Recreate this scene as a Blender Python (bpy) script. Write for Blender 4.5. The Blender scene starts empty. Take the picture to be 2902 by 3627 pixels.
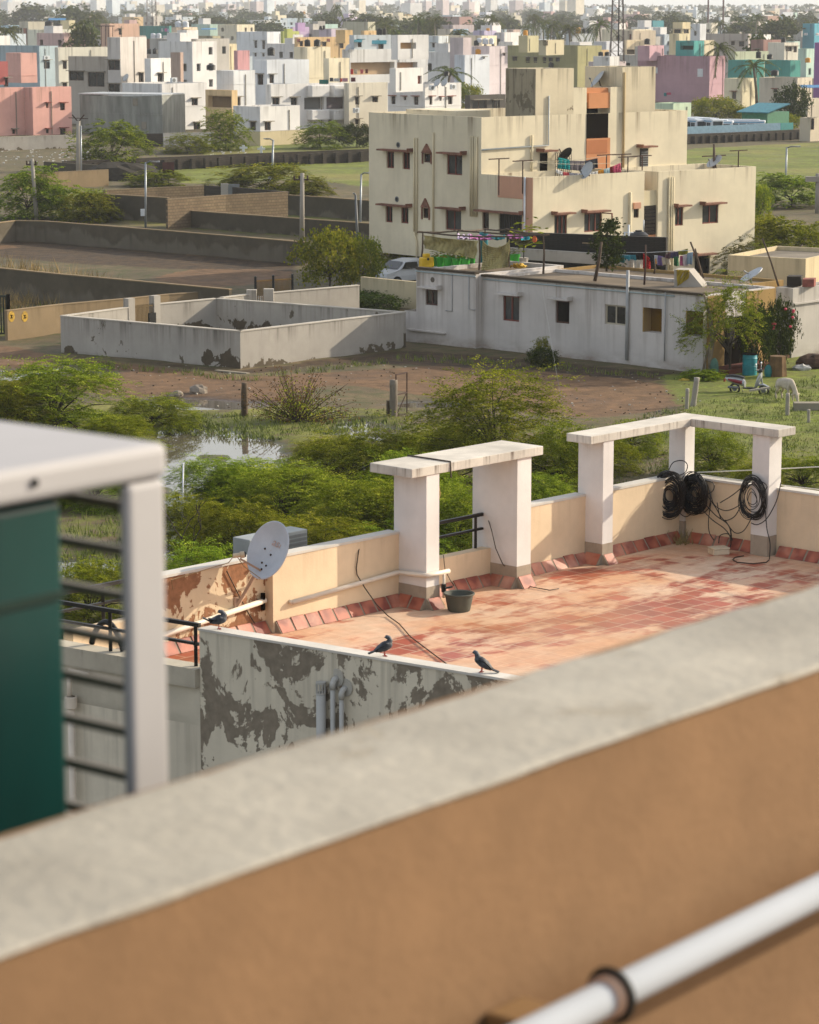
import bpy, math, random
import numpy as np
from mathutils import Vector, Matrix
SC=bpy.context.scene
COL=SC.collection
R=math.radians
# ---------------------------------------------------------------- camera model (pixel coordinates are those of the 2902x3627 photograph)
F=9757.;CX=1451.;CY=1813.5;YH=20.;H=16.
PIT=math.atan((CY-YH)/F)
def ray(sx,sy):
    x=(sx-CX)/F;y=(CY-sy)/F
    c,s=math.cos(PIT),math.sin(PIT)
    return (x, c+y*s, -s+y*c)
def P(sx,sy,z=0.):
    d=ray(sx,sy);t=(z-H)/d[2];return Vector((d[0]*t,d[1]*t,z))
def PD(sx,sy,Y):
    d=ray(sx,sy);t=Y/d[1];return Vector((d[0]*t,Y,H+d[2]*t))
def PP(sx,sy,o,n):
    d=ray(sx,sy);t=(n[0]*o[0]+n[1]*o[1])/(d[0]*n[0]+d[1]*n[1]);return Vector((d[0]*t,d[1]*t,H+d[2]*t))
def DD(x,y): return (x*1.68232,y*1.68232)      # from the 1725 px wide view
def cam_setup():
    cd=bpy.data.cameras.new('camera');co=bpy.data.objects.new('camera',cd);COL.objects.link(co)
    co.location=(0,0,H);co.rotation_euler=(math.pi/2-PIT,0,0)
    cd.sensor_fit='VERTICAL';cd.sensor_height=36.;cd.sensor_width=28.8
    cd.lens=F/3627*36.;cd.clip_start=.3;cd.clip_end=20000
    cd.dof.use_dof=True;cd.dof.focus_distance=55.;cd.dof.aperture_fstop=cd.lens/14.5
    cd.dof.aperture_blades=7
    SC.camera=co
cam_setup()
# ---------------------------------------------------------------- mesh builder
class MB:
    def __init__(s): s.v=[];s.f=[];s.m=[]
    def face(s,pts,m=0):
        i=len(s.v);s.v+= [tuple(p) for p in pts];s.f.append(tuple(range(i,i+len(pts))));s.m.append(m)
    def box(s,x0,x1,y0,y1,z0,z1,m=0):
        i=len(s.v)
        s.v+=[(x0,y0,z0),(x1,y0,z0),(x1,y1,z0),(x0,y1,z0),(x0,y0,z1),(x1,y0,z1),(x1,y1,z1),(x0,y1,z1)]
        for q in ((0,3,2,1),(4,5,6,7),(0,1,5,4),(1,2,6,5),(2,3,7,6),(3,0,4,7)):
            s.f.append(tuple(i+k for k in q));s.m.append(m)
    def obox(s,o,ex,ey,ez,m=0):
        o=Vector(o);ex=Vector(ex);ey=Vector(ey);ez=Vector(ez);i=len(s.v)
        for a,b,c in ((0,0,0),(1,0,0),(1,1,0),(0,1,0),(0,0,1),(1,0,1),(1,1,1),(0,1,1)):
            s.v.append(tuple(o+ex*a+ey*b+ez*c))
        for q in ((0,3,2,1),(4,5,6,7),(0,1,5,4),(1,2,6,5),(2,3,7,6),(3,0,4,7)):
            s.f.append(tuple(i+k for k in q));s.m.append(m)
    def bar(s,a,b,w,h,m=0):
        a=Vector(a);b=Vector(b);d=(b-a);dn=d.normalized()
        up=Vector((0,0,1)) if abs(dn.z)<.95 else Vector((1,0,0))
        sx=dn.cross(up).normalized();uz=sx.cross(dn).normalized()
        s.obox(a-sx*w/2-uz*h/2,d,sx*w,uz*h,m)
    def tube(s,pts,r,n=8,m=0,caps=True):
        pts=[Vector(p) for p in pts];k=len(pts)
        rs=r if isinstance(r,(list,tuple)) else [r]*k
        base=len(s.v);prev=None
        for i,p in enumerate(pts):
            t=(pts[min(i+1,k-1)]-pts[max(i-1,0)]).normalized()
            if prev is None:
                a=Vector((0,0,1)) if abs(t.z)<.9 else Vector((1,0,0))
                e=t.cross(a).normalized()
            else:
                e=(prev-t*prev.dot(t))
                e=e.normalized() if e.length>1e-6 else t.cross(Vector((0,0,1))).normalized()
            prev=e;g=t.cross(e)
            for j in range(n):
                an=2*math.pi*j/n;s.v.append(tuple(p+(e*math.cos(an)+g*math.sin(an))*rs[i]))
        for i in range(k-1):
            for j in range(n):
                a=base+i*n+j;b=base+i*n+(j+1)%n
                s.f.append((a,b,b+n,a+n));s.m.append(m)
        if caps:
            s.f.append(tuple(base+j for j in range(n))[::-1]);s.m.append(m)
            s.f.append(tuple(base+(k-1)*n+j for j in range(n)));s.m.append(m)
    def lathe(s,prof,c=(0,0,0),n=20,m=0):
        b=len(s.v)
        for r,z in prof:
            for j in range(n):
                a=2*math.pi*j/n;s.v.append((c[0]+r*math.cos(a),c[1]+r*math.sin(a),c[2]+z))
        for i in range(len(prof)-1):
            for j in range(n):
                a=b+i*n+j;d=b+i*n+(j+1)%n
                s.f.append((a,d,d+n,a+n));s.m.append(m)
    def prism(s,poly,z0,z1,m=0):
        n=len(poly);b=len(s.v)
        s.v+=[(p[0],p[1],z0) for p in poly]+[(p[0],p[1],z1) for p in poly]
        s.f.append(tuple(range(b+n-1,b-1,-1)));s.m.append(m)
        s.f.append(tuple(range(b+n,b+2*n)));s.m.append(m)
        for i in range(n):
            j=(i+1)%n;s.f.append((b+i,b+j,b+n+j,b+n+i));s.m.append(m)
    def ball(s,c,rx,ry,rz,n=12,k=8,m=0):
        b=len(s.v)
        for i in range(k+1):
            t=math.pi*i/k
            for j in range(n):
                a=2*math.pi*j/n
                s.v.append((c[0]+rx*math.sin(t)*math.cos(a),c[1]+ry*math.sin(t)*math.sin(a),c[2]+rz*math.cos(t)))
        for i in range(k):
            for j in range(n):
                a=b+i*n+j;d=b+i*n+(j+1)%n
                s.f.append((a,a+n,d+n,d));s.m.append(m)
    # a wall skin with real recessed openings; holes: (s0,s1,z0,z1,depth)
    def wall(s,o,e,nrm,W,z0,z1,holes=(),m=0,mr=None):
        o=Vector(o);e=Vector(e);nr=Vector(nrm)
        hs=[h for h in holes if h[1]>h[0]+.02 and h[3]>h[2]+.02]
        hs=[(max(h[0],.01),min(h[1],W-.01),max(h[2],z0+.005),min(h[3],z1-.01),h[4]) for h in hs]
        hs=[h for h in hs if h[1]>h[0] and h[3]>h[2]]
        xs=sorted(set([0,W]+[h[0] for h in hs]+[h[1] for h in hs]))
        zs=sorted(set([z0,z1]+[h[2] for h in hs]+[h[3] for h in hs]))
        def pt(a,z,d=0): return o+e*a-nr*d+Vector((0,0,z-o.z))
        for i in range(len(xs)-1):
            for k in range(len(zs)-1):
                cx=(xs[i]+xs[i+1])/2;cz=(zs[k]+zs[k+1])/2
                if any(h[0]<cx<h[1] and h[2]<cz<h[3] for h in hs): continue
                s.face([pt(xs[i],zs[k]),pt(xs[i+1],zs[k]),pt(xs[i+1],zs[k+1]),pt(xs[i],zs[k+1])],m)
        mr=m if mr is None else mr
        for a0,a1,b0,b1,d in hs:
            for p,q in (((a0,b0),(a1,b0)),((a1,b0),(a1,b1)),((a1,b1),(a0,b1)),((a0,b1),(a0,b0))):
                s.face([pt(*p),pt(*q),pt(*q,d),pt(*p,d)],mr)
    def build(s,name,mats,parent=None,smooth=False,world=False,bevel=0,auto=None):
        me=bpy.data.meshes.new(name)
        v=s.v
        if world and parent is not None:
            inv=Matrix.Translation(parent.location)@parent.rotation_euler.to_matrix().to_4x4()
            inv=inv.inverted();v=[tuple(inv@Vector(p)) for p in v]
        me.from_pydata(v,[],s.f)
        if not isinstance(mats,(list,tuple)): mats=[mats]
        for mm in mats: me.materials.append(mm)
        if len(mats)>1: me.polygons.foreach_set('material_index',s.m)
        if smooth: me.polygons.foreach_set('use_smooth',[True]*len(s.f))
        me.update()
        o=bpy.data.objects.new(name,me);COL.objects.link(o)
        if parent is not None: o.parent=parent
        if bevel:
            w=o.modifiers.new('bevel','WELD');w.merge_threshold=.0005
            b=o.modifiers.new('bevel','BEVEL');b.width=bevel;b.segments=3;b.limit_method='ANGLE'
        if auto: 
            me.polygons.foreach_set('use_smooth',[True]*len(s.f))
            try: me.set_sharp_from_angle(angle=R(auto))
            except Exception: pass
        return o
def tag(o,label=None,cat=None,group=None,kind=None):
    if label: o['label']=label
    if cat: o['category']=cat
    if group: o['group']=group
    if kind: o['kind']=kind
    elif label: o['kind']='thing'
    return o
def thing(name,label,cat,loc=(0,0,0),rz=0.,group=None):
    o=bpy.data.objects.new(name,None);COL.objects.link(o);o.empty_display_size=.3
    o.location=loc;o.rotation_euler=(0,0,rz)
    return tag(o,label,cat,group)
def copy_tree(o,parent=None):
    kids=list(o.children)
    c=o.copy();COL.objects.link(c)
    if parent is not None: c.parent=parent
    for k in kids: copy_tree(k,c)
    return c
def arc(p,q,sag,n=12):
    p=Vector(p);q=Vector(q);r=[]
    for i in range(n+1):
        t=i/n;w=p.lerp(q,t);w.z-=sag*4*t*(1-t);r.append(w)
    return r
# ---------------------------------------------------------------- materials
def lin(h):
    if not isinstance(h,str): return tuple(h)
    h=h.lstrip('#');o=[]
    for i in (0,2,4):
        c=int(h[i:i+2],16)/255;o.append(c/12.92 if c<=.04045 else ((c+.055)/1.055)**2.4)
    return tuple(o)
def mul(c,k): 
    c=lin(c);return tuple(min(1,x*k) for x in c)
MC={}
class NT:
    def __init__(s,name):
        s.m=bpy.data.materials.new(name);s.m.use_nodes=True;s.t=s.m.node_tree;s.t.nodes.clear()
        s.out=s.t.nodes.new('ShaderNodeOutputMaterial');s.b=s.t.nodes.new('ShaderNodeBsdfPrincipled')
        s.t.links.new(s.b.outputs[0],s.out.inputs[0])
        s.tc=None
    def n(s,ty,**k):
        x=s.t.nodes.new(ty)
        for a,b in k.items(): setattr(x,a,b)
        return x
    def l(s,a,b): s.t.links.new(a,b)
    def co(s,k='Object'):
        if s.tc is None: s.tc=s.n('ShaderNodeTexCoord')
        return s.tc.outputs[k]
    def noise(s,scale,detail=4,rough=.55,vec=None,stretch=None,dist=0.):
        v=vec if vec is not None else s.co()
        if stretch:
            mp=s.n('ShaderNodeMapping');mp.inputs['Scale'].default_value=stretch;s.l(v,mp.inputs[0]);v=mp.outputs[0]
        t=s.n('ShaderNodeTexNoise');t.inputs['Scale'].default_value=scale;t.inputs['Detail'].default_value=detail
        t.inputs['Roughness'].default_value=rough;t.inputs['Distortion'].default_value=dist
        s.l(v,t.inputs['Vector']);return t.outputs[0]
    def rng(s,v,a,b,c=0.,d=1.):
        t=s.n('ShaderNodeMapRange');t.inputs[1].default_value=a;t.inputs[2].default_value=b
        t.inputs[3].default_value=c;t.inputs[4].default_value=d;s.l(v,t.inputs[0]);return t.outputs[0]
    def math(s,op,a,b=None,clamp=False):
        t=s.n('ShaderNodeMath',operation=op,use_clamp=clamp)
        for i,x in enumerate((a,b)):
            if x is None: continue
            if isinstance(x,(int,float)): t.inputs[i].default_value=x
            else: s.l(x,t.inputs[i])
        return t.outputs[0]
    def mix(s,f,a,b,mode='MIX'):
        t=s.n('ShaderNodeMix',data_type='RGBA',blend_type=mode)
        for i,x in ((0,f),(6,a),(7,b)):
            if isinstance(x,(int,float)): t.inputs[i].default_value=x
            elif isinstance(x,(tuple,list)): t.inputs[i].default_value=(*x[:3],1)
            elif isinstance(x,str): t.inputs[i].default_value=(*lin(x),1)
            else: s.l(x,t.inputs[i])
        return t.outputs[2]
    def sep(s,v):
        t=s.n('ShaderNodeSeparateXYZ');s.l(v,t.inputs[0]);return t.outputs
    def col(s,c):
        if isinstance(c,(tuple,list,str)): s.b.inputs['Base Color'].default_value=(*lin(c),1)
        else: s.l(c,s.b.inputs['Base Color'])
    def bump(s,h,st=.3,dist=.02):
        t=s.n('ShaderNodeBump');t.inputs['Strength'].default_value=st;t.inputs['Distance'].default_value=dist
        s.l(h,t.inputs['Height']);s.l(t.outputs[0],s.b.inputs['Normal'])
    def set(s,**k):
        for a,b in k.items(): s.b.inputs[a.replace('_',' ')].default_value=b
def plain(name,c,rough=.6,metal=0.,spec=.4,var=.12,vs=3.,bump=0.):
    k=('pl',name,str(c),rough,metal)
    if k in MC: return MC[k]
    t=NT(name);c=lin(c)
    n=t.noise(vs,5)
    t.col(t.mix(t.rng(n,.3,.7),mul(c,1-var*1.6),mul(c,1+var*.6)))
    t.set(Roughness=rough,Metallic=metal);t.b.inputs['Specular IOR Level'].default_value=spec
    if bump: t.bump(t.noise(vs*8,4),bump,.01)
    MC[k]=t.m;return t.m
def plaster(c,streak=.35,grime=.25,dirt='#3a3228',var=.12,patch=0.,patchc='#6d5f4c',top=.55,sc=1.,base=.25,name='plaster',pthr=.56,wet=None,rise=None):
    k=('ps',str(c),streak,grime,dirt,patch,patchc,top,sc,base,pthr,wet,rise)
    if k in MC: return MC[k]
    t=NT(name);c=lin(c)
    n1=t.noise(.45*sc,6,.6)
    n2=t.noise(2.6*sc,6,.65)
    a=t.mix(t.rng(n1,.3,.7),mul(c,1-var*1.7),mul(c,1+var*.4))
    a=t.mix(t.rng(n2,.35,.75,0,.5*grime),a,mul(c,.6))
    nz=t.sep(t.co('Normal'))[2]
    vert=t.math('SUBTRACT',1.,t.math('ABSOLUTE',nz),True)
    gz=t.sep(t.co('Generated'))[2]
    s1=t.noise(1.7*sc,5,.6,stretch=(1.6,1.6,.09))
    s2=t.noise(5.*sc,3,.6,stretch=(1.4,1.4,.06))
    st=t.math('ADD',t.math('MULTIPLY',s1,.6),t.math('MULTIPLY',s2,.4))
    st=t.rng(st,.5,.66)
    tm=t.rng(gz,top,1.,0.,1.)
    ov=t.math('ADD',t.math('MULTIPLY',tm,1.),.12)
    f=t.math('MULTIPLY',t.math('MULTIPLY',st,ov),vert)
    f=t.math('MULTIPLY',f,streak,True)
    a=t.mix(f,a,lin(dirt))
    bm=t.rng(gz,0.,.2,1.,0.)
    bn=t.rng(t.noise(1.1*sc,5,.65,stretch=(1,1,2.2)),.4,.7)
    a=t.mix(t.math('MULTIPLY',t.math('MULTIPLY',bm,bn),base,True),a,mul(dirt,1.6))
    if wet:
        q=t.math('ADD',gz,t.math('MULTIPLY',t.math('SUBTRACT',t.noise(.9*sc,7,.6,dist=.4,stretch=(1,1,.35)),.5),2.2))
        a=t.mix(t.math('MULTIPLY',t.rng(q,wet[1],wet[1]+.16),vert,True),a,t.mix(t.rng(n2,.3,.7),mul(wet[0],.7),lin(wet[0])))
    if rise:
        q=t.math('ADD',t.math('ADD',gz,t.math('MULTIPLY',t.math('SUBTRACT',t.noise(1.6*sc,9,.65,dist=.5),.5),1.3)),t.rng(t.noise(.22*sc,3),.42,.6,.0,.5))
        a=t.mix(t.math('MULTIPLY',t.rng(q,rise[1],rise[1]+.02,1.,0.),vert,True),a,t.mix(t.rng(n2,.3,.7),mul(rise[0],.75),mul(rise[0],1.15)))
    if patch:
        pn=t.math('ADD',t.math('MULTIPLY',t.noise(1.15*sc,9,.66,dist=.5),.8),t.math('MULTIPLY',t.noise(5.5*sc,5,.6,stretch=(1.2,1.2,.45)),.2))
        pf=t.rng(pn,pthr,pthr+.012)
        pn2=t.mix(t.rng(t.noise(9*sc,4),.3,.7),mul(patchc,.75),mul(patchc,1.15))
        a=t.mix(t.math('MULTIPLY',pf,patch,True),a,pn2)
        t.bump(t.math('SUBTRACT',t.noise(14*sc,4),t.math('MULTIPLY',pf,.8)),.35,.012)
    else: t.bump(t.noise(16*sc,5,.6),.18,.012)
    t.col(a);t.set(Roughness=.92);t.b.inputs['Specular IOR Level'].default_value=.2
    MC[k]=t.m;return t.m
def glass_dark(c='#1c2022',name='window_glass'):
    k=('gl',c)
    if k in MC: return MC[k]
    t=NT(name);t.col(t.mix(t.rng(t.noise(.8,3),.35,.65),mul(c,.5),mul(c,1.5)));t.set(Roughness=.12);t.b.inputs['Specular IOR Level'].default_value=.5
    MC[k]=t.m;return t.m
M_wood=plain('brown_wood','#4a2c1e',.6)
M_woodred=plain('red_brown_wood','#6e3226',.6)
M_dark=plain('dark_interior','#15110d',.95,spec=0.)
M_black=plain('black_plastic','#101112',.45)
M_blackm=plain('black_painted_metal','#16130f',.5,.0)
M_white=plain('white_plastic','#c9cdd0',.35,var=.05)
M_grey=plain('grey_metal','#74787a',.5,.3)
M_rust=plain('rusty_iron','#3a2218',.8)
M_conc=plaster('#8d8678',.3,.5,name='weathered_concrete')
M_roofc=plaster('#8a8173',.0,.8,name='roof_screed',var=.3)
GL=glass_dark()
GL2=glass_dark('#34383a')
# ---------------------------------------------------------------- light and air
SUN_AZ=R(24);SUN_EL=R(24)       # azimuth from +X towards +Y
SKYW=3.1
def light_setup():
    w=bpy.data.worlds.new('World');SC.world=w;w.use_nodes=True
    nt=w.node_tree;nt.nodes.clear()
    o=nt.nodes.new('ShaderNodeOutputWorld');b=nt.nodes.new('ShaderNodeBackground');s=nt.nodes.new('ShaderNodeTexSky')
    s.sky_type='NISHITA';s.sun_disc=False;s.sun_elevation=SUN_EL;s.sun_rotation=math.pi/2-SUN_AZ
    s.air_density=1.;s.dust_density=2.5;s.ozone_density=.5
    b.inputs[1].default_value=.15
    # thin pale haze over the whole sky: whitens the blue, most of all near the horizon
    g=nt.nodes.new('ShaderNodeTexCoord');sp=nt.nodes.new('ShaderNodeSeparateXYZ');nt.links.new(g.outputs['Generated'],sp.inputs[0])
    mr=nt.nodes.new('ShaderNodeMapRange');mr.inputs[1].default_value=.0;mr.inputs[2].default_value=.35;mr.inputs[3].default_value=.9;mr.inputs[4].default_value=.5;nt.links.new(sp.outputs[2],mr.inputs[0])
    mx=nt.nodes.new('ShaderNodeMix');mx.data_type='RGBA';nt.links.new(mr.outputs[0],mx.inputs[0]);nt.links.new(s.outputs[0],mx.inputs[6]);mx.inputs[7].default_value=(SKYW*1.0,SKYW*.97,SKYW*.91,1)
    nt.links.new(mx.outputs[2],b.inputs[0]);nt.links.new(b.outputs[0],o.inputs[0])
    l=bpy.data.lights.new('sun','SUN');l.energy=2.9;l.angle=R(.6);l.color=(1.,.885,.7)
    lo=bpy.data.objects.new('sun',l);COL.objects.link(lo)
    d=Vector((math.cos(SUN_AZ)*math.cos(SUN_EL),math.sin(SUN_AZ)*math.cos(SUN_EL),math.sin(SUN_EL)))
    lo.rotation_euler=d.to_track_quat('Z','Y').to_euler();lo.location=(60,40,80)
    vs=SC.view_settings;vs.view_transform='Standard';vs.look='None';vs.gamma=1.;vs.use_curve_mapping=False;vs.exposure=1.06
SC.cycles.volume_bounces=2
light_setup()
def haze():
    b=MB();b.box(-2600,2600,-60,6200,-1.5,36)
    t=bpy.data.materials.new('pale_air');t.use_nodes=True;nt=t.node_tree;nt.nodes.clear()
    o=nt.nodes.new('ShaderNodeOutputMaterial');v=nt.nodes.new('ShaderNodeVolumePrincipled')
    v.inputs['Color'].default_value=(.86,.9,.95,1);v.inputs['Density'].default_value=HAZE;v.inputs['Anisotropy'].default_value=0.
    nt.links.new(v.outputs[0],o.inputs['Volume'])
    tag(b.build('haze',t),kind='stuff')
HAZE=.00014
# ---------------------------------------------------------------- frames for buildings: local x along the right face, y along the left face (both going back)
class Bld:
    def __init__(s,name,label,cat,C,psi,group=None):
        s.psi=psi;s.C=Vector((C[0],C[1],C[2] if len(C)>2 else 0.))
        s.u=Vector((math.cos(psi),math.sin(psi),0));s.w=Vector((-math.sin(psi),math.cos(psi),0))
        s.root=thing(name,label,cat,s.C,psi,group)
    def Rf(s,sx,sy,b=0.):          # pixel -> (a,z) on the right-hand face at depth b
        p=PP(sx,sy,s.C+s.w*b,s.w);return ((p-s.C).dot(s.u),p.z-s.C.z)
    def Lf(s,sx,sy,a=0.):          # pixel -> (b,z) on the left-hand face
        p=PP(sx,sy,s.C+s.u*a,s.u);return ((p-s.C).dot(s.w),p.z-s.C.z)
    def Wp(s,a,b,z): return s.C+s.u*a+s.w*b+Vector((0,0,z))
    def hR(s,sx0,sy0,sx1,sy1,b=0.,d=.14):
        a0,z1=s.Rf(sx0,sy0,b);a1,_=s.Rf(sx1,sy0,b);_,z0=s.Rf((sx0+sx1)/2,sy1,b);_,z1=s.Rf((sx0+sx1)/2,sy0,b)
        return (a0,a1,z0,z1,d)
    def hL(s,sx0,sy0,sx1,sy1,a=0.,d=.14):
        b1,_=s.Lf(sx0,sy0,a);b0,_=s.Lf(sx1,sy0,a);_,z1=s.Lf((sx0+sx1)/2,sy0,a);_,z0=s.Lf((sx0+sx1)/2,sy1,a)
        return (b0,b1,z0,z1,d)
    def block(s,name,a0,a1,b0,b1,z0,z1,mat,par=.9,pt=.14,hR=(),hL=(),roof=None,win=True,fr=None,gl=None,cope=0.,sub=True,winname='window'):
        m=MB();W=a1-a0;D=b1-b0
        HR=[(h[0]-a0,h[1]-a0)+tuple(h[2:]) for h in hR];HL=[(b1-h[1],b1-h[0])+tuple(h[2:]) for h in hL]
        m.wall((a0,b0,z0),(1,0,0),(0,-1,0),W,z0,z1,HR)
        m.wall((a0,b1,z0),(0,-1,0),(-1,0,0),D,z0,z1,HL)
        m.face([(a1,b0,z0),(a1,b1,z0),(a1,b1,z1),(a1,b0,z1)]);m.face([(a1,b1,z0),(a0,b1,z0),(a0,b1,z1),(a1,b1,z1)])
        zr=z1-par
        if par>0.02 and W>2.5*pt and D>2.5*pt:
            i0,i1,j0,j1=a0+pt,a1-pt,b0+pt,b1-pt
            for q in (((a0,b0),(a1,b0),(i1,j0),(i0,j0)),((a1,b0),(a1,b1),(i1,j1),(i1,j0)),((a1,b1),(a0,b1),(i0,j1),(i1,j1)),((a0,b1),(a0,b0),(i0,j0),(i0,j1))):
                m.face([(x,y,z1) for x,y in q],1 if False else 0)
            for p,q in (((i0,j0),(i1,j0)),((i1,j0),(i1,j1)),((i1,j1),(i0,j1)),((i0,j1),(i0,j0))):
                m.face([(*p,zr),(*q,zr),(*q,z1),(*p,z1)])
            m.face([(i0,j0,zr),(i1,j0,zr),(i1,j1,zr),(i0,j1,zr)],1)
        else: m.face([(a0,b0,z1),(a1,b0,z1),(a1,b1,z1),(a0,b1,z1)],1)
        if cope:
            for x0,x1,y0,y1 in ((a0-cope,a1+cope,b0-cope,b0+pt),(a0-cope,a0+pt,b0+pt,b1)):
                m.box(x0,x1,y0,y1,z1+.002,z1+.08)
        o=m.build(name,[mat,roof or M_roofc],s.root)
        if win:
            for h in hR: s.window('R',h,b0,fr,gl,sub,winname)
            for h in hL: s.window('L',h,a0,fr,gl,sub,winname)
        return o
    def window(s,side,h,at,fr=None,gl=None,sub=True,name='window',bars=1,grill=False):
        x0,x1,z0,z1,d=h
        if x1-x0<.05 or z1-z0<.05: return
        fr=fr or M_wood;gl=gl or GL
        m=MB();g=MB();t=min(.07,(x1-x0)*.12)
        def bx(mm,p0,p1,q0,q1,e0,e1,mi=0):
            if side=='R': mm.box(p0,p1,at+e0,at+e1,q0,q1,mi)
            else: mm.box(at+e0,at+e1,p0,p1,q0,q1,mi)
        e0,e1=d-.07,d-.005
        bx(m,x0,x0+t,z0,z1,e0,e1);bx(m,x1-t,x1,z0,z1,e0,e1)
        bx(m,x0+t,x1-t,z0,z0+t,e0,e1);bx(m,x0+t,x1-t,z1-t,z1,e0,e1)
        nb=bars if x1-x0>.55 else 0
        for i in range(nb):
            c=x0+(x1-x0)*(i+1)/(nb+1);bx(m,c-t/2,c+t/2,z0+t,z1-t,e0,e1)
        if grill:
            k=int((x1-x0)/.13)
            for i in range(1,k):
                c=x0+(x1-x0)*i/k;bx(m,c-.008,c+.008,z0+t,z1-t,.02,.036)
            for i in range(1,5):
                c=z0+(z1-z0)*i/5;bx(m,x0+t,x1-t,c-.008,c+.008,.038,.05)
        if sub:
            o=m.build(name,fr,s.root);bx(g,x0+.01,x1-.01,z0+.01,z1-.01,d-.03,d-.02);g.build('pane',gl,o)
        else:
            bx(m,x0+.01,x1-.01,z0+.01,z1-.01,d-.03,d-.02,1);o=m.build(name,[fr,gl],s.root)
        return o
    def shade(s,side,h,at,mat,out=.45,ov=.18,th=.07,up=.06,curl=True,name='sunshade'):
        x0,x1,z1=h[0]-ov,h[1]+ov,h[3]+up
        m=MB()
        if side=='R':
            m.box(x0,x1,at-out,at+.01,z1,z1+th)
            if curl: m.box(x0-.002,x0+.06,at-out,at-.002,z1+th,z1+th+.1)
        else:
            m.box(at-out,at+.01,x0,x1,z1,z1+th)
            if curl: m.box(at-out,at-.002,x0-.002,x0+.06,z1+th,z1+th+.12)
        return m.build(name,mat,s.root)
    def bx(s,name,a0,a1,b0,b1,z0,z1,mat,bevel=0,parent=None):
        m=MB();m.box(a0,a1,b0,b1,z0,z1);return m.build(name,mat,parent or s.root,bevel=bevel)
    def pipe(s,name,pts,r,mat,n=8):
        m=MB();m.tube(pts,r,n);return m.build(name,mat,s.root,smooth=True)
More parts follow.
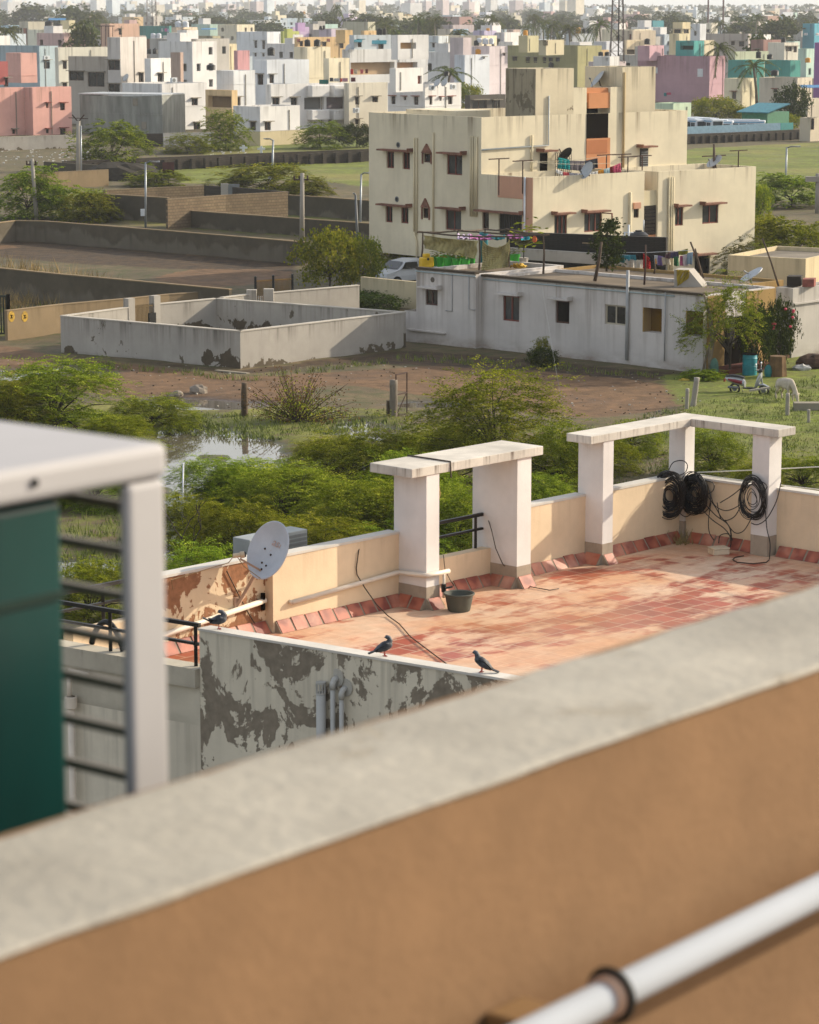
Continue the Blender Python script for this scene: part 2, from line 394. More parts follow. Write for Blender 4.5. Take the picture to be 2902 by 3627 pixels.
# ================================================================ own roof: parapet, pipe, white stand with green panel
z7=lambda x,y:(1200+x/1.725,1450+y/1.725)
z8=lambda x,y:(1950+x/1.812,1400+y/1.812)
z9=lambda x,y:(500+x/2.156,1800+y/2.156)
z10=lambda x,y:(600+x/1.327,2150+y/1.327)
def foreground():
    fl=P(0,2915,15.);fr=P(2902,2078,15.);nl=P(0,3373,15.);nr=P(2902,2355,15.)
    ang=math.atan2(nr.y-nl.y,nr.x-nl.x)
    u=Vector((math.cos(ang),math.sin(ang),0));w=Vector((-u.y,u.x,0))
    O=nl.copy();O.z=0
    wid=((fl-nl).dot(w)+(fr-nl).dot(w))/2
    root=thing('roof_parapet','thick foreground parapet with grey cement top and orange brown inner face','parapet wall',(O.x,O.y,13.2),ang)
    capm=plaster('#a6a094',0.,.9,name='cement_coping',var=.22,sc=3.,dirt='#5b4c3a',patch=.35,patchc='#8a7f6c',pthr=.57)
    orm=plaster('#85684c',0.,.8,name='orange_render',var=.16,sc=3.5,dirt='#5a3a20')
    m=MB();L0,L1=-6,9
    n=40
    # slightly uneven, rounded coping
    rnd=random.Random(3)
    prof=[(.0,-.008),(-.002,-.005),(.002,-.002),(.014,-.0005),(.04,0.),(wid*.5,.004),(wid-.03,0),(wid-.004,-.004),(wid+.004,-.02),(wid+.004,-.03)]
    rows=[]
    for i in range(n*4+1):
        x=L0+(L1-L0)*i/(n*4);rows.append([(x,b+rnd.uniform(-.0015,.0015),1.8+z+rnd.uniform(-.0015,.0015)) for b,z in prof])
    for i in range(len(rows)-1):
        for j in range(len(prof)-1): m.face([rows[i][j],rows[i+1][j],rows[i+1][j+1],rows[i][j+1]])
    m.build('coping',capm,root,smooth=True)
    m=MB();m.box(L0,L1,.004,wid-.004,0,1.797);m.build('inner_wall',orm,root)
    # the slab outside that carries the stand
    m=MB();m.box(L0,2.5,wid+.002,wid+1.6,.9,1.0);m.build('outer_ledge',capm,root)
    m=MB();m.box(L0,L1,.004,wid-.004,-13.2,-.002);m.build('facade_wall',orm,root)
    # roof floor on our side
    m=MB();m.box(L0,L1,-9,.002,.72,.9);m.build('roof_floor',plaster('#8f7a66',0,.6,name='roof_floor_cement'),root)
    # pipe
    def loc(p): q=p-Vector((O.x,O.y,13.2));return Vector((q.dot(u),q.dot(w),q.z))
    off=-.075
    pn=-w
    o3=O+w*off
    a=loc(PP(2902,3155,o3,w));b=loc(PP(1935,3640,o3,w))
    d=(b-a).normalized()
    pm=plain('white_pvc','#a9aeb5',.9,var=.05,spec=.1)
    root2=thing('water_pipe','white plastic water pipe clamped along orange parapet face','pipe',(O.x,O.y,13.2),ang)
    m=MB();m.tube([a-d*4,a,b,b+d*2.2],.0245,24);m.build('pipe_run',pm,root2,smooth=True)
    ra=loc(PP(2165,3520,o3,w));ra=a+d*((ra-a).dot(d))
    e1=w_local=Vector((0,1,0));e2=d.cross(e1).normalized()
    m=MB();m.tube([ra+(e1*math.cos(t)+e2*math.sin(t))*.035 for t in [2*math.pi*i/28 for i in range(29)]],.0055,8,caps=False)
    m.build('clamp_ring',plain('dark_rubber','#22231f',.6),root2,smooth=True)
    m=MB();m.tube([ra-d*.004,ra+d*.02],.0305,24);m.build('coupling',plain('pinkish_plastic','#c9a58c',.5),root2,smooth=True)
    cl=loc(PP(1800,3580,O+w*0,w))
    m=MB();m.box(cl.x-.05,cl.x+.035,-.055,.003,cl.z-.05,cl.z+.012);m.box(cl.x-.075,cl.x-.04,-.06,.003,cl.z-.07,cl.z-.022)
    m.build('pipe_bracket',plain('brass_wood','#8a6a44',.6,var=.3),root2,bevel=.006)
    # stand
    zt=15.38
    c=P(600,1566,zt)
    st=thing('appliance_stand','white metal stand with rounded corners standing outside the parapet','metal stand',(c.x,c.y,14.2),ang)
    wm=plain('white_powder_coat','#a5a2a2',.6,var=.05)
    U=1.18;hh=zt-14.2;D=.62     # extends -x (towards the left) and +y (away)
    m=MB();m.box(-U,0,0,D,hh-.052,hh);o=m.build('top_board',wm,st,bevel=.014)
    for x0,y0 in ((-.082,0.004),(-.082,D-.03),(-U+.004,.004),(-U+.004,D-.03)):
        m=MB();m.box(x0,x0+.078,y0,y0+.022,.0,hh-.0525);m.build('leg',wm,st,bevel=.01)
    p=PP(120,1703,c,w);q=((p-c).dot(u));m=MB();m.tube([(q,-.004,hh-.024),(q,.01,hh-.024)],.0065,10);m.build('screw',M_black,st)
    lm=plain('dark_bronze_slat','#6b6457',.5)
    for i in range(14):
        z=hh-.1-i*.068
        if z<.05: break
        m=MB();m.box(-.045,-.03,.028,D-.034,z,z+.013);m.build('slat',lm,st)
    gp=PP(232,2200,c+w*.03,w);gx=(gp-c).dot(u)
    g=thing('gas_panel_box','dark green upright panel box under the white stand','panel box',(c.x,c.y,14.2),ang)
    g.name='green_panel_box'
    t=NT('green_enamel');nn=t.noise(2.,5,stretch=(1,1,.3));t.col(t.mix(t.rng(nn,.35,.7),lin('#012a28'),lin('#034541')));t.set(Roughness=.3)
    m=MB();m.box(-U+.1,gx,.03,.5,0.0,hh-.06);m.build('panel',t.m,g,bevel=.012)
    m=MB();m.box(-U+.1,gx-.002,.022,.028,hh-.2,hh-.19);m.build('seam_strip',plain('dark_green_trim','#02261f',.4),g)
foreground()
# ================================================================ terrace building
ZF=8.1
A47=R(47)
O_T=P(2391,1908,ZF)
T_u=Vector((math.cos(A47),math.sin(A47),0));T_v=Vector((math.sin(A47),-math.cos(A47),0))
# local frame: x = p (along left parapet, away), y = -q  (q towards the right/near)
TR=thing('terrace_house','cream roof terrace house with red tile floor and white pergola frames','house',(O_T.x,O_T.y,0),A47)
def TW(p,q,z): return Vector((O_T.x,O_T.y,0))+T_u*p+T_v*q+Vector((0,0,z))
def TP(sx,sy,z=ZF):
    w=P(sx,sy,z)-Vector((O_T.x,O_T.y,z));return (w.dot(T_u),w.dot(T_v))
def TL(p,q,z): return (p,-q,z)
def tbox(m,p0,p1,q0,q1,z0,z1,mi=0): m.box(p0,p1,-q1,-q0,z0,z1,mi)
def tile_mat():
    t=NT('red_terrace_tiles')
    mp=t.n('ShaderNodeMapping');mp.inputs['Scale'].default_value=(1,1,1);t.l(t.co(),mp.inputs[0])
    br=t.n('ShaderNodeTexBrick');t.l(mp.outputs[0],br.inputs['Vector'])
    br.inputs['Color1'].default_value=(*lin('#a9553f'),1);br.inputs['Color2'].default_value=(*lin('#86402f'),1)
    br.inputs['Mortar'].default_value=(*lin('#b3917a'),1);br.inputs['Scale'].default_value=1.
    br.inputs['Mortar Size'].default_value=.014;br.inputs['Mortar Smooth'].default_value=.3
    br.inputs['Brick Width'].default_value=.31;br.inputs['Row Height'].default_value=.31;br.offset=.5
    b2=t.n('ShaderNodeTexBrick');t.l(mp.outputs[0],b2.inputs['Vector']);b2.offset=.5
    for q,val in (('Color1',(0,0,0,1)),('Color2',(1,1,1,1)),('Mortar',(.5,.5,.5,1)),('Scale',1.),('Mortar Size',.014),('Brick Width',.31),('Row Height',.31)): b2.inputs[q].default_value=val
    n=t.noise(.42,6,.6,dist=.5,stretch=(.55,1.2,1));n2=t.noise(2.2,6,.65,stretch=(.7,1.3,1))
    wear=t.rng(t.math('ADD',t.math('ADD',t.math('MULTIPLY',n,.65),t.math('MULTIPLY',n2,.35)),t.math('MULTIPLY',t.math('SUBTRACT',b2.outputs[0],.5),.06)),.47,.53)
    tone=t.mix(t.rng(t.noise(.9,4),.4,.62),lin('#cfa684'),lin('#d6bda2'))
    a=t.mix(t.math('MULTIPLY',wear,.8),br.outputs[0],tone)
    oc=t.rng(t.noise(.33,4,.5),.52,.7,0,.45)
    a=t.mix(oc,a,lin('#b5824f'))
    a=t.mix(t.rng(t.noise(6.,5),.35,.75,0,.22),a,lin('#5a3a2c'))
    t.col(a);t.l(t.rng(wear,0,1,.38,.7),t.b.inputs['Roughness']);t.b.inputs['Specular IOR Level'].default_value=.5
    t.bump(t.math('MULTIPLY',br.outputs[1],-1.),.25,.01)
    return t.m
def skirt_mat():
    t=NT('red_skirting_tiles')
    v=t.co('UV') if False else t.co()
    a=t.mix(t.rng(t.noise(5.,1,.3),.4,.6),lin('#7b3a2c'),lin('#a35c45'))
    a=t.mix(t.rng(t.noise(1.3,5),.52,.7,0,.7),a,lin('#c79a84'))
    t.col(a);t.set(Roughness=.6);return t.m
def terrace():
    cream=plaster('#d9c3a4',.18,.3,name='cream_plaster',sc=2.,base=.35,dirt='#6e4a30')
    creamL=cream
    white=plaster('#d8d3cf',.22,.25,name='white_limewash',sc=2.,base=.15,dirt='#6a5a50',top=.8)
    slabm=plaster('#cfc8bd',.85,.6,name='stained_slab',sc=3.,dirt='#4b3b33',top=-.6,var=.2)
    topc=plaster('#c9c4bb',.0,.4,name='parapet_cap',sc=3.)
    grey=plaster('#d6cdb9',.45,.5,name='grey_peeling_render',sc=1.15,patch=.95,patchc='#7a7062',dirt='#2d2a24',pthr=.515)
    peel=plaster('#d6c0a0',.2,.35,name='peeling_cream',sc=1.5,patch=1.,patchc='#8d6448',dirt='#6e4a30',pthr=.51)
    tile=tile_mat();sk=skirt_mat();mort=plaster('#8f8272',0.,.5,name='grey_mortar',sc=4.)
    PL=-11.75                # near end of the terrace
    ztop=ZF+.96
    # floor
    m=MB();tbox(m,PL+.1,0.2,-.05,9.,ZF-.15,ZF);m.build('terrace_floor',tile,TR)
    # body below
    m=MB();tbox(m,PL-.02,.25,-.1,9,0,ZF-.152);m.build('lower_wall',plaster('#d6cdb9',.45,.5,name='grey_house_render',sc=1.4,dirt='#3b352c'),TR)
    # left parapet: right part and set-out peeling part
    for a,b in ((-8.55,-6.2),(-4.05,-2.28),(-2.05,-.05)):
        m=MB();tbox(m,a,b,-.06,.12,ZF,ztop);m.build('parapet',[cream],TR)
    for a,b,q0,q1 in ((-8.57,-6.2,-.075,.13),(-4.05,-2.28,-.075,.13),(-2.05,0.0,-.075,.13),(-10.7,-8.572,-.215,-.005),(-.03,.2,.132,1.54),(.0,.215,1.84,9)):
        m=MB();tbox(m,a,b,q0,q1,ztop+.002,ztop+.035);m.build('parapet_cap',topc,TR)
    m=MB();tbox(m,-10.7,-8.55,-.2,-.02,ZF,ztop);m.build('peeling_parapet',peel,TR)
    m=MB();tbox(m,-5.95,-4.34,-.05,.12,ZF,ZF+.5);m.build('low_curb',cream,TR)
    m=MB();tbox(m,PL,-10.7,-.2,-.02,ZF,ZF+.52);m.build('low_curb',cream,TR)
    m=MB();tbox(m,0.0,.2,.122,1.54,ZF,ztop);m.build('parapet',cream,TR)
    m=MB();tbox(m,0.02,.2,1.84,9,ZF,ztop);m.build('parapet',cream,TR)
    # near wall (slightly skew) outer face grey and stained
    A=TP(*z9(445,935),ztop);B=(PL+.42,6.9)
    A=(A[0],A[1]);
    d=Vector((B[0]-A[0],B[1]-A[1],0)).normalized();nn=Vector((d.y,-d.x,0))
    def skew(m,q0,q1,z0,z1,th=.17,off=0.,mi=0):
        k=(q1-q0)/d.y
        pa=Vector((A[0]+(q0-A[1])*d.x/d.y,q0,0));
        o=Vector((pa.x+off,-pa.y,z0));m.obox(o,Vector((d.x,-d.y,0))*k,Vector((th,0,0)),Vector((0,0,z1-z0)),mi)
    m=MB();skew(m,A[1],8.9,ZF-2.2,ztop);m.build('near_parapet',grey,TR)
    m=MB();skew(m,A[1]-.01,8.9,ztop+.002,ztop+.03,.2,-.015);m.build('parapet_cap',topc,TR)
    m=MB();skew(m,-.25,A[1]-.004,ZF-.152,ZF+.5,.17);m.build('low_curb',plaster('#c2baa8',.6,.6,sc=1.6,dirt='#2d2a24',name='stained_curb'),TR)
    m=MB();skew(m,-.25,A[1]-.004,ZF+.3,ZF+.52,.26,-.07);m.build('curb_cap',plaster('#b5ad9c',.5,.7,sc=2.,dirt='#2d2a24',name='curb_cap_cement'),TR)
    m=MB();skew(m,-.25,8.9,ZF-5.6,ZF-2.2,.17,.001);skew(m,-.25,A[1]-.004,ZF-2.2,ZF-.153,.17,.001);m.build('outer_wall',plaster('#d2c9b6',.3,.6,sc=1.3,name='outer_render'),TR)
    # skirting tiles: sloping pieces, each a little different
    rnd=random.Random(5)
    def skirt(p0,q0,p1,q1,out,step=.26):
        m=MB();mo=MB()
        a=Vector((p0,-q0,0));b=Vector((p1,-q1,0));L=(b-a).length;e=(b-a)/L;o=Vector((out[0],-out[1],0));n=max(1,round(L/step))
        zz=Vector((0,0,ZF+.002));hz=Vector((0,0,ZF+.143))
        mo.face([a+o*.118+zz,b+o*.118+zz,b+o*.014+hz,a+o*.014+hz]);mo.face([a+o*.014+hz,b+o*.014+hz,b+hz,a+hz])
        mo.face([a+zz,a+o*.118+zz,a+o*.014+hz,a+hz]);mo.face([b+zz,b+o*.118+zz,b+o*.014+hz,b+hz])
        for i in range(n):
            s0=a+e*(L*i/n+.018);s1=a+e*(L*(i+1)/n-.018);h=.15+rnd.uniform(-.008,.008);k=.125
            z0=Vector((0,0,ZF+.004));zh=Vector((0,0,ZF+h))
            m.face([s0+o*k+z0,s1+o*k+z0,s1+o*.02+zh,s0+o*.02+zh]);
            m.face([s0+o*.02+zh,s1+o*.02+zh,s1+zh,s0+zh])
            m.face([s0+o*k+z0,s0+o*.02+zh,s0+zh,s0+z0]);m.face([s1+o*k+z0,s1+o*.02+zh,s1+zh,s1+z0])
        mm=mo.build('skirting_mortar',mort,TR);m.build('skirting_tiles',sk,mm)
    skirt(-10.4,-.02,-8.56,-.02,(0,1));skirt(-8.52,.12,-6.22,.12,(0,1));skirt(-5.93,.12,-4.36,.12,(0,1));skirt(-4.03,.12,-2.3,.12,(0,1));skirt(-2.03,.12,-.1,.12,(0,1))
    skirt(0.,.3,0.,1.52,(-1,0));skirt(0.02,1.9,.02,8.8,(-1,0))
    for p0,p1,q in ((-6.2,-5.95,.62),(-4.34,-4.05,.6),(-2.28,-2.05,.44)):
        skirt(p0,q,p1,q,(0,1),.25);skirt(p0,.14,p0,q,(-1,0),.24);skirt(p1,q,p1,.14,(1,0),.24)
    # pillars and slabs
    zs1=ZF+1.93;zs2=ZF+1.9
    for p0,p1,q0,q1,zt in ((-6.2,-5.95,.03,.62,zs1-.125),(-4.34,-4.05,-.22,.6,zs1-.125),(-2.28,-2.05,-.02,.44,zs2-.118),(-.05,.18,-.1,.2,zs2-.118),(-.2,.1,1.54,1.84,zs2-.118)):
        m=MB();tbox(m,p0,p1,q0,q1,ZF,zt);o=m.build('pillar',white,TR)
        m=MB();tbox(m,p0-.006,p1+.006,q0+.004,q1+.006,ZF+.002,ZF+.3);m.build('pillar_base',plaster('#a29585',.2,.7,name='bare_cement',sc=4.,top=.7),o)
    m=MB();tbox(m,-6.5,-3.84,-.13,.635,zs1-.123,zs1);m.build('pergola_slab',slabm,TR,bevel=.008)
    m=MB();tbox(m,-2.58,.17,.0,.455,zs2-.116,zs2);o=m.build('pergola_slab',slabm,TR,bevel=.008)
    m=MB();tbox(m,-.26,.171,.457,2.03,zs2-.117,zs2-.001);m.build('pergola_slab',slabm,TR,bevel=.008)
    # cast-in wire over slab 1
    # railings
    def rail(pts,h0,hs,posts,name,label,r=.022):
        rt=thing(name,label,'railing',TW(pts[0][0],pts[0][1],h0),A47)
        for hh in hs:
            for a,b in zip(pts[:-1],pts[1:]):
                m=MB();m.bar(TW(a[0],a[1],h0+hh),TW(b[0],b[1],h0+hh),.045,.045 if hh==max(hs) else .03);m.build('rail',M_blackm,rt,world=True)
        for p,q in posts:
            m=MB();m.bar(TW(p,q,h0),TW(p,q,h0+max(hs)-.015),.04,.04);m.build('post',M_blackm,rt,world=True)
    rail([(-5.94,-.02),(-4.36,-.02)],ZF+.502,[.26,.46],[(-5.45,-.02),(-4.5,-.02)],'terrace_railing','short black railing over low curb between the two wide white pillars')
    def qk(q): return A[0]+(q-A[1])*d.x/d.y+.07
    rail([(-10.72,-.1),(qk(-.1)+.02,-.1),(qk(A[1]-.06),A[1]-.06)],ZF+.522,[.26,.48],[(-11.2,-.1),(qk(1.05),1.05),(qk(A[1]-.12),A[1]-.12)],'terrace_railing','black corner railing on low curb beside the grey stained wall')
    # black hose over the railing
    m=MB();c=TW(qk(.9)+.1,.9,ZF+.53);pts=[]
    for i in range(17):
        a=math.pi*i/16;pts.append(c+T_v*(-.28+.56*i/16)+Vector((0,0,.3*math.sin(a)**.7 if 0<i<16 else 0)))
    m.tube(pts,.035,8);tag(m.build('black_hose',M_black,None,smooth=True),'fat black hose arched over the low curb behind the railing','hose')
    return A,d,ztop,zs1,zs2
T_A,T_d,T_top,T_zs1,T_zs2=terrace()
def terrace_things():
    pvc=plain('cream_pvc','#d2c6b6',.5,var=.08)
    # pipe along left parapet, around pillar 1, with tap
    root=thing('terrace_pipe','white water pipe along cream parapet turning round the first pillar to a tap','pipe',TW(-8.4,.16,ZF+.33),A47)
    m=MB();pts=[TW(-8.25,.165,ZF+.36),TW(-6.3,.165,ZF+.45),TW(-6.235,.19,ZF+.45),TW(-6.235,.62,ZF+.47),TW(-6.2,.655,ZF+.47),TW(-5.8,.66,ZF+.47)]
    m.tube(pts,.032,12);m.tube([TW(-8.25,.165,ZF+.36),TW(-8.25,.12,ZF+.36)],.03,10);m.build('pipe_run',pvc,root,smooth=True,world=True)
    m=MB();m.tube([TW(-5.9,.66,ZF+.47),TW(-5.9,.66,ZF+.12)],.02,10);m.build('down_pipe',pvc,root,smooth=True,world=True)
    m=MB();m.tube([TW(-5.9,.66,ZF+.31),TW(-5.9,.66,ZF+.2)],.034,10);m.bar(TW(-5.92,.7,ZF+.26),TW(-5.82,.74,ZF+.27),.03,.02);m.build('valve',M_black,root,world=True)
    root=thing('terrace_pipe','white pipe running low along the brown peeling parapet behind the pigeon','pipe',TW(-11,.05,ZF+.2),A47)
    m=MB();m.tube([TW(-11.6,.03,ZF+.14),TW(-8.6,.03,ZF+.42)],.036,12);m.build('pipe_run',pvc,root,smooth=True,world=True)
    m=MB();m.tube([TW(-8.64,.03,ZF+.3),TW(-8.64,.03,ZF+.52)],.03,10);m.build('clamp',M_dark,root,world=True)
    # bucket
    bc=TW(-5.95,.98,ZF);m=MB()
    m.lathe([(.001,.002),(.165,0),(.18,.02),(.225,.25),(.245,.262),(.25,.285),(.235,.292),(.215,.28),(.17,.06),(.001,.05)],(0,0,0),28)
    o=m.build('bucket',plain('grey_rubber_tub','#4d5048',.6,var=.2),None,auto=40);o.location=bc;o.scale=(.84,.84,.84);tag(o,'grey plastic tub standing on red tiles under the pillar tap','tub')
    # meter box
    bp=TP(*z8(1080,1018));root=thing('junction_box','small cream plastic junction box lying on the red tiles','junction box',TW(bp[0],bp[1],ZF),R(20))
    m=MB();m.box(-.13,.13,-.1,.1,0.,.075);m.build('box_base',plain('cream_plastic','#c7b79e',.5),root,bevel=.01)
    m=MB();m.box(-.135,.135,-.105,.105,.077,.105);m.build('lid',plain('cream_plastic','#c7b79e',.5),root,bevel=.01)
    # dish
    dc=PP(*z9(1000,325),TW(-8.9,.45,0),T_v)
    zax=Vector((-.60,-.76,.24)).normalized()
    side=Vector((0,0,1)).cross(zax).normalized();up=zax.cross(side)
    tilt=Matrix.Rotation(R(-28),3,zax);side=tilt@side;up=tilt@up
    root=thing('satellite_dish','grey white satellite dish with faded red lettering mounted on the peeling parapet','satellite dish',TW(-9.0,.0,ZF+.5))
    def D(x,y,z): return dc+side*x+up*y+zax*z
    dm=plain('dish_grey_paint','#a9b1bb',.45,var=.1)
    m=MB();nr,na=9,44;RX,RY=.30,.385
    def ring(r,off): return [D(RX*r*math.cos(2*math.pi*j/na),RY*r*math.sin(2*math.pi*j/na),.085*r*r-off) for j in range(na)]
    for off in (0,.012):
        rr=[ring(max(.001,i/nr),off) for i in range(nr+1)]
        for i in range(nr):
            for j in range(na): k=(j+1)%na;m.face([rr[i][j],rr[i][k],rr[i+1][k],rr[i+1][j]])
    a=ring(1,0);b=ring(1.03,.012);c=ring(1,.012)
    for j in range(na): k=(j+1)%na;m.face([a[j],a[k],b[k],b[j]]);m.face([b[j],b[k],c[k],c[j]])
    m.build('reflector',dm,root,smooth=True,world=True)
    for x,y in ((.02,-.05),(-.1,-.04),(.06,-.19),(-.02,-.2),(.04,-.26)):
        m=MB();m.ball(D(x,y,.085*((x/RX)**2+(y/RY)**2)+.004),.014,.014,.014,8,6);m.build('bolt',plain('rusty_bolt','#35261c',.8),root,world=True)
    arm=plain('rusty_cream_arm','#a68a74',.7,var=.25)
    lnb=PP(*z9(757,357),dc+T_v*.0-T_u*.35,T_u)
    m=MB();m.bar(D(.04,-.28,.05),lnb+Vector((.0,.0,-.05)),.025,.025);m.build('feed_arm',arm,root,world=True)
    m=MB();ax=(dc-lnb).normalized();m.tube([lnb-ax*.09,lnb+ax*.0],.03,12);m.tube([lnb+ax*.0,lnb+ax*.05],.042,12);m.tube([lnb+ax*.052,lnb+ax*.07],.036,12,1)
    m.build('lnb_head',[plain('lnb_cream','#b3a288',.5),M_black],root,smooth=False,world=True)
    wb=TW(-9.05,-.02,ZF+.42)
    m=MB();m.bar(wb+T_v*.01,D(-.06,-.17,-.03),.045,.04);m.bar(D(-.06,-.17,-.03),D(0,.0,-.03),.05,.05);m.bar(wb+T_u*.5+T_v*.01+Vector((0,0,.25)),D(0.03,-.23,-.02),.025,.025);m.build('mount_arm',arm,root,world=True)
    m=MB();m.obox(wb-T_u*.06-Vector((0,0,.09)),T_u*.12,T_v*.02,Vector((0,0,.2)));m.build('wall_plate',arm,root,world=True)
    m=MB();m.tube([lnb-ax*.08,lnb-ax*.15+Vector((0,0,-.08)),TW(-10.2,.02,ZF+.93),TW(-10.15,.0,ZF+.8)],.006,6);m.tube([lnb-ax*.05,lnb+Vector((.05,.0,-.15)),lnb+Vector((.25,0,-.3)),D(.06,-.4,0),D(-.06,-.28,-.05)],.006,6);m.build('coax_cable',plain('tan_cable','#8b7350',.6),root,world=True)
    cu=bpy.data.curves.new('lettering','FONT');cu.body='asl';cu.size=.15;cu.extrude=.0008;cu.align_x='CENTER';cu.shear=.25
    to=bpy.data.objects.new('lettering',cu);COL.objects.link(to);cu.materials.append(plain('faded_red_letters','#b59d93',.7,var=.25,vs=25.))
    rot=Matrix((side,up,zax)).transposed().to_4x4();to.matrix_world=Matrix.Translation(D(.03,.08,.02))@rot@Matrix.Rotation(R(16),4,'Z')
    mw=to.matrix_world.copy();to.parent=root;to.matrix_parent_inverse=root.matrix_world.inverted()
    dg=bpy.context.evaluated_depsgraph_get();me=bpy.data.meshes.new_from_object(to.evaluated_get(dg));bpy.data.objects.remove(to)
    to=bpy.data.objects.new('lettering',me);COL.objects.link(to);to.parent=root;to.matrix_local=Matrix.Translation(-Vector(root.location))@mw
    # AC unit outside behind dish
    a0=PP(*z9(830,262),TW(0,-.35,0),T_v);a1=PP(*z9(1243,218),TW(0,-.35,0),T_v)
    k0=(a0-O_T).dot(T_u);zt=(a0.z+.03)
    root=thing('outdoor_ac_unit','grey outdoor air conditioner unit behind the dish outside the parapet','air conditioner',TW(k0,-.35,zt-.62),A47)
    m=MB();m.box(0,1.05,0,.32,.02,.62);m.build('casing',plain('ac_grey','#8f9494',.5),root,bevel=.012)
    m=MB()
    for i in range(9): m.box(.62,1.03,-.008,-.002,.1+i*.055,.135+i*.055)
    m.build('grille',M_grey,root)
    m=MB();m.box(.06,.3,-.008,-.002,.2,.5);m.build('service_plate',plain('plate_grey','#b0aeb0',.5),root)
    m=MB();m.box(.1,.74,-.14,.3,-.03,.018);m.build('bracket',M_grey,root)
    # pipes on grey outer wall
    nrm=Vector((T_d.y*-1,0,0))
    def onw(sx,sy,off):
        o=TW(T_A[0]-off,T_A[1],0);n=T_u*T_d.y*1.0-T_v*T_d.x
        return PP(sx,sy,o,n)
    for i,(zx,y0,r,head,lab) in enumerate(((713,410,.055,'vent','thick white vent pipe with slotted cap on the stained grey wall'),(768,345,.028,'elbow','taller thin white pipe with an elbow into the stained grey wall'),(809,392,.026,'elbow','shorter thin white pipe with an elbow on the stained grey wall'))):
        t=onw(*z10(zx,y0),.07);root=thing('vent_pipe',lab,'pipe',(t.x,t.y,t.z-3.))
        m=MB();m.tube([(0,0,0),(0,0,3.0 if head=='vent' else 2.93)],r,14);m.build('pipe_run',plain('grey_pvc','#aaa9a4',.5),root,smooth=True)
        m=MB()
        if head=='vent':
            m.tube([(0,0,3.002),(0,0,3.02)],r*1.05,14);
            for j in range(10):
                an=2*math.pi*j/10;m.box(r*.92*math.cos(an)-.006,r*.92*math.cos(an)+.006,r*.92*math.sin(an)-.006,r*.92*math.sin(an)+.006,3.02,3.12)
            m.tube([(0,0,3.12),(0,0,3.14)],r*1.05,14)
        else:
            q=T_u*.09;m.tube([(0,0,2.9),(0,0,2.96),tuple(q*.25+Vector((0,0,3.0))),tuple(q*.9+Vector((0,0,3.02)))],r*1.25,12)
        m.build('cap' if head=='vent' else 'elbow',plain('grey_pvc','#aaa9a4',.5),root,smooth=head!='vent')
        if head!='vent':
            m=MB();pc=Vector((0,0,3.02))+T_u*.075;m.tube([pc,pc-T_u*.012],.1,18);m.build('mortar_collar',plaster('#b0aca2',0,.5,sc=5.,name='mortar_collar'),root)
    # left small pvc overflow pipes
    t=onw(*DD(146,1412),.1);root=thing('overflow_pipe','short white overflow pipe stub under the curb ledge','pipe',t)
    m=MB();m.tube([(0,0,0),tuple(T_v*.32)],.03,10);m.tube([(0,0,0),(0,0,-.35)],.03,10);m.build('pipe_run',pvc,root,smooth=True)
    t=onw(*DD(150,1490),.1);root=thing('overflow_pipe','white vertical drain pipe with bell socket below the curb','pipe',t)
    m=MB();m.tube([(0,0,0),(0,0,-3)],.042,10);m.build('pipe_run',pvc,root,smooth=True)
    m=MB();m.lathe([(.04,-.02),(.075,.0),(.075,.13),(.05,.135)],n=14);m.build('socket',pvc,root)
    # wires
    def wire(pts,r,label,mat,name='loose_wire'):
        m=MB();m.tube(pts,r,6);tag(m.build(name,mat,None,smooth=True),label,'wire')
    wm=plain('brown_wire','#3a2d22',.6)
    f=lambda zx,zy,q=.14:PP(*z7(zx,zy),TW(0,q,0),T_v)
    wire([f(135,785,.05),f(120,880),f(108,970),f(112,1010),f(160,1090,.2),f(230,1190,.3),Vector(P(*z7(300,1260),ZF+.02)),Vector(P(*z7(370,1310),ZF+.02)),Vector(P(*z7(440,1390),ZF+.02)),Vector(P(1600,2365,ZF+.02))],.008,'long dark wire hanging off the left parapet and trailing across red tiles',wm)
    g=lambda zx,zy,q=.0:PP(*z7(zx,zy),TW(0,q,0),T_v)
    wire([g(905,645),g(935,740,.2),g(960,850,.3),g(1000,940,.4),P(*z7(1080,1040),ZF+.02),P(*z7(1180,1085),ZF+.02),P(*z7(1290,1105),ZF+.02),P(*z7(1345,1095),ZF+.02)],.007,'thin wire drooping from the short black railing past the second pillar',wm)
    wire([f(640,890,.14),f(650,980,.16),f(680,1040,.25),P(*z7(720,1100),ZF+.02),P(*z7(800,1120),ZF+.02)],.006,'thin wire falling over the low curb between both wide pillars',wm)
    f9=lambda zx,zy:PP(*z9(zx,zy),TW(0,.0,0),T_v)
    wire([f9(655,480),f9(700,570),f9(760,690),f9(820,800),f9(880,900),f9(935,960),P(*z9(968,990),ZF+.03)],.007,'dark wire slanting down the brown peeling parapet under the dish',wm)
    # rope on pillar 1
    rp=plain('straw_rope','#a58f5a',.9)
    root=thing('hanging_rope','straw coloured rope bundle hanging from the slab beside the first pillar','rope',TW(-5.9,.5,T_zs1-.15))
    rnd=random.Random(8)
    for i in range(7):
        x=rnd.uniform(-.03,.03);m=MB();L=rnd.uniform(.5,1.)
        m.tube([TW(-5.9+x,.5,T_zs1-.13),TW(-5.88+x*2,.5+rnd.uniform(-.06,.06),T_zs1-.13-L*.5),TW(-5.9-x,.5,T_zs1-.13-L)],.011,6);m.build('strand',rp,root,world=True)
    m=MB();m.tube([TW(-5.9,.5,T_zs1-.13),TW(-5.89,.53,ZF+.6)],.006,6);m.build('strand',rp,root,world=True)
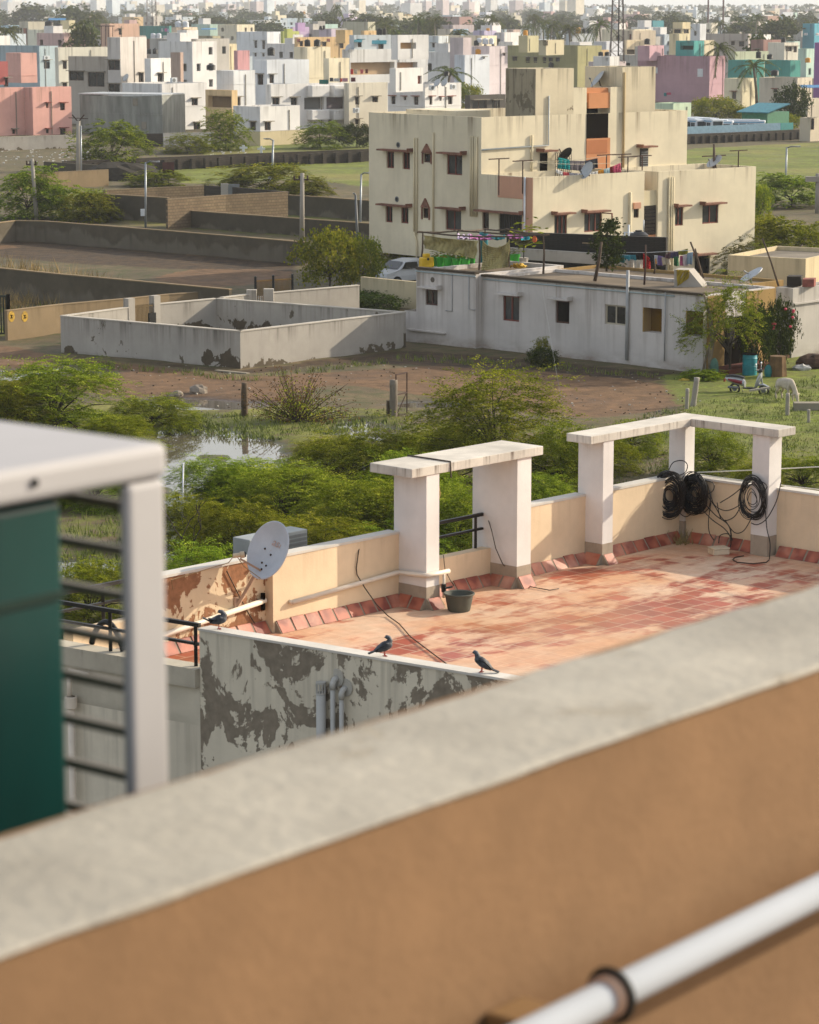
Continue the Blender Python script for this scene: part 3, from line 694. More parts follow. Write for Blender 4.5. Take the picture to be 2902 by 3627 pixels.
    m=MB();m.tube([TW(-5.75,-.14,T_zs1+.012),TW(-5.75,.64,T_zs1+.012),TW(-5.75,.65,T_zs1-.2)],.011,6);tag(m.build('slab_cable',wm),'brown cable laid across the top of the left pergola slab','cable')
    # coils of black cable
    cm=plain('black_cable','#0c0c0d',.4,spec=.5)
    def coil(c,ax,r,n,label,spread,el=1.25,th=.007,seed=1):
        rnd=random.Random(seed)
        root=thing('cable_coil',label,'cable coil',c)
        s=Vector((0,0,1)).cross(ax).normalized()
        for k in range(n):
            rr=r*(1.05-.75*rnd.random()**1.6);off=ax*rnd.uniform(-spread,spread)+s*rnd.uniform(-.05,.05)*r*2+Vector((0,0,rnd.uniform(-.1,.1)*r*2))
            ph=rnd.uniform(-.25,.25);m=MB();pts=[]
            for i in range(29):
                t=2*math.pi*i/28;pts.append(c+off+s*math.cos(t)*rr+Vector((0,0,1))*(math.sin(t)*rr*el+ph*rr*math.cos(t))+ax*math.sin(t*2+ph)*.015)
            m.tube(pts,th,5,caps=False);m.build('loop',cm,root,world=True,smooth=True)
    q=PP(*z8(768,635),TW(-.3,.25,0),T_v*.7-T_u*.7)
    coil(q,(T_v*.5-T_u*.85).normalized(),.22,44,'large dense black cable coil hanging left on the corner pillar',.05,1.45,seed=2)
    q=PP(*z8(925,625),TW(-.12,.55,0),T_u)
    coil(q,-T_u,.235,44,'large black cable coil hanging on far parapet right beside the corner pillar',.05,1.2,seed=3)
    q=PP(*z8(1295,660),TW(-.28,1.5,0),T_u)
    coil(q,-T_u,.22,20,'thinner black cable coil hanging on the rightmost pergola pillar',.04,1.35,.006,4)
    h=lambda zx,zy,p=-.1:PP(*z8(zx,zy),TW(p,0,0),T_u)
    rnd=random.Random(4)
    paths=[[(955,715),(1040,800),(1110,850),(1150,900),(1160,960)],[(985,690),(1060,770),(1140,830),(1162,900),(1155,975)],[(1005,640),(1060,720),(1095,780),(1150,850),(1160,950)],
     [(1020,600),(1050,700),(1120,740),(1190,720),(1240,680)],[(940,540),(1040,560),(1045,610),(1000,640)],[(820,670),(820,740),(870,780),(920,740),(930,700)],
     [(1090,690),(1170,640),(1230,590)],[(1070,690),(1100,800),(1180,780),(1225,700)],[(1030,690),(1015,800),(1020,880),(1050,930)],[(1290,790),(1240,870),(1180,880),(1120,800)],
     [(1380,740),(1390,860),(1410,950),(1405,1060)],[(1250,600),(1330,550),(1390,580),(1370,620)],[(1480,560),(1450,680),(1390,790),(1330,830),(1290,820)],[(1080,950),(1090,900),(1140,890),(1170,930)],[(760,480),(790,430),(850,420),(880,450),(860,500),(790,520)]]
    root=thing('tangled_cables','tangle of thin black cables looping down the far parapet to the junction box','cables',TW(-.2,1.,ZF))
    for pth in paths:
        # smooth through points
        pts=[];n=len(pth)
        for i in range(n-1):
            p0=pth[max(i-1,0)];p1=pth[i];p2=pth[i+1];p3=pth[min(i+2,n-1)]
            for k in range(5):
                t=k/5
                pts.append(tuple(.5*((2*p1[j])+(-p0[j]+p2[j])*t+(2*p0[j]-5*p1[j]+4*p2[j]-p3[j])*t*t+(-p0[j]+3*p1[j]-3*p2[j]+p3[j])*t**3) for j in (0,1)))
        pts.append(pth[-1])
        pw=-.12 if max(p[0] for p in pth)<1230 else -.26
        m=MB();m.tube([h(x,y,pw+rnd.uniform(-.03,.0)) for x,y in pts],.0075,6);m.build('cable',cm,root,world=True,smooth=True)
    m=MB();m.tube([P(*z8(x,y),ZF+.012) for x,y in ((1405,1055),(1385,1072),(1300,1080),(1200,1072),(1170,1055),(1185,1040),(1240,1030))],.008,6);m.build('cable',cm,root,world=True,smooth=True)
    # lines to the right
    lm=plain('white_line','#c9c9bd',.5)
    a=h(940,495,.05)
    for i,(x,y,lab) in enumerate(((1800,446,'upper white washing line running right from the corner pillar'),(1725,588,'lower white washing line sloping right below the other line'))):
        b=h(x,y,.4 if i==0 else .3);b2=a+(b-a)*2.2;s0=a if i==0 else h(960,512,.05)
        m=MB();m.tube(arc(s0,b2,.02),.009,6);tag(m.build('washing_line',lm),lab,'washing line')
    # weeds at the corner post
    m=MB();rnd=random.Random(6);c=TW(-.22,.3,ZF)
    for i in range(60):
        a=rnd.uniform(0,6.28);r=rnd.uniform(.02,.18);p=c+Vector((r*math.cos(a),r*math.sin(a),0));q=p+Vector((rnd.uniform(-.08,.08),rnd.uniform(-.08,.08),rnd.uniform(.05,.22)));m.tube([p,q],[.006,.002],4)
    tag(m.build('dry_weeds',plain('straw','#8a7c52',.9)),'dry straw weeds growing at the foot of the corner pillar','weeds',kind=None)
terrace_things()
# ---------------------------------------------------------------- pigeons
def pigeon(loc,heading,label,pose):
    root=thing('pigeon',label,'pigeon',loc,heading);root.scale=(.86,.86,.86)
    gm=NT('pigeon_feathers');n=gm.noise(9.,4);gm.col(gm.mix(gm.rng(n,.4,.62),lin('#23262c'),lin('#4b505a')));gm.set(Roughness=.6)
    dk=plain('pigeon_dark','#191a1e',.5);ft=plain('pigeon_feet','#a04a44',.6)
    # spine: tail -> rump -> body -> breast -> neck -> head -> (x forward)
    if pose=='preen': sp=[(-.12,.10,.022),(-.06,.115,.05),(0,.125,.066),(.05,.14,.064),(.075,.185,.04),(.05,.225,.028),(.02,.235,.026)];hd=(.02,.235);bk=(-.02,.222)
    elif pose=='turn': sp=[(-.12,.075,.024),(-.06,.10,.05),(0,.125,.064),(.05,.15,.06),(.072,.195,.036),(.06,.235,.026),(.035,.245,.025)];hd=(.035,.245);bk=(-.005,.238)
    else: sp=[(-.12,.045,.024),(-.06,.085,.048),(0,.125,.06),(.045,.16,.054),(.06,.205,.033),(.075,.24,.027),(.095,.245,.025)];hd=(.09,.245);bk=(.13,.235)
    m=MB();pts=[];rs=[]
    for i in range(len(sp)-1):
        for k in range(4):
            t=k/4;pts.append((sp[i][0]*(1-t)+sp[i+1][0]*t,0,sp[i][1]*(1-t)+sp[i+1][1]*t));s=t*t*(3-2*t);rs.append(sp[i][2]*(1-s)+sp[i+1][2]*s)
    pts.append((sp[-1][0],0,sp[-1][1]));rs.append(sp[-1][2]*.6)
    m.tube(pts,rs,12);m.ball((hd[0],0,hd[1]),.028,.025,.026)
    m.build('body',gm.m,root,smooth=True)
    tz=sp[0][1];m=MB()
    if pose=='preen': m.obox((-.1,-.035,tz-.005),(-.11,-.01,.06),(0,.07,0),(.003,0,.016))
    else: m.obox((-.09,-.03,tz+.005),(-.12,-.008,-.045 if pose!='turn' else -.04),(0,.06,0),(0,0,.014))
    m.build('tail',dk,root,bevel=.003)
    for s in (-1,1):
        m=MB();w=[(.05,.145),(.02,.165),(-.06,.135),(-.14,tz+(.05 if pose=='preen' else .0)),(-.1,tz-.005),(0,.10)]
        f=[(x,s*(.058 if 0<i<3 else .045 if i in(0,5) else .028),z) for i,(x,z) in enumerate(w)];b=[(x,s*.02,z) for x,z in w]
        m.face(f);n=len(f)
        for i in range(n): j=(i+1)%n;m.face([f[i],f[j],b[j],b[i]])
        m.build('wing',dk,root)
        m=MB();m.tube([(.0,s*.022,.08),(.005,s*.022,.0)],.006,6)
        for a in (-.5,0,.5): m.tube([(.005,s*.022,.004),(.035*math.cos(a),s*.022+.03*math.sin(a),.004)],.0035,5)
        m.tube([(.005,s*.022,.004),(-.02,s*.022,.004)],.0035,5);m.build('leg',ft,root)
    m=MB();m.tube([(hd[0]+(bk[0]-hd[0])*.5,0,hd[1]-.003),(bk[0],0,bk[1])],[.008,.002],6);m.build('beak',dk,root)
def pw(sx,sy,off=.085): 
    return PP(sx,sy,TW(T_A[0]+off,T_A[1],0),T_u*T_d.y-T_v*T_d.x)
def pig_at(sx,sy,h,lab,pose):
    # on the wall cap
    o=TW(T_A[0]+.08,T_A[1],0);n=(T_u*T_d.y-T_v*T_d.x);p=PP(sx,sy,o,n)
    p.z=T_top+.032;pigeon(p,h,lab,pose)
pig_at(775,2236,R(10),'pigeon with raised tail preening at the left end of the wall','preen')
pig_at(1362,2335,R(15),'pigeon on the wall top looking back over its shoulder','turn')
pig_at(1708,2394,R(165),'dark upright pigeon nearest the foreground parapet on the wall','stand')
# ================================================================ ground, water
def ppoly(pts): return [tuple(P(*DD(*p))[:2]) for p in pts]
def ground():
    xs=np.concatenate([[-9000,-3000,-1000,-400,-200,-120],np.arange(-75,90,.75),[120,200,400,1000,3000,9000]])
    ys=np.concatenate([[-60,0,20,35],np.arange(45,130,.6),np.arange(130,365,1.2),[380,420,500,700,1000,1600,2600,4500,8000,14000]])
    X,Y=np.meshgrid(xs,ys);ny,nx=X.shape
    def mask(polys,blur=1):
        a=np.zeros(X.shape)
        for poly in polys:
            w=1.
            if isinstance(poly,tuple): poly,w=poly
            q=ppoly(poly);ins=np.zeros(X.shape,bool);n=len(q)
            for i in range(n):
                x0,y0=q[i];x1,y1=q[(i+1)%n]
                if y0==y1: continue
                c=((Y>=min(y0,y1))&(Y<max(y0,y1)))&(X<(x1-x0)*(Y-y0)/(y1-y0)+x0);ins^=c
            a=np.maximum(a,ins*w)
        for _ in range(blur):
            p=np.pad(a,1,mode='edge');a=(p[:-2,1:-1]+p[2:,1:-1]+p[1:-1,:-2]+p[1:-1,2:]+p[1:-1,1:-1]*2)/6
        return a
    grass=mask([[(360,352),(790,330),(790,398),(640,378),(480,388),(380,388)],[(420,306),(790,288),(790,322),(430,330)],
        [(1440,316),(1760,300),(1760,440),(1600,415),(1440,346)],([(1380,800),(1470,785),(1760,740),(1760,1060),(1480,1060),(1380,930),(1450,860)],.9),
        ([(-40,690),(120,680),(120,708),(-40,715)],.8),([(-100,860),(330,850),(860,862),(880,905),(560,925),(360,910),(-100,900)],.55),([(-100,900),(1200,900),(1200,1330),(-100,1330)],.45),
        ([(0,460),(170,470),(620,505),(780,520),(780,470),(400,400),(100,400)],.5)],2)
    red=mask([[(-60,715),(150,760),(520,800),(900,775),(1300,800),(1460,828),(1485,850),(1240,890),(930,842),(700,812),(540,862),(330,850),(120,820),(-60,800)],
        ([(300,590),(420,570),(620,572),(600,598),(420,610)],.9),([(380,535),(480,528),(480,540),(380,545)],.8),([(-20,520),(40,518),(40,528),(-20,530)],.8)],2)
    dark=mask([[(-60,485),(620,545),(620,600),(480,575),(200,560),(-60,540)],([(860,740),(1480,795),(1480,810),(1200,812),(860,770),(700,775),(700,760)],.8),([(130,755),(510,795),(700,770),(700,760),(510,785),(130,750)],.9)],2)
    wat=mask([[(-60,778),(48,780),(70,792),(20,806),(-60,806)],[(340,902),(470,906),(585,940),(560,958),(430,952),(355,936)],[(700,893),(790,888),(812,905),(806,930),(745,926)],[(820,905),(840,900),(850,930),(824,926)],
        [(340,1085),(480,1100),(476,1170),(400,1185),(340,1170)],[(590,1050),(700,1045),(690,1085),(590,1080)],[(860,846),(1010,846),(1010,856),(860,858)],[(300,835),(520,848),(520,860),(300,858)],
        [(740,965),(800,960),(800,1000),(760,990)],[(190,975),(260,985),(260,1010),(190,1010)],[(480,960),(640,955),(660,990),(480,990)],[(700,1150),(800,1150),(800,1190),(700,1190)],[(100,1180),(260,1180),(260,1240),(100,1240)],[(350,950),(420,950),(420,1080),(350,1080)],[(95,770),(150,768),(230,785),(210,795),(110,790)]],1)
    rnd=np.random.RandomState(3)
    def fn(s):
        # smooth noise
        a=np.zeros(X.shape)
        for k in range(5):
            fx,fy=rnd.uniform(.5,1.4,2)*s*(1.7**k);p=rnd.uniform(0,6.28,2);th=rnd.uniform(0,3.14)
            a+=np.sin((X*np.cos(th)+Y*np.sin(th))*fx+p[0]+1.3*np.sin((Y*np.cos(th)-X*np.sin(th))*fy+p[1]))/(1.5**k)
        return a/2.6
    Z=.1+.05*fn(.35)+.025*fn(1.1)-.3*np.clip(wat*1.3+.25*fn(.8)*(wat>.03),0,1)*(wat>.01)
    far=(np.abs(X)>80)|(Y>370)|(Y<44);Z=np.where(far,.05,Z)
    Z=np.where(Y<44,.05,Z)
    verts=np.stack([X.ravel(),Y.ravel(),Z.ravel()],1)
    idx=np.arange(nx*ny).reshape(ny,nx);f=np.stack([idx[:-1,:-1],idx[:-1,1:],idx[1:,1:],idx[1:,:-1]],-1).reshape(-1,4)
    me=bpy.data.meshes.new('ground');me.from_pydata(verts.tolist(),[],f.tolist())
    ca=me.color_attributes.new('cover','FLOAT_COLOR','POINT')
    c=np.stack([grass.ravel(),red.ravel(),dark.ravel(),np.ones(nx*ny)],1).astype(np.float32);ca.data.foreach_set('color',c.ravel())
    me.polygons.foreach_set('use_smooth',[True]*len(f));me.update()
    o=bpy.data.objects.new('ground',me);COL.objects.link(o);tag(o,kind='structure')
    t=NT('wet_earth_and_grass')
    at=t.n('ShaderNodeVertexColor');at.layer_name='cover';sc=t.n('ShaderNodeSeparateColor');t.l(at.outputs[0],sc.inputs[0])
    n1=t.noise(.22,7,.62);n2=t.noise(1.3,6,.65);n3=t.noise(6.,4,.6);n4=t.noise(.06,4)
    base=t.mix(t.rng(n1,.35,.65),lin('#4b4130'),lin('#6b5c42'));base=t.mix(t.rng(n2,.42,.66,0,.8),base,lin('#3c4420'))
    rd=t.mix(t.rng(n2,.3,.7),lin('#4d3a26'),lin('#775a3f'));rd=t.mix(t.rng(n1,.5,.7,0,.5),rd,lin('#4a3a28'))
    gr=t.mix(t.rng(n1,.35,.65),lin('#525f18'),lin('#83902c'));gr=t.mix(t.rng(n2,.36,.66),gr,lin('#5a5a24'));gr=t.mix(t.rng(n4,.5,.65,0,.5),gr,lin('#8a7a48'))
    gr=t.mix(t.rng(n3,.4,.7,0,.5),gr,lin('#343d12'))
    dk=t.mix(t.rng(n2,.35,.65),lin('#2a2117'),lin('#4f3d28'))
    def fac(ch,k=.5): return t.rng(t.math('ADD',sc.outputs[ch],t.math('MULTIPLY',t.math('SUBTRACT',n2,.5),k*1.6)),.35,.55)
    a=t.mix(fac(2),base,dk);a=t.mix(fac(1),a,rd);a=t.mix(fac(0,.8),a,gr)
    g=t.n('ShaderNodeNewGeometry');wz=t.sep(g.outputs['Position'])[2]
    wet=t.rng(wz,-.01,.09,1.,0.)
    a=t.mix(t.math('MULTIPLY',wet,.6),a,lin('#241d13'))
    t.col(a);t.b.inputs['Specular IOR Level'].default_value=.3
    t.l(t.rng(wet,0,1,.95,.35),t.b.inputs['Roughness'])
    t.bump(t.math('ADD',n2,t.math('MULTIPLY',n3,.5)),.5,.12);me.materials.append(t.m)
    wm=NT('muddy_water');wm.col('#5a5348');wm.set(Roughness=.02);wm.b.inputs['Specular IOR Level'].default_value=1.;wm.bump(wm.noise(2.2,3),.04,.02)
    m=MB();m.face([(-80,46,-.02),(85,46,-.02),(85,135,-.02),(-80,135,-.02)]);tag(m.build('water',wm.m),kind='structure')
ground()
# tufts of marsh grass and weeds: one uncountable mass
def grass_tufts():
    rnd=random.Random(11);m=MB()
    def tuft(p,h,n,sp):
        for i in range(n):
            a=rnd.uniform(0,6.28);r=rnd.uniform(0,sp);b=Vector((p.x+r*math.cos(a),p.y+r*math.sin(a),.04));hh=h*rnd.uniform(.5,1.1)
            t=b+Vector((rnd.uniform(-.5,.5)*hh,rnd.uniform(-.5,.5)*hh,hh));w=.014+.014*rnd.random();d=Vector((math.cos(a+1.3)*w,math.sin(a+1.3)*w,0))
            m.face([b-d,b+d,t])
    def scat(poly,n,h,k,sp):
        xs=[p[0] for p in poly];ys=[p[1] for p in poly]
        for i in range(n):
            for _ in range(30):
                x=rnd.uniform(min(xs),max(xs));y=rnd.uniform(min(ys),max(ys));ins=False;c=len(poly)
                for j in range(c):
                    x0,y0=poly[j];x1,y1=poly[(j+1)%c]
                    if (y0>y)!=(y1>y) and x<(x1-x0)*(y-y0)/(y1-y0)+x0: ins=not ins
                if ins: tuft(P(*DD(x,y)),h*rnd.uniform(.6,1.2),k,sp);break
    scat([(330,880),(860,868),(880,905),(560,930),(350,915)],420,.2,12,.4)
    scat([(1230,905),(1400,870),(1760,790),(1760,1060),(1230,1060)],1500,.2,12,.5)
    scat([(130,760),(500,798),(500,806),(130,770)],90,.3,8,.3)
    scat([(505,800),(860,752),(1480,800),(1480,808),(860,765),(520,808)],170,.3,8,.3)
    scat([(-40,660),(200,640),(200,700),(-40,712)],120,.45,9,.4)
    scat([(350,1040),(820,1040),(820,1240),(350,1240)],300,.3,12,.4)
    scat([(130,1000),(260,1000),(260,1260),(130,1260)],140,.4,9,.4)
    t=NT('grass_blades');g=t.n('ShaderNodeNewGeometry')
    t.col(t.mix(t.rng(g.outputs['Random Per Island'],0,1),lin('#3f4d14'),lin('#7f8a2e')));t.set(Roughness=.8)
    tag(m.build('marsh_grass',t.m),kind='stuff')
    m=MB()
    scat([(0,560),(110,575),(300,620),(150,650),(0,670)],320,1.0,7,.4)
    t=NT('dry_reed_blades');g=t.n('ShaderNodeNewGeometry')
    t.col(t.mix(t.rng(g.outputs['Random Per Island'],0,1),lin('#6b5a2c'),lin('#a58a55')));t.set(Roughness=.85)
    tag(m.build('dry_reeds',t.m),kind='stuff')
grass_tufts()
# ================================================================ compound walls
def wseg(m,p,q,h,th=.2,mi=0,z0=-.15):
    p=Vector((p[0],p[1],0));q=Vector((q[0],q[1],0));e=(q-p);n=Vector((-e.y,e.x,0)).normalized()
    m.obox(p+Vector((0,0,z0)),e,n*th,Vector((0,0,h-z0)),mi)
W_white=plaster('#a9a39a',.5,.5,patch=.0,name='grey_white_render',sc=.9,base=.9,dirt='#3a332a',top=.6,rise=('#5d5344',.2))
W_whitep=plaster('#a9a39a',.6,.5,patch=.9,patchc='#5b5142',name='grey_white_peeling',sc=.8,base=.9,dirt='#3a332a',top=.5,pthr=.62,rise=('#564c3e',.42))
W_cap=plaster('#b9b2a6',0,.4,name='wall_cap',sc=1.5)
W_dark=plaster('#6b6355',.7,.9,name='damp_dark_render',sc=.4,base=.5,dirt='#1d1a14',top=.2,wet=('#5a5244',.5))
W_black=plaster('#6b6455',.5,.9,name='black_damp_render',sc=.35,base=.3,dirt='#191611',top=.1,wet=('#524b3f',.2))
W_tan=plaster('#8d7a5e',.4,.6,name='tan_render',sc=.6,dirt='#3d3020',base=.3)
W_cream=plaster('#c0b292',.3,.3,name='cream_wall',sc=.6)
def brick_mat(c1,c2,mo,w=.45,h=.22,name='block_wall'):
    t=NT(name);br=t.n('ShaderNodeTexBrick')
    s=t.sep(t.co());cx=t.n('ShaderNodeCombineXYZ');t.l(t.math('ADD',s[0],s[1]),cx.inputs[0]);t.l(s[2],cx.inputs[1]);t.l(cx.outputs[0],br.inputs['Vector'])
    br.inputs['Color1'].default_value=(*lin(c1),1);br.inputs['Color2'].default_value=(*lin(c2),1);br.inputs['Mortar'].default_value=(*lin(mo),1)
    br.inputs['Brick Width'].default_value=w;br.inputs['Row Height'].default_value=h;br.inputs['Mortar Size'].default_value=.02;br.inputs['Scale'].default_value=1
    a=t.mix(t.rng(t.noise(.5,6),.4,.7,0,.6),br.outputs[0],mul(c2,.6));t.col(a);t.set(Roughness=.95);t.bump(br.outputs[1],-.3 if False else .3,.01);return t.m
B_tan=brick_mat('#7d6b52','#6b5a45','#4a3f30');B_dark=brick_mat('#3d3429','#2f2820','#211c16');B_blk=brick_mat('#2c2824','#211e1a','#17150f',.25,.09)
def wall_line(name,label,tops,h,mat,th=.2,cap=True,dep=None,group=None,mats=None,butt=0,bm=None,capm=None):
    """tops: display-pixel points along the top edge of the wall"""
    pts=[P(*DD(*t),h) for t in tops]
    root=thing(name,label,'boundary wall',(pts[0].x,pts[0].y,0),0,group)
    for i in range(len(pts)-1):
        m=MB();wseg(m,pts[i],pts[i+1],h,th);m.build('panel',(mats[i] if mats else mat),root,world=True)
        if cap:
            m=MB();p,q=pts[i],pts[i+1];e=Vector((q.x-p.x,q.y-p.y,0));n=Vector((-e.y,e.x,0)).normalized()
            m.obox(Vector((p.x,p.y,h+.002))-n*.02,e,n*(th+.04),Vector((0,0,.05)));m.build('coping',capm or W_cap,root,world=True)
    if butt:
        p,q=pts[0],pts[-1];L=(q-p).length;e=(q-p)/L;n=Vector((e.y,-e.x,0));k=int(L/butt)
        for i in range(k+1):
            c=p+e*(i*butt);m=MB();m.obox(Vector((c.x,c.y,-.1))-n*.0,e*.45,n*.35,Vector((0,0,h-.15)));m.build('buttress',bm or mat,root,world=True)
    return root,pts
def compound():
    h=1.75
    L,N,Rr,Bk=[P(*DD(*p),h) for p in ((134,667),(506,699),(850,659),(456,630))]
    g0,g1=[P(*DD(*p),h) for p in ((276,648),(330,642))]
    root=thing('compound_wall','pale grey plastered compound wall round an empty plot with gate pillars','boundary wall',(N.x,N.y,0))
    for nm,a,b,mt in (('front',L,N,W_whitep),('side',N,Rr,W_white),('back',Bk,Rr,W_whitep),('gate_side',L,g0,W_white),('gate_side',g1,Bk,W_whitep)):
        m=MB();wseg(m,a,b,h,.2);m.build('panel',mt,root,world=True)
        m=MB();e=Vector((b.x-a.x,b.y-a.y,0));n=Vector((-e.y,e.x,0)).normalized();m.obox(Vector((a.x,a.y,h+.002))-n*.03,e,n*.26,Vector((0,0,.05)));m.build('coping',W_cap,root,world=True)
    e=(g1-g0).normalized()
    for c in (g0,g1):
        m=MB();n=Vector((-e.y,e.x,0));m.obox(Vector((c.x,c.y,-.1))-e*.2-n*.05,e*.42,n*.36,Vector((0,0,h+.55)));m.build('gate_pillar',W_white,root,world=True)
    m=MB();n=Vector((-e.y,e.x,0))
    gw=(g1-g0).length
    for i in range(15): 
        p=g0+e*(.25+(gw-.5)*i/14);m.bar((p.x,p.y,.1),(p.x,p.y,h+.1),.03,.03)
    for z in (.3,1.,h): m.bar((g0+e*.22)+Vector((0,0,z-h)),(g1-e*.22)+Vector((0,0,z-h)),.04,.04)
    m.build('gate',plain('rusty_yellow_gate','#5e4a22',.7),root,world=True)
    c=g1-e*.55+Vector((0,0,-.35));m=MB();m.obox(c-n*.06,e*.45,n*.1,Vector((0,0,-.5)));m.build('gate_plate',M_black,root,world=True)
    # second gate at the back towards the cream building
    q0,q1=[P(*DD(*p),h+.2) for p in ((530,612),(566,610))]
    root=thing('compound_wall','pale low wall with two gate pillars and white gate behind the empty plot','boundary wall',(q0.x,q0.y,0))
    a0=P(*DD(470,628),h);b1=P(*DD(757,602),h)
    for a,b in ((a0,q0),(q1,b1)):
        m=MB();wseg(m,(a.x,a.y),(b.x,b.y),h,.2);m.build('panel',W_white,root,world=True)
        m=MB();e=Vector((b.x-a.x,b.y-a.y,0));n=Vector((-e.y,e.x,0)).normalized();m.obox(Vector((a.x,a.y,h+.002))-n*.03,e,n*.26,Vector((0,0,.05)));m.build('coping',W_cap,root,world=True)
    for c in (q0,q1): m=MB();m.box(c.x-.25,c.x+.25,c.y-.2,c.y+.2,-.1,h+.25);m.build('gate_pillar',W_white,root,world=True)
    m=MB()
    for i in range(9): p=q0.lerp(q1,(i+.8)/9.6);m.bar((p.x,p.y+.05,.1),(p.x,p.y+.05,h-.1),.04,.04)
    m.build('gate',plain('white_gate','#c2c2c0',.5),root,world=True)
    t0,t1=P(*DD(538,590),2.1),P(*DD(616,585),2.1)
    root=thing('iron_gate','tall ochre iron bar gate behind the white gate beside the leafy tree','gate',(t0.x,t0.y,0))
    m=MB()
    for i in range(31): p=t0.lerp(t1,i/30);m.bar((p.x,p.y,.1),(p.x,p.y,2.1),.035,.035)
    for z in (.4,1.2,2.05): m.bar((t0.x,t0.y,z),(t1.x,t1.y,z),.05,.05)
    m.build('bars',plain('ochre_iron','#7a5a24',.6),root,world=True)
    m=MB()
    for f in (0,.48,1): p=t0.lerp(t1,f);m.bar((p.x,p.y,.0),(p.x,p.y,2.3),.12,.12)
    m.build('frame_posts',M_black,root,world=True)
    # tan wall behind with yellow emblems and dark gate at the left
    S=lambda x,y:(x/1.68232,y/1.68232)
    r,pts=wall_line('compound_wall','tan weathered wall with two round yellow emblems left of the empty plot',[S(26,1103),S(224,1080),S(454,1060),S(600,1045),S(812,1030)],1.5,W_tan,capm=W_tan)
    e=(pts[1]-pts[0]).normalized();n=Vector((e.y,-e.x,0))
    for sx in (41,88):
        c=PP(sx,1121,pts[0],n);m=MB()
        for k in range(24): a=2*math.pi*k/24;b=2*math.pi*(k+1)/24;m.face([c+n*.012,c+n*.012+e*math.cos(a)*.21+Vector((0,0,math.sin(a)*.26)),c+n*.012+e*math.cos(b)*.21+Vector((0,0,math.sin(b)*.26))])
        o=m.build('emblem',plain('yellow_emblem','#b8922a',.7,var=.3,vs=8.),r,world=True)
        m=MB();m.box(-.09,.09,-.004,.0,-.09,-.06);m.box(-.09,.09,-.004,0,.05,.08);m.box(-.03,.03,-.004,0,-.06,.05)
        for i,v in enumerate(m.v): m.v[i]=tuple(c+n*(.016)+e*v[0]+n*(-v[1])+Vector((0,0,v[2])))
        m.build('emblem_mark',M_dark,o)
        o.children[0].parent=o;o.children[0].matrix_parent_inverse=(Matrix.Translation(r.location)).inverted()
    g0=P(0,1189);g1=P(23,1189);root=thing('iron_gate','dark green striped iron gate at the left end of the tan wall','gate',g1)
    m=MB()
    for i in range(14): m.box(-1.7+i*.13,-1.7+i*.13+.07,-.03,.03,.1,1.95)
    m.box(-1.7,.1,-.04,.04,.05,.15);m.box(-1.7,.1,-.04,.04,1.9,2.);m.build('bars',plain('dark_green_iron','#20281c',.6),root)
    m=MB();m.box(.06,.22,-.08,.08,0,2.05);m.build('gate_post',M_dark,root)
    wall_line('compound_wall','dark damp wall with pale blotches beyond the dry reeds',[S(-60,946),S(200,972),S(500,999),S(812,1027)],1.8,W_dark,capm=W_tan)
    wall_line('compound_wall','long dark streaked wall at the edge of the black mud field',[S(-80,800),S(56,783),S(160,785),S(420,805),S(800,836),S(1080,860)],1.5,W_dark,capm=W_tan)
    wall_line('compound_wall','tall black stained wall behind the street lamp',[S(281,684),S(430,692),S(594,702)],1.95,W_black,capm=W_tan)
    wall_line('compound_wall','lower black wall running right to the cream apartment house',[S(594,742),S(900,764),S(1310,793)],1.3,W_black,capm=W_tan)
    wall_line('compound_wall','sunlit tan block wall across the walled yard behind the black wall',[S(594,705),S(800,690),S(1020,678)],2.3,B_tan,cap=False)
    wall_line('compound_wall','farther tan block wall at the back left of the walled yard',[S(371,673),S(550,664),S(723,657)],1.2,B_tan,cap=False)
    wall_line('compound_wall','dark wall behind the walled yard with a small grey door',[S(723,657),S(840,664),S(1018,679)],1.5,B_dark,cap=False)
    wall_line('compound_wall','dark double wall between the block wall and the cream apartment house',[S(1020,692),S(1150,700),S(1310,712)],1.6,W_black,capm=W_tan)
    d0=P(810,662,1.5);dd=thing('grey_door','small grey metal door in the dark wall of the walled yard','door',(d0.x,d0.y-.3,0))
    m=MB();m.box(0,.9,-.05,.05,0,1.75);m.build('door_leaf',M_grey,dd);m=MB();m.box(-.6,-.02,-.1,.1,0,1.8);m.build('door_post',W_white,dd)
    wall_line('boundary_wall','long brown buttressed wall along the far edge of the grass field',[S(223,571),S(413,564),S(800,547),S(1312,527)],1.4,B_dark,cap=False,butt=1.62,bm=B_dark)
    wall_line('boundary_wall','brown buttressed wall under blue sheeting right of the cream apartment house',[S(2400,477),S(2620,468),S(2800,460),S(2950,455)],1.25,B_dark,cap=False,butt=1.25,bm=B_dark)
    wall_line('boundary_wall','sunlit tan wall left of the concrete pole with forked top',[S(49,619),S(385,602)],1.5,W_tan,capm=W_tan)
    wall_line('boundary_wall','short dark wall just right of the heap behind the forked pole',[S(155,572),S(300,581),S(417,590)],1.4,W_black,cap=False)
    wall_line('boundary_wall','stained pale wall in front of the salmon pink house',[S(-60,489),S(100,484),S(277,479)],1.55,W_white,th=.25)
    wall_line('boundary_wall','white wall at the foot of the white house beside the tin shed',[S(580,473),S(758,469)],1.6,plaster('#bdb9b4',.3,.3,name='white_wall',sc=.5))
    wall_line('boundary_wall','dark brick wall at the foot of the grey tin shed',[S(478,474),S(579,472)],1.6,B_dark,cap=False)
    wall_line('boundary_wall','cream yard wall below the white house with curved balconies',[S(840,466),S(922,467),S(1090,459)],1.7,W_cream)
    # blue sheet fence
    a=P(2420,476,1.25);b=P(2765,461,1.25);root=thing('sheet_fence','light blue corrugated sheet fence in front of the white buses','fence',(a.x,a.y,1.1))
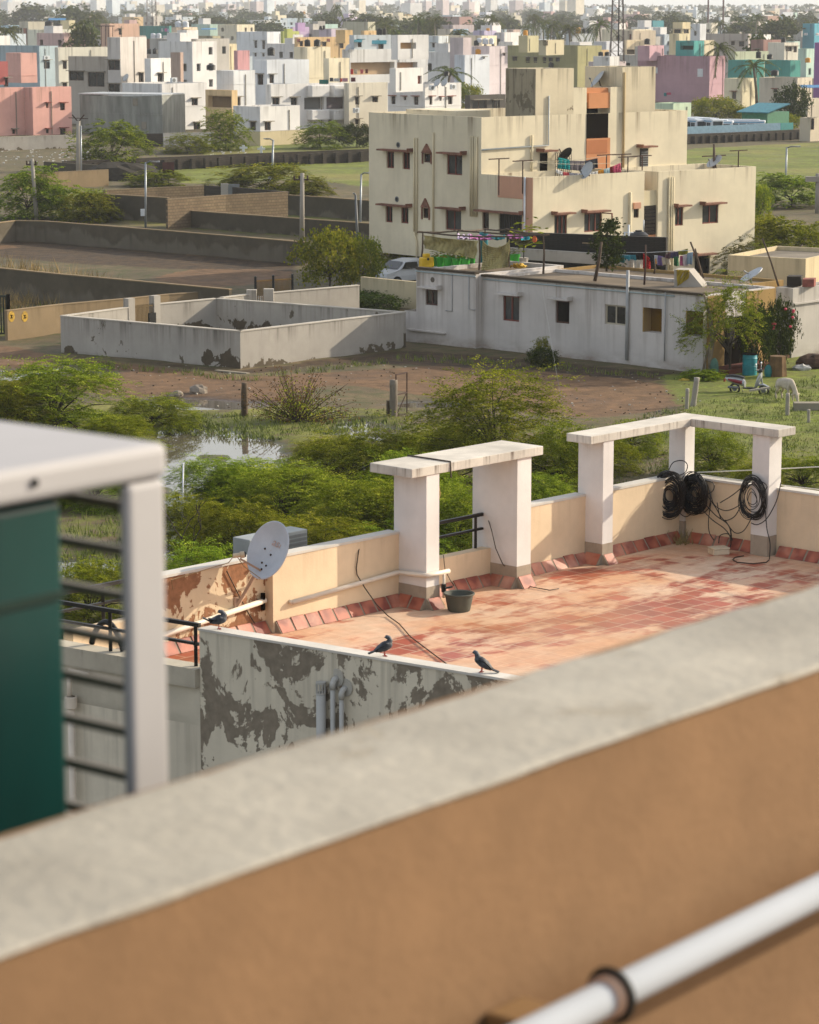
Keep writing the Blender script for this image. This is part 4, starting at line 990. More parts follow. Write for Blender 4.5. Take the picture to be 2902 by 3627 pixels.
    m=MB();e=Vector((b.x-a.x,b.y-a.y,0));n=Vector((e.y,-e.x,0)).normalized();k=170
    for i in range(k):
        p=a+e*(i/k);q=a+e*((i+1)/k);s0=.03*(i%2);s1=.03*((i+1)%2)
        m.face([(p.x-n.x*s0,p.y-n.y*s0,1.26),(q.x-n.x*s1,q.y-n.y*s1,1.26),(q.x-n.x*s1,q.y-n.y*s1,2.12),(p.x-n.x*s0,p.y-n.y*s0,2.12)])
    m.build('sheets',plain('blue_sheet','#7d9db0',.5),root,world=True)
    c=b;d=P(2810,459,1.25);m=MB();wseg(m,c,d,2.1,.06,z0=1.26);m.build('teal_sheet',plain('teal_sheet','#1f7d7d',.5),root,world=True)
    m=MB()
    for i in range(9): p=a+e*(i/8);m.bar((p.x,p.y+.1,1.2),(p.x,p.y+.1,2.1),.08,.08)
    m.build('posts',M_grey,root,world=True)
compound()
# ================================================================ poles, lamps, signs
M_pole=plaster('#9a948a',.2,.4,name='concrete_pole',sc=1.)
def pole(base,top,r,label,lamp=None,fork=0,cross=0,mat=None,box=0,name='utility_pole',cat='utility pole'):
    b=P(*base);t=PD(*top,b.y);root=thing(name,label,cat,b);v=t-b
    m=MB();m.tube([(0,0,-.2),tuple(v)],[r,r*.75],10);m.build('post',mat or M_pole,root,smooth=True)
    if lamp:
        e=PD(*lamp,b.y)-b;e2=e-(e-v)*.22
        m=MB();m.tube([tuple(v*.985),tuple(v+(e-v)*.3+Vector((0,0,.05))),tuple(e2)],r*.55,8);m.build('arm',M_grey,root,smooth=True)
        m=MB();m.obox(e2-Vector((0,.12,.04)),(e-e2),Vector((0,.24,0)),Vector((0,0,.09)));m.build('lamp_head',plain('lamp_grey','#9a9fa3',.4),root)
    if fork:
        m=MB()
        for s in (-1,1): m.bar(v-Vector((0,0,.1)),v+Vector((s*fork,0,fork*1.)),.1,.1)
        m.bar(v-Vector((fork*1.6,0,-fork*.5)),v+Vector((fork*1.6,0,fork*.35)),.06,.06)
        m.build('forked_bracket',M_rust,root)
    if cross:
        m=MB();m.bar(v-Vector((cross,0,.45)),v+Vector((cross*.75,0,-.45)),.1,.1);m.build('cross_arm',M_rust,root)
        for x in (-cross*.9,-cross*.35,cross*.6):
            m=MB();m.lathe([(.02,0),(.07,.05),(.05,.14),(.075,.2),(.001,.26)],(v.x+x,v.y,v.z-.4),8);m.build('insulator',M_rust,root)
    if box:
        m=MB();z=v.z*box;m.box(-.32,-.04,-.2,.05,z,z+.5);m.build('fuse_box',M_white,root)
M_steel=plain('galvanised_steel','#8d9398',.4,.4)
pole((278,655),(278,428),.24,'tall thick concrete pole with forked iron bracket in front of the tin shed',fork=.55)
pole((287,655),(287,445),.1,'thin steel pole standing just behind the forked concrete pole',mat=M_steel)
pole((131,784),(114,562),.17,'leaning concrete pole among the trees behind the long dark wall',cross=.45)
pole((516,812),(516,575),.09,'grey steel street lamp before the tall black stained wall',lamp=(566,572),mat=M_steel,box=.2,name='street_lamp',cat='street lamp')
pole((964,676),(968,495),.11,'grey street lamp standing in the green field near the buttressed wall',lamp=(934,491),mat=M_steel,box=.2,name='street_lamp',cat='street lamp')
pole((1070,858),(1071,613),.19,'concrete pole with cross arm and insulators near the leafy tree',cross=.6)
pole((1276,840),(1280,616),.085,'steel street lamp close to the left edge of the cream apartment house',lamp=(1312,612),mat=M_steel,box=.1,name='street_lamp',cat='street lamp')
pole((1270,915),(1260,690),.1,'dark grey lamp post rising out of the leafy tree',lamp=(1250,685),mat=plain('dark_steel','#5b6064',.5),box=.1,name='street_lamp',cat='street lamp')
pole((2782,700),(2787,522),.1,'street lamp in the grass field on the right with yellow box',lamp=(2836,518),mat=M_steel,name='street_lamp',cat='street lamp')
pole((2897,760),(2897,615),.22,'thick concrete gantry pole at the right edge of the picture',mat=M_pole)
pole((645,1850),(650,1640),.032,'thin white pole standing in the flooded bushes left of the dish',mat=M_white)
def sign_board():
    b=P(598,662);root=thing('sign_board','dark red blank sign board on a post in the far grass','sign',b)
    m=MB();m.tube([(0,0,-.1),(0,0,1.)],.05,8);m.build('post',M_rust,root)
    m=MB();m.box(-.52,.52,-.05,.0,.85,2.2);m.build('board',plain('dark_red_paint','#4a1d1a',.6,var=.3),root)
sign_board()
def gantry_bar():
    a=P(2897,760);m=MB();z=PD(2880,625,a.y).z;m.box(a.x-1.0,a.x+1.6,a.y-.3,a.y+.3,z-.4,z+.0);tag(m.build('gantry_beam',M_pole),'thick concrete cross beam on the gantry pole at the right edge','beam')
gantry_bar()
# fence posts, rocks, debris in the muddy yard
def small_things():
    def post(x,y,ty,r,label,mat,lean=0.,name='fence_post'):
        b=P(*DD(x,y));t=PD(*DD(x+lean,ty),b.y);m=MB();v=t-b;n=7
        m.tube([tuple(v*(i/n)-Vector((0,0,.15 if i==0 else 0))) for i in range(n+1)],[r*random.Random(i+x).uniform(.9,1.1) for i in range(n+1)],9)
        o=m.build(name,mat,None,smooth=True);o.location=b;tag(o,label,'post')
    bark=plain('weathered_post','#5a4a38',.9,var=.3)
    post(829,882,800,.16,'thick peeling palm trunk post beside the small wire gate',plaster('#7d7468',.6,.9,name='peeling_trunk',sc=4.,dirt='#2a221a',top=-1))
    post(819,880,843,.1,'short dark stump leaning against the thick peeling trunk',bark)
    post(515,880,806,.13,'dark wooden stump post left of the brown dry shrub',bark)
    post(1459,860,795,.12,'pale leaning stone post left of the parked scooter',M_pole,9)
    post(1446,866,818,.08,'short thin post in front of the leaning stone post',M_pole,2)
    post(1658,880,828,.08,'thin short post in the grass in front of the calf',M_pole,1)
    post(1703,895,862,.06,'thin grey stick post by the concrete slab on the right',M_pole)
    m=MB();a=P(*DD(834,882));b=P(*DD(857,876))
    for z in (.1,.95,1.75): m.bar((a.x,a.y,z),(b.x,b.y,z),.045,.045)
    for f in (0,1): p=a.lerp(b,f);m.bar((p.x,p.y,0),(p.x,p.y,1.75),.045,.045)
    m.bar((a.x,a.y,.1),(b.x,b.y,.95),.03,.03)
    tag(m.build('wire_gate',M_rust),'small rusty wire frame gate beside the thick peeling trunk','gate')
    def rock(x,y,s,label,mat,seed,flat=.65):
        rnd=random.Random(seed);m=MB();m.ball((0,0,0),s,s*.8,s*flat,9,6)
        m.v=[(a*k,b*k,c*k) for (a,b,c) in m.v for k in (rnd.uniform(.85,1.1),)]
        o=m.build('rock',mat);o.location=P(*DD(x,y))+Vector((0,0,s*flat*.6));tag(o,label,'rock')
    rk=plaster('#8a8074',.0,.6,name='grey_rock',sc=3.)
    rock(418,831,.42,'large pale boulder on the mud left of the stump',rk,1);rock(374,835,.26,'smaller boulder left of the large pale boulder',rk,2);rock(360,836,.18,'smallest of three stones in the muddy puddle',rk,3)
    m=MB();m.box(-.45,.45,-.07,.07,0,.07);o=m.build('wooden_plank',M_pole);o.location=P(*DD(1600,836))+Vector((0,0,.3));o.rotation_euler=(0,R(-6),R(15));tag(o,'white plank lying across a stub in front of the scooter','plank')
    m=MB();m.box(-1.1,1.6,-.25,.25,-.1,.4);o=m.build('concrete_block',M_conc);o.location=P(*DD(1729,868));tag(o,'grey concrete trough at the right edge below the calf','trough')
    m=MB();m.box(-.9,.9,-.12,.12,0,.13);o=m.build('stone_slab',M_conc);o.location=P(*DD(490,786))+Vector((0,-.3,.0));o.rotation_euler=(0,0,R(-35));tag(o,'grey stone slab lying at the near corner of the empty plot wall','slab')
    lm=plain('litter_white','#b5b3ad',.7);lb=plain('litter_blue','#5aa0b0',.6);ly=plain('litter_yellow','#b59a3a',.7)
    rnd=random.Random(9);k=0
    for (x,y,s,mt,lab) in ((1690,783,.5,lm,'crumpled white plastic sack on the grass right of the calf'),(1542,790,.22,lb,'blue plastic rag by the tree base'),(1440,805,.25,ly,'pale heap of rags left of the tree base'),(1376,885,.2,lm,'white rag lying on the brown earth'),(1545,800,.3,lm,'white scrap near the scooter rear wheel'),(1608,822,.12,lm,'white paper scrap before the calf'),(1600,853,.15,lm,'white bottle in the grass')):
        m=MB();m.ball((0,0,0),s,s*.7,s*.45,8,5);m.v=[(a*q,b*q,c*q) for (a,b,c) in m.v for q in (rnd.uniform(.7,1.2),)]
        o=m.build('crumpled_rag',mt);o.location=P(*DD(x,y))+Vector((0,0,s*.25));tag(o,lab,'rag')
    # rubbish strip by the pink house and white crosses
    m=MB()
    for i in range(130):
        x=rnd.choice([rnd.uniform(0,190),rnd.uniform(420,520),rnd.uniform(60,190)]);y=rnd.uniform(318,348) if x<250 else rnd.uniform(315,330)
        p=P(*DD(x,y));s=rnd.uniform(.06,.22);m.obox(p+Vector((0,0,.05)),(s,rnd.uniform(-.1,.1),0),(0,s*.7,.05),(0,0,s*.5))
    tag(m.build('rubbish_heap',lm),kind='stuff')
    for i,(sx,sy,lab) in enumerate(((863,541,'white cross shaped grave marker, left of the pair on the grass strip'),(926,545,'white cross shaped grave marker, right of the pair on the grass strip'))):
        b=P(sx,sy);m=MB();m.box(-.14,.14,-.1,.1,-.1,.85);m.box(-.42,-.141,-.1,.1,.45,.66);m.box(.141,.42,-.1,.1,.45,.66)
        o=m.build('grave_marker',M_white);o.location=b;tag(o,lab,'grave marker')
    m=MB();r3=random.Random(31)
    for i in range(900):
        x=r3.uniform(0,1480);y=r3.uniform(760,885)
        p=P(*DD(x,y));sz=r3.choice((.02,.03,.04,.05,.07));m.obox(p+Vector((0,0,.08)),(sz,sz*r3.uniform(-.5,.5),0),(sz*r3.uniform(-.4,.4),sz,0),(0,0,sz*.7),r3.choice((0,0,0,1,2)))
    tag(m.build('ground_rubble',[plain('earth_clod','#4d3b28',.95,var=.3),plain('grey_pebble','#8a8278',.9),plain('pale_litter','#b8b4a8',.8)]),kind='stuff')
    m=MB();m.ball((0,0,0),4.4,2.5,1.75,16,8);m.v=[(a*q,b*q,c*q) for (a,b,c) in m.v for q in (rnd.uniform(.9,1.06),)]
    o=m.build('earth_heap',plain('dark_earth','#2a2419',.95,var=.3));o.location=P(430,640);tag(o,'big dark heap of earth beside the sunlit tan wall','heap')
small_things()
# ================================================================ vegetation
def leaf_mat(name,c0,c1,c2,tr=.25):
    t=NT(name);g=t.n('ShaderNodeNewGeometry');oi=t.n('ShaderNodeObjectInfo')
    cr=t.n('ShaderNodeValToRGB');e=cr.color_ramp.elements
    e[0].position=0.;e[0].color=(*lin(c0),1);e[1].position=1.;e[1].color=(*lin(c2),1);x=cr.color_ramp.elements.new(.55);x.color=(*lin(c1),1)
    n=t.noise(1.7,3)
    v=t.math('ADD',t.math('MULTIPLY',g.outputs['Random Per Island'],.45),t.math('MULTIPLY',t.rng(n,.32,.68),.55))
    t.l(v,cr.inputs[0])
    hs=t.n('ShaderNodeHueSaturation');t.l(cr.outputs[0],hs.inputs['Color']);t.l(t.rng(oi.outputs['Random'],0,1,.47,.52),hs.inputs['Hue']);t.l(t.rng(oi.outputs['Random'],0,1,.8,1.2),hs.inputs['Value'])
    d=t.n('ShaderNodeBsdfDiffuse');tl=t.n('ShaderNodeBsdfTranslucent');mx=t.n('ShaderNodeMixShader');mx.inputs[0].default_value=tr
    t.l(hs.outputs[0],d.inputs[0]);t.l(hs.outputs[0],tl.inputs[0]);t.l(d.outputs[0],mx.inputs[1]);t.l(tl.outputs[0],mx.inputs[2]);t.l(mx.outputs[0],t.out.inputs[0])
    t.t.nodes.remove(t.b);return t.m
L_mesq=leaf_mat('feathery_leaves','#2d350c','#738320','#bdbc46',.27)
L_dark=leaf_mat('dark_leaves','#1c240e','#34411a','#5f6d2c',.2)
L_yel=leaf_mat('yellow_green_leaves','#3a4312','#737c1e','#b3a83a',.35)
L_far=leaf_mat('hazy_leaves','#272d17','#464d28','#6c7042',.2)
L_palm=leaf_mat('palm_leaves','#2a3014','#4d5626','#85854a',.2)
L_pale=leaf_mat('pale_leaves','#4a4c28','#777a42','#a9a56a',.3)
L_dry=leaf_mat('dry_leaves','#453a22','#6b5834','#8a6f48',.2)
M_bark=plain('bark','#3d3226',.9,var=.3)
M_palmb=plain('palm_trunk','#6b6152',.9,var=.3)
def limbs(rnd,h,rx,ry,n,r0,tips,bias=.35):
    m=MB()
    m.tube([(0,0,-.2),(rnd.uniform(-.05,.05)*rx,0,h*bias*.6),(rnd.uniform(-.1,.1)*rx,0,h*bias)],[r0,r0*.8,r0*.7],8)
    for i in range(n):
        t=tips[i%len(tips)];b=Vector((0,0,h*bias*rnd.uniform(.5,1)));mid=b.lerp(Vector(t),.5)+Vector((rnd.uniform(-.1,.1)*rx,rnd.uniform(-.1,.1)*ry,h*.08))
        m.tube([b,mid,t],[r0*.5,r0*.3,r0*.08],5)
    return m
# feathery spreading crown: many drooping sprays set with small leaflets
def feathery(seed,rx,ry,h,sprays,low=6,leaf=.085,zlow=.1,flat=.8,length=.85,dens=1.):
    rnd=random.Random(seed);m=MB();tips=[]
    lobes=[(rnd.uniform(0,6.28),rnd.uniform(.2,.7),rnd.uniform(.55,1.),rnd.uniform(.3,.5)) for _ in range(10)]+[(k*.9+rnd.uniform(-.3,.3),rnd.uniform(.5,.75),rnd.uniform(.12,.45),rnd.uniform(.28,.42)) for k in range(low)]
    for i in range(sprays):
        a,rr,hz,s=rnd.choice(lobes)
        # point on a lobe surface
        th=rnd.uniform(0,6.28);ph=math.acos(rnd.uniform(-.35,1))
        x=math.cos(a)*rr+s*math.sin(ph)*math.cos(th);y=math.sin(a)*rr+s*math.sin(ph)*math.sin(th)
        z=hz*(1-.45*min(1,(x*x+y*y)))-.25*s+s*.75*math.cos(ph)*rnd.uniform(.5,1)
        z=max(zlow*rnd.uniform(.5,1.2),min(1.02,z))
        p=Vector((x*rx,y*ry,z*h))
        if rnd.random()<.12: tips.append(tuple(p*.93))
        oa=math.atan2(y,x)+rnd.uniform(-1.1,1.1);d=Vector((math.cos(oa),math.sin(oa),rnd.uniform(-.1,.28))).normalized()
        L=length*rnd.uniform(.5,1.25)
        if rnd.random()<.1: L*=1.7;d=(d+Vector((0,0,rnd.uniform(.2,.7)))).normalized()
        k=int(10*dens)
        perp=d.cross(Vector((0,0,1))).normalized()
        for j in range(k):
            t=(j+.5)/k;c=p+d*(L*t)+Vector((0,0,-.35*L*t*t))
            for sd in (-1,1):
                ln=L*.42*(1-.6*t)*rnd.uniform(.6,1.1);q=(perp*sd+d*.45+Vector((0,0,rnd.uniform(-.16,.2)))).normalized()
                n=max(2,int(ln/leaf*.95))
                for e in range(n):
                    if rnd.random()<.15: continue
                    f=c+q*(ln*(e+.6)/n);w=q*leaf*.75;v=q.cross(Vector((rnd.uniform(-.5,.5),rnd.uniform(-.5,.5),1))).normalized()*leaf*.55
                    m.face([f-v,f+w*.5-v*.0,f+v,f-w*.5])
    return m,tips
def broad(seed,rx,ry,h,clumps,per,leaf=.11,zlow=.25,spread=.3):
    rnd=random.Random(seed);m=MB();tips=[]
    for i in range(clumps):
        th=rnd.uniform(0,6.28);u=rnd.uniform(-.75,1);r=math.sqrt(max(0,1-u*u))*rnd.uniform(.55,1.)
        k=1+.18*math.sin(3*th+seed)+.12*math.sin(5*th+2*u*3)
        p=Vector((rx*r*math.cos(th)*k,ry*r*math.sin(th)*k,h*(zlow+(1-zlow)*(.5+.5*u*rnd.uniform(.8,1.05)))))
        if rnd.random()<.2: tips.append(tuple(p*.95))
        cs=spread*rnd.uniform(.6,1.3)
        for j in range(per):
            c=p+Vector((rnd.gauss(0,cs),rnd.gauss(0,cs),rnd.gauss(0,cs*.7)));a=Vector((rnd.gauss(0,1),rnd.gauss(0,1),rnd.gauss(0,.6))).normalized();b=a.cross(Vector((rnd.gauss(0,1),rnd.gauss(0,1),rnd.gauss(0,1)))).normalized()
            s=leaf*rnd.uniform(.6,1.3);m.face([c-a*s,c-b*s*.5,c+a*s,c+b*s*.5])
    return m,tips
def palm(seed,h,fl=3.6,n=22,leaf=.5):
    rnd=random.Random(seed);m=MB();lean=Vector((rnd.uniform(-.08,.08)*h,rnd.uniform(-.08,.08)*h,0))
    top=lean+Vector((0,0,h))
    for i in range(n):
        a=2*math.pi*i/n*2.4+rnd.uniform(-.3,.3);el=rnd.uniform(-.5,1.25);L=fl*rnd.uniform(.75,1.1)
        d=Vector((math.cos(a),math.sin(a),0));pts=[]
        for k in range(8):
            t=k/7;pts.append(top+d*(L*t*math.cos(el*.7)*(1-.12*t))+Vector((0,0,L*(math.sin(el)*t-.75*t*t))))
        per=d.cross(Vector((0,0,1)))
        for k in range(7):
            p,q=pts[k],pts[k+1];m.face([p-per*.05,q-per*.05,q+per*.05,p+per*.05])
            for s in (-1,1):
                for f in (.0,.33,.66):
                    c=p.lerp(q,f);w=leaf*(1.-.55*abs(k/6-.35))*rnd.uniform(.7,1.15);tip=c+per*s*w*.8+(q-p)*.55+Vector((0,0,-w*rnd.uniform(.25,.8)))
                    m.face([c,c+(q-p)*.3,tip])
    t=MB();t.tube([(0,0,-.3),tuple(lean*.35+Vector((0,0,h*.5))),tuple(top)],[.22,.16,.13],7)
    return m,t
PROTO={}
def proto(kind,cr,tr,lm,bm=None):
    root=bpy.data.objects.new('proto',None)
    a=cr.build('crown',lm);
    b=tr.build('trunk',bm or M_bark,smooth=True)
    PROTO[kind]=(a.data,b.data);bpy.data.objects.remove(a);bpy.data.objects.remove(b);bpy.data.objects.remove(root)
def mk(kind,seed,fn,lm,nl=14,r0=.085,h=3,bm=None,bias=.35,**k):
    c,tips=fn(seed,h=h,**k);rnd=random.Random(seed);proto(kind,c,limbs(rnd,h,k['rx'],k['ry'],nl,r0,tips or [(0,0,h)],bias),lm,bm)
mk('mesq0',1,feathery,L_mesq,rx=3,ry=2.8,h=3.,sprays=1350,nl=34)
mk('mesq1',2,feathery,L_mesq,rx=3,ry=2.8,h=2.6,sprays=1350,nl=34)
mk('mesq2',3,feathery,L_mesq,rx=3,ry=2.8,h=3.2,sprays=1250,nl=36)
mk('mid0',4,feathery,L_mesq,rx=3,ry=3,h=3.,sprays=620,leaf=.15,length=.9,nl=12)
mk('mid1',5,feathery,L_mesq,rx=3,ry=3,h=2.8,sprays=620,leaf=.15,length=.9,nl=12)
mk('leafy0',6,broad,L_yel,rx=3,ry=3,h=3.5,clumps=130,per=46,leaf=.13,zlow=.1,spread=.32)
mk('leafy1',7,broad,L_dark,rx=3,ry=3,h=3.5,clumps=120,per=42,leaf=.14,zlow=.05,spread=.34)
mk('airy0',31,feathery,L_mesq,rx=3,ry=3,h=3.4,sprays=420,low=0,leaf=.1,zlow=.42,length=.9,nl=14)
mk('pale0',8,feathery,L_pale,rx=3,ry=3,h=3.2,sprays=520,leaf=.14,length=.8,nl=14)
mk('far0',9,broad,L_far,rx=3,ry=3,h=7,clumps=60,per=22,leaf=.42,zlow=.3,spread=.62,r0=.25)
mk('far1',10,broad,L_far,rx=3,ry=3,h=7,clumps=50,per=22,leaf=.42,zlow=.22,spread=.7,r0=.25)
mk('far2',12,broad,L_far,rx=3,ry=3,h=7,clumps=46,per=20,leaf=.45,zlow=.35,spread=.6,r0=.25)
for i,(h,n) in enumerate(((8,22),(9,26),(7,18))):
    c,t=palm(20+i,h,n=n);proto('palm%d'%i,c,t,L_palm,M_palmb)
def tree(kind,loc,sx,sy,sz,label,name='tree',cat='tree',group=None,rz=0.):
    a,b=PROTO[kind];r=thing(name,label,cat,loc,rz,group);r.scale=(sx,sy,sz)
    for me,n in ((a,'crown'),(b,'trunk')):
        o=bpy.data.objects.new(n,me);COL.objects.link(o);o.parent=r
    return r
def bush(kind,cx,by,w,ty,label,name='bush',cat='bush',rz=None,hh=None,dep=1.):
    """display px: centre x, base y, width, top y"""
    b=P(*DD(cx,by));b.z=0.03;K=1.68232*b.y/F
    a,_=PROTO[kind];vs=a.vertices;zm=PROTO_H[kind];wm=PROTO_W[kind]
    W=w*K;Hh=PD(*DD(cx,ty),b.y).z if hh is None else hh
    rz=random.Random(cx*7+by).uniform(0,6.28) if rz is None else rz
    return tree(kind,b,W/wm,W/wm*dep,Hh/zm,label,name,cat,rz=rz)
PROTO_H={};PROTO_W={}
for k,(a,b) in PROTO.items():
    n=len(a.vertices);co=np.empty(n*3,np.float32);a.vertices.foreach_get('co',co);co=co.reshape(-1,3)
    PROTO_H[k]=float(np.percentile(co[:,2],99.3));r=np.hypot(co[:,0],co[:,1]);PROTO_W[k]=2*float(np.percentile(np.abs(co[:,0]),97))
def veg():
    B=bush
    B('mesq0',120,918,360,768,'wide feathery green bush at the left edge before the empty plot')
    B('mesq2',10,935,200,800,'feathery bush cut by the left edge of the picture')
    B('mesq1',325,905,200,838,'low sprawling feathery bush right of the wide left bush')
    B('mesq2',1045,1040,400,786,'largest rounded feathery bush behind the right wide pillar')
    B('mesq0',1180,1055,190,890,'feathery bush seen between the right wide pillar and the corner pergola')
    B('mesq1',740,1050,340,915,'broad feathery bush below the small gate post')
    B('mesq0',450,1070,240,965,'feathery bush right of the white stand post')
    B('mesq2',600,1120,340,985,'feathery bush directly above the satellite dish')
    B('mesq0',770,1160,330,1010,'feathery bush behind the wide pillar and left parapet')
    B('mesq1',500,1205,260,1060,'shadowy feathery bush left behind the satellite dish')
    B('mesq2',660,1235,330,1095,'feathery bush just behind the outdoor air conditioner')
    B('mesq0',960,1190,300,1020,'feathery bush framed between both wide pillars')
    B('mesq1',860,1120,260,960,'feathery bush behind the left pergola slab')
    B('mesq1',200,1075,230,990,'feathery bush seen through the white stand')
    B('mesq0',190,1330,240,1190,'feathery bush seen through the white stand low down behind the railing')
    B('mesq2',420,1330,260,1150,'feathery bush behind the white post at the peeling parapet')
    B('mesq2',1500,1010,190,905,'dark twiggy bush framed inside the corner pergola')
    B('mesq1',1690,1045,190,960,'low green bush right of the corner pergola')
    B('mesq1',1590,1055,150,975,'low green bush behind the rightmost pergola pillar')
    B('mesq1',1330,960,150,890,'low grassy bush left of the corner pergola pillar')
    for a in (('mesq1',870,1010,220,925,'feathery bush left of the largest rounded bush'),('mesq2',560,1055,260,975,'feathery bush just below the flooded clearing'),('mesq0',925,985,200,895,'feathery bush between the peeling trunk and the wide pillar'),('mesq1',1265,1000,170,925,'low feathery bush left of the corner pergola slab'),('mesq0',690,985,190,922,'feathery bush on the near shore of the white puddle'),('mesq2',390,1150,200,1045,'feathery bush beside the thin white pole'),('mesq1',830,1225,300,1110,'feathery bush low behind the left parapet'),('mesq0',1110,1120,220,1000,'feathery bush low behind the right wide pillar'),('mesq2',250,950,200,880,'sprawling feathery bush just above the white stand')): B(*a)
    # dry shrub
    b=P(*DD(625,892));rnd=random.Random(5);m=MB();lf=MB()
    for i in range(90):
        a=rnd.uniform(0,6.28);e=rnd.uniform(.25,1.35);L=rnd.uniform(1.2,2.6);d=Vector((math.cos(a)*math.cos(e)*1.25,math.sin(a)*math.cos(e),math.sin(e)))
        pts=[Vector((0,0,0))+d*(L*t)+Vector((rnd.uniform(-.06,.06),rnd.uniform(-.06,.06),-.25*t*t*L*.4)) for t in (0,.35,.7,1)]
        m.tube(pts,[.03,.018,.01,.005],4)
        for k in range(30):
            t=rnd.uniform(.25,1);c=d*(L*t)+Vector((rnd.gauss(0,.12),rnd.gauss(0,.12),-.1*t*t*L+rnd.gauss(0,.1)));v=Vector((rnd.gauss(0,1),rnd.gauss(0,1),rnd.gauss(0,1))).normalized()*.045;w=v.orthogonal().normalized()*.03
            lf.face([c-v,c-w,c+v,c+w],1 if (t<.8 and rnd.random()<.8) else 0)
    r=thing('dry_shrub','reddish brown half dry shrub standing in the muddy yard','shrub',b)
    m.build('twigs',plain('twig','#4a3a2c',.9),r);lf.build('crown',[L_dry,L_mesq],r)
    # bare little tree by the flood
    b=P(*DD(408,1255));r=thing('bare_tree','small bare branching tree beside the flooded patch right of the white post','tree',b);m=MB();rnd=random.Random(12)
    def br(p,d,L,rr,k):
        q=p+d*L;m.tube([p,p.lerp(q,.5)+Vector((rnd.uniform(-.05,.05),rnd.uniform(-.05,.05),0)),q],[rr,rr*.8,rr*.6],5)
        if k<=0: return
        for _ in range(2 if k>1 else 3):
            e=(d+Vector((rnd.uniform(-.8,.8),rnd.uniform(-.6,.6),rnd.uniform(-.1,.35)))).normalized();br(q,e,L*rnd.uniform(.6,.85),rr*.6,k-1)
    br(Vector((0,0,-.1)),Vector((-.08,0,1)),1.,.055,4);m.build('trunk',plain('dark_twig','#2c241c',.9),r)
    # middle distance
    B('mid0',60,462,150,352,'feathery green tree at the left edge behind the long dark wall',name='tree',cat='tree')
    B('mid1',140,462,150,392,'feathery bush just right of the leaning concrete pole')
    B('mid1',190,470,110,405,'low bush left of the tall black stained wall')
    B('mid0',235,362,170,260,'bright green feathery tree in front of the tin shed',name='tree',cat='tree')
    B('mid1',395,325,95,284,'low bush against the white wall beside the tin shed')
    B('mid0',330,395,130,360,'low bush growing behind the tall black stained wall')
    B('mid1',475,318,95,233,'dark leafy tree right of the white house by the tin shed',name='tree',cat='tree')
    B('mid0',675,314,110,258,'yellow green bush below the two curved balconies')
    B('leafy1',752,312,90,262,'dark round bush left of the cream apartment house')
    B('mid1',555,412,200,346,'spreading bush in the green field before the lamp')
    B('mid0',640,425,110,375,'smaller spreading bush by the double dark wall')
    B('leafy0',693,622,150,485,'dense yellow green tree left of the cream apartment house',name='tree',cat='tree')
    B('leafy0',765,612,90,500,'yellow green tree half hidden by the apartment house corner',name='tree',cat='tree')
    B('leafy0',850,580,130,530,'yellow green bush seen under the apartment house stilts')
    B('leafy1',720,655,190,612,'dark creeping bush over the low wall of the empty plot')
    B('leafy1',790,660,130,622,'dark creeping bush beside the cream yard wall')
    B('mid0',1665,438,170,368,'green tree by the gantry pole on the right',name='tree',cat='tree')
    B('mid0',1670,575,190,462,'broad green tree right of the cream apartment house',name='tree',cat='tree')
    B('mid1',1740,560,120,470,'green tree cut by the right edge below the gantry',name='tree',cat='tree')
    B('mid1',1625,590,120,520,'green bush behind the flat roof on the right')
    B('leafy0',1600,480,60,390,'small leafy branches peeping past the apartment house edge')
    B('leafy0',1610,560,70,455,'leafy yellow green bush against the apartment house edge')
    B('pale0',1560,598,130,502,'pale yellowish bush in front of the apartment house corner')
    B('leafy0',1505,262,110,205,'round green tree beside the mauve house',name='tree',cat='tree')
    B('leafy0',1570,262,80,226,'green bush behind the parked buses')
    B('leafy0',1640,276,90,240,'yellowish bush before the green shed on the right')
    B('leafy1',1668,272,70,178,'tall dark tree beside the beige house on the right',name='tree',cat='tree')
    B('leafy0',985,240,70,178,'green tree beside the grey ruined shed',name='tree',cat='tree')
    # moringa by the grey house corner, with climber and flowering shrub
    B('airy0',1535,792,170,572,'light green tree leaning over the corner of the grey house',name='tree',cat='tree')
    B('leafy1',1592,786,80,645,'dark climber covering the ochre porch pillar',name='climbing_plant',cat='climber')
    b=P(*DD(1636,760));r=bush('leafy1',1640,781,66,632,'dark shrub with pink flowers beside the white house',name='flowering_shrub',cat='shrub')
    rnd=random.Random(4)
    for k in range(9):
        m=MB();p=Vector((rnd.uniform(-.6,.6),rnd.uniform(-.75,-.5),rnd.uniform(1.6,3.0)));m.ball((0,0,0),.07,.07,.06,7,5);o=m.build('flower',plain('pink_flower','#b8354e',.6));o.parent=r;o.location=(p.x/r.scale.x*1.,p.y/r.scale.y,p.z/r.scale.z);o.scale=(1/r.scale.x,1/r.scale.y,1/r.scale.z)
    r.rotation_euler=(0,0,0)
    B('leafy1',1145,778,70,735,'weedy shrub growing at the grey house wall')
    B('mid1',1140,770,40,712,'thin sapling rising from the weedy shrub at the grey house wall',name='sapling',cat='plant')
    B('mid1',1480,800,90,780,'low grass clump at the tree base')
    B('mid0',1720,690,60,560,'green tree at the right edge beside the white house',name='tree',cat='tree')
veg()
